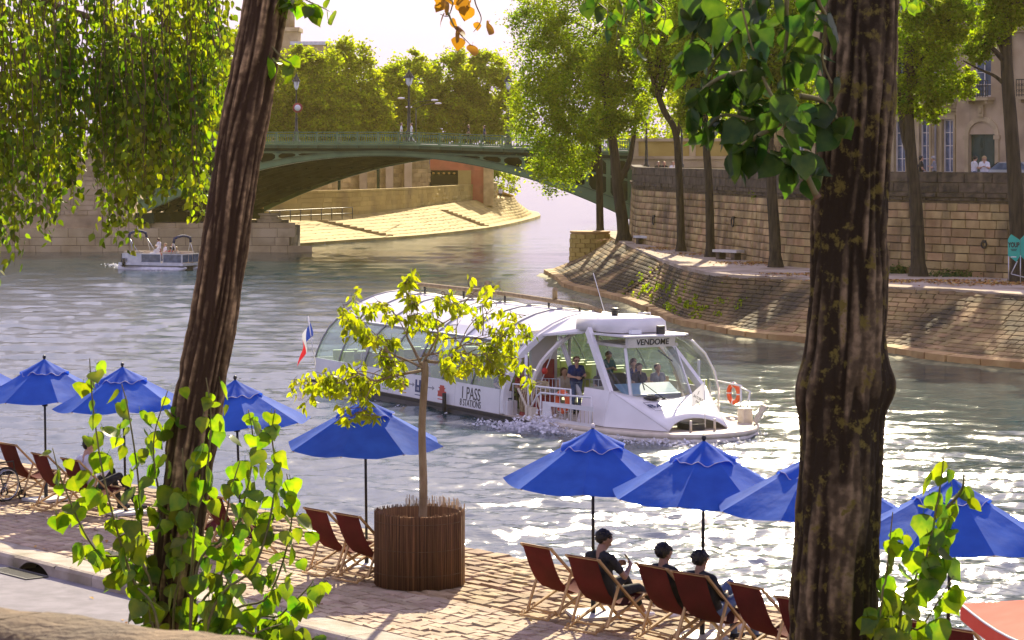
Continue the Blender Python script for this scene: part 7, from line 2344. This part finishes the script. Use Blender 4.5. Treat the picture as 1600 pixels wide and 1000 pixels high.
# --- the people on board
def aboard(a, b_, kind, label, turn=0.0, z=.42, grp=None, vx=.03, **k):
    J = pose(kind)
    p = BW_(a, b_, z)
    return person(p, BPHI - PI / 2 + turn, J, label, voxel=vx, group=grp, **k)
J = pose('lean')
man = person(BW_(1.05, 1.18, .42), BPHI - PI / 2 - .25, J, 'man in a navy polo shirt and sunglasses leaning on the foredeck rail', voxel=.0165, top='cloth_navy', bottom='denim', hair='hair_brown', fingers=True, face=True, build=1.08, category='person')
hd, fc = J['head'], V3((0, 1, 0))
m = MB()
for s in (-1, 1): m.ell(hd + fc * .108 + V3((s * .036, 0, .022)), (.031, .010, .021), 10, 6)
m.bar(hd + V3((-.08, .098, .03)), hd + V3((.08, .098, .03)), .012, .012)
for s in (-1, 1): m.bar(hd + V3((s * .08, .098, .03)), hd + V3((s * .097, .0, .03)), .007, .01)
sgl = m.build('sunglasses', M['black'], man)
cm = empty('camera', BW_(1.33, 1.12, 1.53), BPHI, 'black camera in the hands of the man in navy on the boat', 'camera')
m = MB(); m.box((0, 0, 0), (.05, .12, .075)); m.build('body', M['black'], cm); m = MB(); m.tube([(.02, 0, 0), (.075, 0, 0)], .03, 10); m.build('lens', M['black'], cm)
seat_z = .45
aboard(.05, 1.05, 'sit', 'woman with brown hair in a beige top, seated left of the man in navy', top='cloth_beige', bottom='cloth_beige', hair='hair_brown', hairstyle='long', sleeves='none', vx=.022, face=True)
aboard(-.5, 2.2, 'sit', 'passenger in a dusty red shirt with dark hair beside the rope heap', top='cloth_red', bottom='cloth_black', hair='hair_brown', vx=.022)
aboard(-1.3, 2.4, 'sit', 'passenger in a grey shirt behind the one in dusty red', top='cloth_grey', bottom='cloth_black', hair='hair_grey', vx=.022)
aboard(-1.9, 1.3, 'sit', 'grey haired passenger at the back, against the pale bulkhead', top='cloth_beige', bottom='denim', hair='hair_grey', vx=.022, z=.6)
aboard(.3, -.1, 'sit', 'passenger with long reddish hair just behind the man in navy', top='cloth_black', bottom='cloth_black', hair='hair_brown', hairstyle='long', vx=.022)
aboard(-.3, -.7, 'phone_stand', 'standing passenger in teal behind the man in navy', top='cloth_teal', bottom='denim', hair='hair_brown', vx=.022)
aboard(.75, -1.0, 'sit', 'passenger in a navy jacket holding something to the face, right of the man in navy', top='cloth_navy', bottom='denim', hair='hair_brown', sleeves='long', vx=.022, z=.62)
aboard(.1, -1.4, 'sit', 'passenger in a pale yellow top among the tan seats', top='cloth_beige', bottom='denim', hair='hair_brown', vx=.022, z=.62)
aboard(2.2, -1.0, 'sit', 'passenger in grey half hidden behind the raking strut', top='cloth_grey', bottom='denim', hair='hair_brown', vx=.022, z=.62)
aboard(-3.0, 2.3, 'sit', 'passenger in black behind the glass over the word pass', top='cloth_black', bottom='cloth_beige', hair='hair_black', vx=.024, z=.5)
aboard(-1.1, 2.62, 'sit', 'passenger in dark grey by the glass near the front arch', top='cloth_black', bottom='denim', hair='hair_brown', vx=.024, z=.45)
aboard(-6.2, 2.4, 'sit', 'passenger behind the glass over the middle of the side panels', top='cloth_beige', bottom='denim', hair='hair_brown', vx=.028)
aboard(-9.5, 2.4, 'sit', 'passenger in brown near the stern behind the glass', top='cloth_red', bottom='denim', hair='hair_brown', vx=.028)
aboard(-11.4, 2.4, 'sit', 'passenger nearest the stern behind the glass', top='cloth_beige', bottom='denim', hair='hair_black', vx=.028)
aboard(3.2, .65 - .4, 'sit', 'helmsman in dark clothes behind the windscreen', top='cloth_black', bottom='cloth_black', hair='hair_brown', vx=.028, z=.75)

# ================================================================ the small motor boat
pb = on(250, 423, WATER)
pon = empty('pontoon_boat', (pb.x, pb.y, WATER), R(-24), 'small grey pontoon motor boat with folded dark awnings left of the leaning trunk', 'boat')
# local: x forward is to the left of the picture
for s in (-1, 1):
    m = MB(); m.tube([(-2.7, s * .95, .12), (2.2, s * .95, .12), (2.75, s * .95, .28)], [.33, .33, .06], 12); m.build('pontoon', M['alu'], pon)
m = MB(); m.box((0, 0, .5), (5.3, 2.4, .12)); m.build('deck', M['white_warm'], pon)
m = MB(); m.span((-2.66, -1.24, .42), (2.66, -1.2, .60)); m.span((-2.66, 1.2, .42), (2.66, 1.24, .60)); m.span((2.64, -1.2, .42), (2.68, 1.2, .60)); m.build('deck_trim', M['alu'], pon)
MB().span((2.1, -1.1, -.05), (2.3, 1.1, .42)).build('bow_skirt', M['hull_black'], pon)
panels = [(-2.4, -.9, 'alu'), (-.85, .75, 'glass_dark'), (.95, 2.45, 'glass_dark')]
for s in (-1, 1):
    for a0, a1, mt in panels:
        f = MB(); y = s * 1.12
        f.bar((a0, y, .57), (a0, y, 1.22), .05); f.bar((a1, y, .57), (a1, y, 1.22), .05); f.bar((a0, y, 1.22), (a1, y, 1.22), .06); f.bar((a0, y, .62), (a1, y, .62), .05)
        fo_ = f.build('fence_frame', M['alu'], pon)
        MB().span((a0 + .03, y - .012, .64), (a1 - .03, y + .012, 1.2)).build('fence_panel', M[mt], fo_)
f = MB(); f.bar((2.5, -1.1, 1.22), (2.5, 1.1, 1.22), .06); f.bar((2.5, -1.1, .6), (2.5, -1.1, 1.22), .05); f.bar((2.5, 1.1, .6), (2.5, 1.1, 1.22), .05); fo_ = f.build('front_gate', M['alu'], pon)
for y0, y1 in ((-1.05, -.3), (-.22, .22), (.3, 1.05)): MB().span((2.49, y0, .66), (2.51, y1, 1.18)).build('gate_panel', M['glass_dark'], fo_)
for (x0, y0, dx, dy) in ((-1.7, .55, 1.6, .5), (-1.7, -.55, 1.6, .5), (1.5, .7, 1.4, .45), (1.5, -.7, 1.4, .45)):
    m = MB(); m.box((x0, y0, .78), (dx, dy, .42)); m.box((x0, y0 * 1.35, 1.12), (dx, .16, .5)); m.build('bench', M['cloth_beige'], pon)
m = MB(); m.box((-.1, -.5, .95), (.5, .6, .75)); m.bar((-.02, -.75, 1.3), (.1, -.25, 1.55), .05, .3); m.build('helm_console', M['white'], pon)
for x0, h, ln in ((-1.5, 2.65, -.5), (1.6, 2.35, .35)):
    m = MB()
    m.tube([(x0, -1.15, 1.2), (x0 + ln * .6, -1.12, h - .25), (x0 + ln * .7, -1.0, h), (x0 + ln * .7, 0, h + .12), (x0 + ln * .7, 1.0, h), (x0 + ln * .6, 1.12, h - .25), (x0, 1.15, 1.2)], .03, 6)
    for s in (-1, 1): m.tube([(x0 + .5, s * 1.13, 1.2), (x0 + ln * .6, s * 1.12, h - .35)], .022, 6)
    m.build('awning_frame', M['alu'], pon)
    m = MB(); m.tube([(x0 + ln * .66, -1.16, h - .32), (x0 + ln * .68, -1.05, h - .02), (x0 + ln * .7, -.5, h + .1), (x0 + ln * .7, 0, h + .14), (x0 + ln * .7, .5, h + .1), (x0 + ln * .68, 1.05, h - .02), (x0 + ln * .66, 1.16, h - .32)], .10, 8); m.build('folded_awning', M['navy'], pon)
m = MB(); m.tube([(-1.85, .0, 2.8), (-1.85, 0, 3.15)], .02, 6); m.build('light_mast', M['white'], pon)
m = MB(); m.box((-2.95, 0, .85), (.42, .42, .62), taper=.8); m.box((-2.95, 0, .25), (.16, .14, .8)); m.build('outboard_motor', M['black'], pon)
m = MB(); m.tube([(-2.2, -1.3, .9), (-2.2, -1.32, .3)], .1, 8); m.build('fender', M['black'], pon)
PMW = Matrix.Translation(pon.location) @ Matrix.Rotation(R(-24), 4, 'Z')
def onpon(x, y, kind, label, turn, z=.56, **k):
    p = PMW @ V3((x, y, z)); return person(p, R(-24) + turn, pose(kind), label, voxel=.035, **k)
onpon(-.2, .2, 'phone_stand', 'man in a pale shirt standing at the helm of the small motor boat', PI / 2, top='cloth_white', bottom='cloth_red', hair='hair_brown')
onpon(.1, .55, 'sit', 'passenger in white and red beside the helm of the small motor boat', PI * .8, z=.62, top='cloth_white', bottom='cloth_red', hair='hair_blond')
onpon(.75, .5, 'sit', 'passenger in black with glasses on the small motor boat', PI, z=.62, top='cloth_black', bottom='cloth_black', hair='hair_brown')
onpon(1.6, -.45, 'sit', 'blond passenger at the front of the small motor boat', 0, z=.42, top='cloth_beige', bottom='denim', hair='hair_blond', hairstyle='long')
onpon(1.2, -.5, 'sit', 'second passenger at the front of the small motor boat, brown hair', .3, z=.42, top='cloth_red', bottom='denim', hair='hair_brown')

# ---------------------------------------------------------------- lamps
def street_lamp(loc, h, label, group, s=1.0):
    root = empty('street_lamp', loc, 0, label, 'street lamp', group)
    m = MB(); m.lathe([(.34 * s, 0), (.34 * s, .25), (.26 * s, .3), (.2 * s, .9), (.22 * s, 1.0), (.12 * s, 1.15), (.085 * s, h * .5), (.11 * s, h * .51), (.075 * s, h * .55), (.06 * s, h - 1.1), (.1 * s, h - 1.05), (.05 * s, h - 1.0)], n=10); m.build('post', M['lamp_iron'], root)
    m = MB(); m.lathe([(.06 * s, h - 1.0), (.17 * s, h - .8), (.25 * s, h - .35), (.25 * s, h - .30)], n=8, smooth=False); m.build('lantern_glass', M['lamp_glass'], root)
    m = MB(); m.lathe([(.34 * s, h - .32), (.34 * s, h - .24), (.2 * s, h - .06), (.22 * s, h), (.10 * s, h + .12), (.12 * s, h + .18), (.04 * s, h + .26), (.05 * s, h + .34), (0, h + .42)], n=10)
    for k in range(4):
        a = k * PI / 2 + .4; m.bar((.06 * s * math.cos(a), .06 * s * math.sin(a), h - 1.0), (.28 * s * math.cos(a), .28 * s * math.sin(a), h - .3), .03 * s)
    m.build('lantern_frame', M['lamp_iron'], root)
    return root
def bridge_lamp(px_, py_top, label, o=-.4, s=1.0):
    Y = 216 + (206 - 216) * ((px_ - 217) / 770) + 1.2
    t = at(px_, py_top, Y); k = (px_ - 217) / 767
    z0 = zrail(min(1, k)) - .98
    return street_lamp((t.x, t.y, z0), t.z - z0 - .3, label, 'iron lanterns along the bridge', s)
l1 = bridge_lamp(463, 116, 'bridge lantern with a round pink sign on its post, right of the leaning trunk')
bridge_lamp(639, 110, 'tall ornate lantern standing alone at the middle of the bridge', s=1.35)
bridge_lamp(794, 116, 'bridge lantern half hidden by the drooping leaves of the bastion tree')
m = MB(); m.lathe([(.42, 0), (.42, .03), (0, .03)], n=18); m.build('road_sign', M['cloth_red'], l1, Matrix.Translation((.12, -.14, 3.0)) @ Matrix.Rotation(R(90), 4, 'X'))
m = MB(); m.lathe([(.26, 0), (.26, .03), (0, .03)], n=18); m.build('sign_plate', M['cloth_white'], l1, Matrix.Translation((.12, -.18, 3.0)) @ Matrix.Rotation(R(90), 4, 'X'))
for px_, top, Y, s, lab in ((1010, 158, 176, 1.0, 'dark lantern behind the quay wall, between the forked and the slim bank trees'), (1163, 165, 168, 1.0, 'lantern on the island street seen between two bank trees'), (1065, 150, 186, .9, 'lantern hidden behind the slim bank tree')):
    t = at(px_, top, Y); street_lamp((t.x, Y, ZS), t.z - ZS - .3, lab, 'iron lanterns on the island street', s)
def arm_lamp(px_, py_, Y, label, heads):
    b_ = at(px_, 205, Y); root = empty('road_light', (b_.x, Y, 5.4), 0, label, 'street light', 'modern road lights beyond the bridge')
    h = at(px_, py_, Y).z - 5.4
    m = MB(); m.tube([(0, 0, 0), (0, 0, h * .8)], [.08, .05], 8); m.build('mast', M['lamp_iron'], root)
    for dx, dz in heads:
        m = MB(); m.tube([(0, 0, h * .8), (dx * .4, 0, h * .8 + dz * .75), (dx, 0, h * .8 + dz)], .035, 6); m.build('arm', M['lamp_iron'], root)
        m = MB(); m.ell((dx + (.35 if dx > 0 else -.35), 0, h * .8 + dz), (.38, .2, .11), 10, 6); m.build('lamp_head', M['cloth_white'], root)
arm_lamp(640, 146, 262, 'road light with a long arm to the right, behind the central lantern', [(2.2, .7), (-.5, .9)])
arm_lamp(650, 150, 272, 'lower twin road light right of the central lantern', [(2.0, .6), (-.4, .2)])

# ---------------------------------------------------------------- people far away
def far_person(px_, Y, z, kind, label, turn, grp=None, vx=.045, **k):
    p = at(px_, 240, Y); return person((p.x, p.y, z), turn, pose(kind), label, voxel=vx, group=grp, **k)
zb = lambda px_: zrail((px_ - 217) / 767) - .985
for px_, kind, tn, lab, kk in ((627, 'walk', -PI / 2, 'pedestrian in white on the bridge, left of the central lantern', dict(top='cloth_white', bottom='cloth_beige')),
                               (643, 'walk', PI / 2, 'pedestrian in pale clothes right at the central lantern of the bridge', dict(top='cloth_white', bottom='cloth_white')),
                               (732, 'walk', -PI / 2, 'pedestrian in black walking on the bridge right of the middle', dict(top='cloth_black', bottom='cloth_black')),
                               (757, 'walk', PI / 2, 'rightmost pedestrian on the bridge, small and dark', dict(top='cloth_navy', bottom='cloth_black'))):
    Y = 216 - 10 * ((px_ - 217) / 770) + 1.0
    far_person(px_, Y, zb(px_), kind, lab, tn, hair='hair_brown', **kk)
far_person(678, 298, .3, 'phone_stand', 'person in white before the tunnel mouth beyond the arch', PI, top='cloth_white', bottom='cloth_beige', hair='hair_brown')
far_person(782, 314, .35, 'walk', 'person walking at the lit end of the embankment beyond the arch', PI * .9, top='cloth_white', bottom='cloth_black', hair='hair_brown')
for px_, Y, kind, tn, lab, kk in ((1522, 123.3, 'phone_stand', -1.2, 'woman with tied dark hair in white, left of a pair behind the quay wall', dict(top='cloth_white', bottom='denim', hair='hair_black', hairstyle='bun')),
                              (1538, 122.9, 'phone_stand', 2.9, 'woman with blond hair in white, right of a pair behind the quay wall', dict(top='cloth_white', bottom='denim', hair='hair_blond', hairstyle='long', build=1.1)),
                              (1439, 126, 'walk', -1.5, 'dark haired person in black with a pack beside the forked bank tree', dict(top='cloth_black', bottom='cloth_black', hair='hair_black')),
                              (1460, 125.5, 'phone_stand', 1.2, 'man in a grey shirt on the island street beside the one in black', dict(top='cloth_grey', bottom='cloth_black', hair='hair_grey'))):
    far_person(px_, Y, ZS, kind, lab, tn, vx=.032, **kk)
for px_, lab, kk in ((1029, 'seated dark haired person looking over the quay wall, left of three', dict(top='cloth_black', hair='hair_black')), (1038, 'fair person between two others at the quay wall', dict(top='cloth_black', hair='hair_blond', skin='skin')), (1052, 'person in a pale shirt, right of three at the quay wall', dict(top='cloth_white', hair='hair_brown'))):
    far_person(px_, 161.8, ZS + .05, 'sit', lab, PI, bottom='denim', vx=.04, **kk)
far_person(1192, 146, ZS, 'walk', 'passer by on the island street behind the bank tree with roots', PI / 2, top='cloth_grey', bottom='cloth_black', hair='hair_black')
# the parked car behind the wall
cp = at(1590, 262, 124.5)
car = empty('parked_car', (cp.x, cp.y, ZS), math.atan2(-.5, .8), 'silver car parked on the island street, only its roof and windows showing', 'car')
m = MB()
pr = [(-2.1, .3), (-2.15, .75), (-1.9, .95), (-1.35, 1.02), (-.75, 1.45), (.55, 1.47), (1.15, 1.05), (1.95, .9), (2.15, .6), (2.1, .3)]
nW_ = 7; vs, fs = [], []
for i in range(nW_):
    t = -1 + 2 * i / (nW_ - 1)
    for x, z in pr: vs.append((x * (1 - .04 * t * t), .86 * t * (1 - .18 * max(0, (z - .95) / .5)), z - .05 * t * t * (z > 1)))
n = len(pr)
for i in range(nW_ - 1):
    for j in range(n): fs.append((i * n + j, i * n + (j + 1) % n, (i + 1) * n + (j + 1) % n, (i + 1) * n + j))
fs += [list(range(n)), [(nW_ - 1) * n + j for j in range(n)][::-1]]
m.add(vs, fs); m.build('body', M['car_paint'], car)
for s in (-1, 1):
    m = MB(); y = s * .765
    m.add([(-1.2, y * 1.06, 1.05), (-.7, y * .97, 1.38), (-.1, y * .97, 1.4), (-.1, y * 1.06, 1.05)], [(0, 1, 2, 3)]); m.add([(0, y * 1.06, 1.05), (0, y * .97, 1.4), (.5, y * .97, 1.39), (1.0, y * 1.06, 1.05)], [(0, 1, 2, 3)]); m.build('side_window', M['glass_dark'], car)
    for x in (-1.35, 1.35):
        m = MB(); m.tube([(x, s * .7, .31), (x, s * .87, .31)], .31, 18); wh = m.build('wheel', M['rubber'], car)
        m = MB(); m.tube([(x, s * .865, .31), (x, s * .885, .31)], .19, 14); m.build('rim', M['alu'], wh)
m = MB(); m.add([(.58, -.62, 1.44), (.58, .62, 1.44), (1.13, .70, 1.08), (1.13, -.70, 1.08)], [(0, 1, 2, 3)]); m.add([(-.78, -.62, 1.42), (-.78, .62, 1.42), (-1.33, .68, 1.05), (-1.33, -.68, 1.05)], [(0, 3, 2, 1)])
for i in range(8): m.v[i] = (m.v[i][0] + (.012 if m.v[i][0] > 0 else -.012), m.v[i][1], m.v[i][2] + .012)
m.build('windscreen', M['glass_dark'], car)

# ---------------------------------------------------------------- furniture of the island quay
def bench(px_, py_, label, rz):
    p = on(px_, py_, ZQ); root = empty('stone_bench', (p.x, p.y, ZQ + .01), rz, label, 'bench', 'stone benches on the island quay')
    m = MB(); m.box((0, 0, .47), (1.9, .6, .14)); m.build('seat_slab', M['slab'], root)
    for s in (-1, 1): m = MB(); m.box((s * .6, 0, .2), (.28, .48, .4)); m.build('leg', M['wall_dark'], root)
bench(1009, 382, 'stone slab bench right of the forked bank tree', -1.0)
bench(1138, 406, 'larger looking stone slab bench right of the slim dark tree', -.9)
def ring(px_, py_, label, R0):
    best = min((((800 + FPX * (p := PW(s, 2)).x / p.y - px_) ** 2), s) for s in [WALL.L * i / 600 for i in range(600)])[1]
    p = PW(best, 2); Y = p.y; z = at(px_, py_, Y).z
    n = -in_wall(best)
    q = PW(best, z - ZQ + .1) + n * .14
    root = empty('mooring_ring', q, math.atan2(n.y, n.x) + PI / 2, label, 'mooring ring', 'iron rings on the quay wall')
    m = MB(); m.torus((0, -.02, 0), R0, .045, Matrix.Rotation(R(90), 3, 'X'), 22, 6); m.build('ring', M['black'], root)
    m = MB(); m.tube([(0, .15, R0), (0, -.06, R0)], .07, 8); m.build('staple', M['black'], root)
ring(1025, 344, 'iron mooring ring above the bench by the forked tree', .27)
ring(1149, 347, 'iron mooring ring above the larger looking bench', .25)
ring(1540, 382, 'smaller iron mooring ring between the forked tree and the teal sign', .15)
for px_, py_, top, lab in ((1031, 385, 345, 'thin wooden marker post with a white tip near the first bench'), (1161, 404, 361, 'thin wooden marker post with a white tip near the larger looking bench')):
    p = on(px_, py_, ZQ); h = at(px_, top, p.y).z - ZQ
    root = empty('marker_post', p, 0, lab, 'post', 'marker posts on the island quay')
    m = MB(); m.tube([(0, 0, -.05), (0, 0, h - .35)], .055, 8); m.build('shaft', M['chair_wood'], root)
    m = MB(); m.tube([(0, 0, h - .35), (0, 0, h)], .056, 8); m.build('tip', M['cloth_white'], root)
# teal sign
sp = on(1586, 446, ZQ)
sgn = empty('teal_sign', (sp.x, sp.y, ZQ), .1, 'teal angular sign on a light metal frame at the right edge of the island quay', 'sign')
s_ = sp.y / FPX
def SP(px_, py_, d=0.0): v = at(px_, py_, sp.y); return V3((v.x - sp.x, d, v.z - ZQ))
poly = [(1575, 374), (1580, 366), (1594, 375), (1594, 400), (1588, 409), (1575, 399)]
m = MB(); vs = [SP(x, y, 0) for x, y in poly] + [SP(x, y, .05) for x, y in poly]; n = 6
m.add(vs, [tuple(range(n))[::-1], tuple(range(n, 2 * n))] + [(i, (i + 1) % n, n + (i + 1) % n, n + i) for i in range(n)]); m.build('panel', M['teal'], sgn)
poly = [(1596, 374), (1604, 366), (1616, 376), (1616, 398), (1606, 409), (1596, 400)]
m = MB(); vs = [SP(x, y, .1) for x, y in poly] + [SP(x, y, .15) for x, y in poly]
m.add(vs, [tuple(range(n))[::-1], tuple(range(n, 2 * n))] + [(i, (i + 1) % n, n + (i + 1) % n, n + i) for i in range(n)]); m.build('panel', M['teal'], sgn)
text('lettering', 'YOUP', .30, frame4(SP(1584, 383, -.006), (1, 0, 0), (0, 0, 1)), M['ink'], sgn, squeeze=.62, bold=.012)
for yy, ww in ((390, 5), (392.2, 4)):
    m = MB(); m.add([SP(1584 - ww, yy, -.005), SP(1584 + ww, yy, -.005), SP(1584 + ww, yy - 1.1, -.005), SP(1584 - ww, yy - 1.1, -.005)], [(0, 1, 2, 3)]); m.build('print_line', M['ink'], sgn)
m = MB(); m.add([SP(1579, 402, -.005), SP(1588, 402, -.005), SP(1588, 400.8, -.005), SP(1579, 400.8, -.005)], [(0, 1, 2, 3)]); m.build('print_line', M['cloth_white'], sgn)
for a, c in (((1576, 399), (1576, 438)), ((1595, 399), (1595, 442)), ((1590, 408), (1580, 428)), ((1580, 428), (1612, 436)), ((1605, 408), (1613, 436)), ((1613, 440), (1613, 400))):
    m = MB(); m.tube([SP(*a, .03), SP(*c, .03)], .022, 6); m.build('frame_tube', M['alu'], sgn)
# plants on and at the wall
def weed(name, px_, py_, Y, rx, rz, n, size, label, seed, lm_='leaf_plane', z=None):
    c = at(px_, py_, Y)
    root = empty(name, c, 0, label, 'plant')
    g_ = np.random.default_rng(seed); P = g_.normal(size=(n, 3)) * np.array([rx, rx * .5, rz])
    leaf_quads('foliage', P, size, M[lm_], root, seed)
    m = MB(); r_ = random.Random(seed)
    for i in range(5): m.tube([(0, .1, -rz), (r_.gauss(0, rx * .5), 0, r_.gauss(0, rz)), (r_.gauss(0, rx), -.1, rz * r_.uniform(.2, 1.2))], .012, 4)
    m.build('stems', M['twig'], root)
sW = 0
weed('wall_bush', 1188, 309, 138.0, .22, .24, 420, .14, 'bright green bush growing out of the quay wall below its parapet', 71)
weed('weed_clump', 1402, 424, 123.4, .42, .14, 500, .16, 'dark weeds at the foot of the wall just right of the lichened trunk', 72, 'leaf_dark')
weed('weed_clump', 1492, 430, 120.4, .75, .12, 700, .15, 'long low strip of dark weeds at the wall foot between forked tree and teal sign', 73, 'leaf_dark')
g = np.random.default_rng(74)
P = []
for px_, py_, n, rx in ((1035, 387, 260, 20), (1190, 410, 420, 40), (1090, 396, 160, 25), (1262, 428, 260, 35), (1440, 438, 600, 70), (1560, 442, 500, 50), (950, 374, 100, 12)):
    for i in range(n):
        q = on(px_ + g.normal() * rx, py_ + abs(g.normal()) * 2.4 + .4, ZQ); P.append((q.x, q.y, ZQ + .05))
o = leaf_quads('leaf_litter', np.array(P), .17, M['litter'], None, 74, up=3.0); o['kind'] = 'stuff'
# grass and moss tufts in the joints of the slope
P = []
for i in range(2600):
    u, v = (g.uniform(uS1 - 6, uL0 + 4), min(.85, max(.02, g.normal(.32, .16))))
    q = PS(float(u), float(v)); 
    if mnoise.noise(V3((u * .8, v * 5, 2))) > .12: P.append((q.x, q.y, q.z + .1))
o = leaf_quads('slope_weeds', np.array(P), .16, M['leaf_plane'], None, 75, up=.2); o['kind'] = 'stuff'

# ---------------------------------------------------------------- foam round the boats
def foam(pts, n, seed, size):
    """flecks of foam: pts are (a, b, width, height) stations in water space"""
    g_ = np.random.default_rng(seed)
    k = g_.uniform(0, len(pts) - 1.001, n); i = k.astype(int); f = (k - i)[:, None]
    A = np.array(pts, dtype=float); S = A[i] * (1 - f) + A[i + 1] * f
    d = g_.normal(size=(n, 3)); d[:, 2] = np.abs(d[:, 2])
    return S[:, :3] + d * np.stack([S[:, 3], S[:, 3], S[:, 4]], 1)
def bws(a, b_, z, wd, h): q = BW_(a, b_, z); return (q.x, q.y, q.z, wd, h)
F_ = [foam([bws(-12, 3.5, 0, .15, .03), bws(-2, 3.45, 0, .2, .05), bws(1.2, 3.5, .02, .3, .10), bws(2.2, 3.4, .05, .3, .22)], 2600, 81, .1),
      foam([bws(1.6, 3.1, .04, .3, .14), bws(2.6, 3.0, .08, .3, .26), bws(3.6, 3.1, .0, .4, .08)], 2200, 82, .1),
      foam([bws(3.6, 3.0, .0, .3, .06), bws(5.6, 2.9, .02, .35, .10), bws(7.6, 1.4, .02, .3, .10), bws(7.9, -.6, .0, .35, .08), bws(6.4, -3, .0, .5, .06)], 2400, 83, .1),
      foam([bws(-14.5, 1.5, 0, .4, .03), bws(-22, 1.2, 0, .8, .02)], 900, 84, .1)]
pw2 = lambda px_, py_, wd, h: (*on(px_, py_, WATER), wd, h)
F_ += [foam([pw2(180, 414, .5, .06), pw2(195, 421, .3, .10), pw2(250, 425, .3, .07), pw2(300, 420, .4, .10), pw2(330, 412, .8, .05)], 1500, 85, .1),
       foam([pw2(405, 382, .5, .04), pw2(470, 381, .7, .09), pw2(560, 374, .9, .09), pw2(640, 366, 1.0, .05)], 3000, 86, .1)]
o = leaf_quads('foam', np.concatenate(F_), .10, M['foam'], None, 87, up=.9, aspect=1.0); o['kind'] = 'stuff'

# ---------------------------------------------------------------- thin yellow haze volume, added for the golden glow of the flare
hm = bpy.data.materials.new('haze'); hm.use_nodes = True
nt = hm.node_tree; nt.nodes.clear()
pv = nt.nodes.new('ShaderNodeVolumePrincipled'); ho = nt.nodes.new('ShaderNodeOutputMaterial')
pv.inputs['Color'].default_value = (1.0, .82, .34, 1)
pv.inputs['Density'].default_value = .00008
pv.inputs['Anisotropy'].default_value = .55
nt.links.new(pv.outputs[0], ho.inputs['Volume'])
MB().span((-120, -70, -5.5), (160, 480, 42)).build('haze', hm)['kind'] = 'stuff'
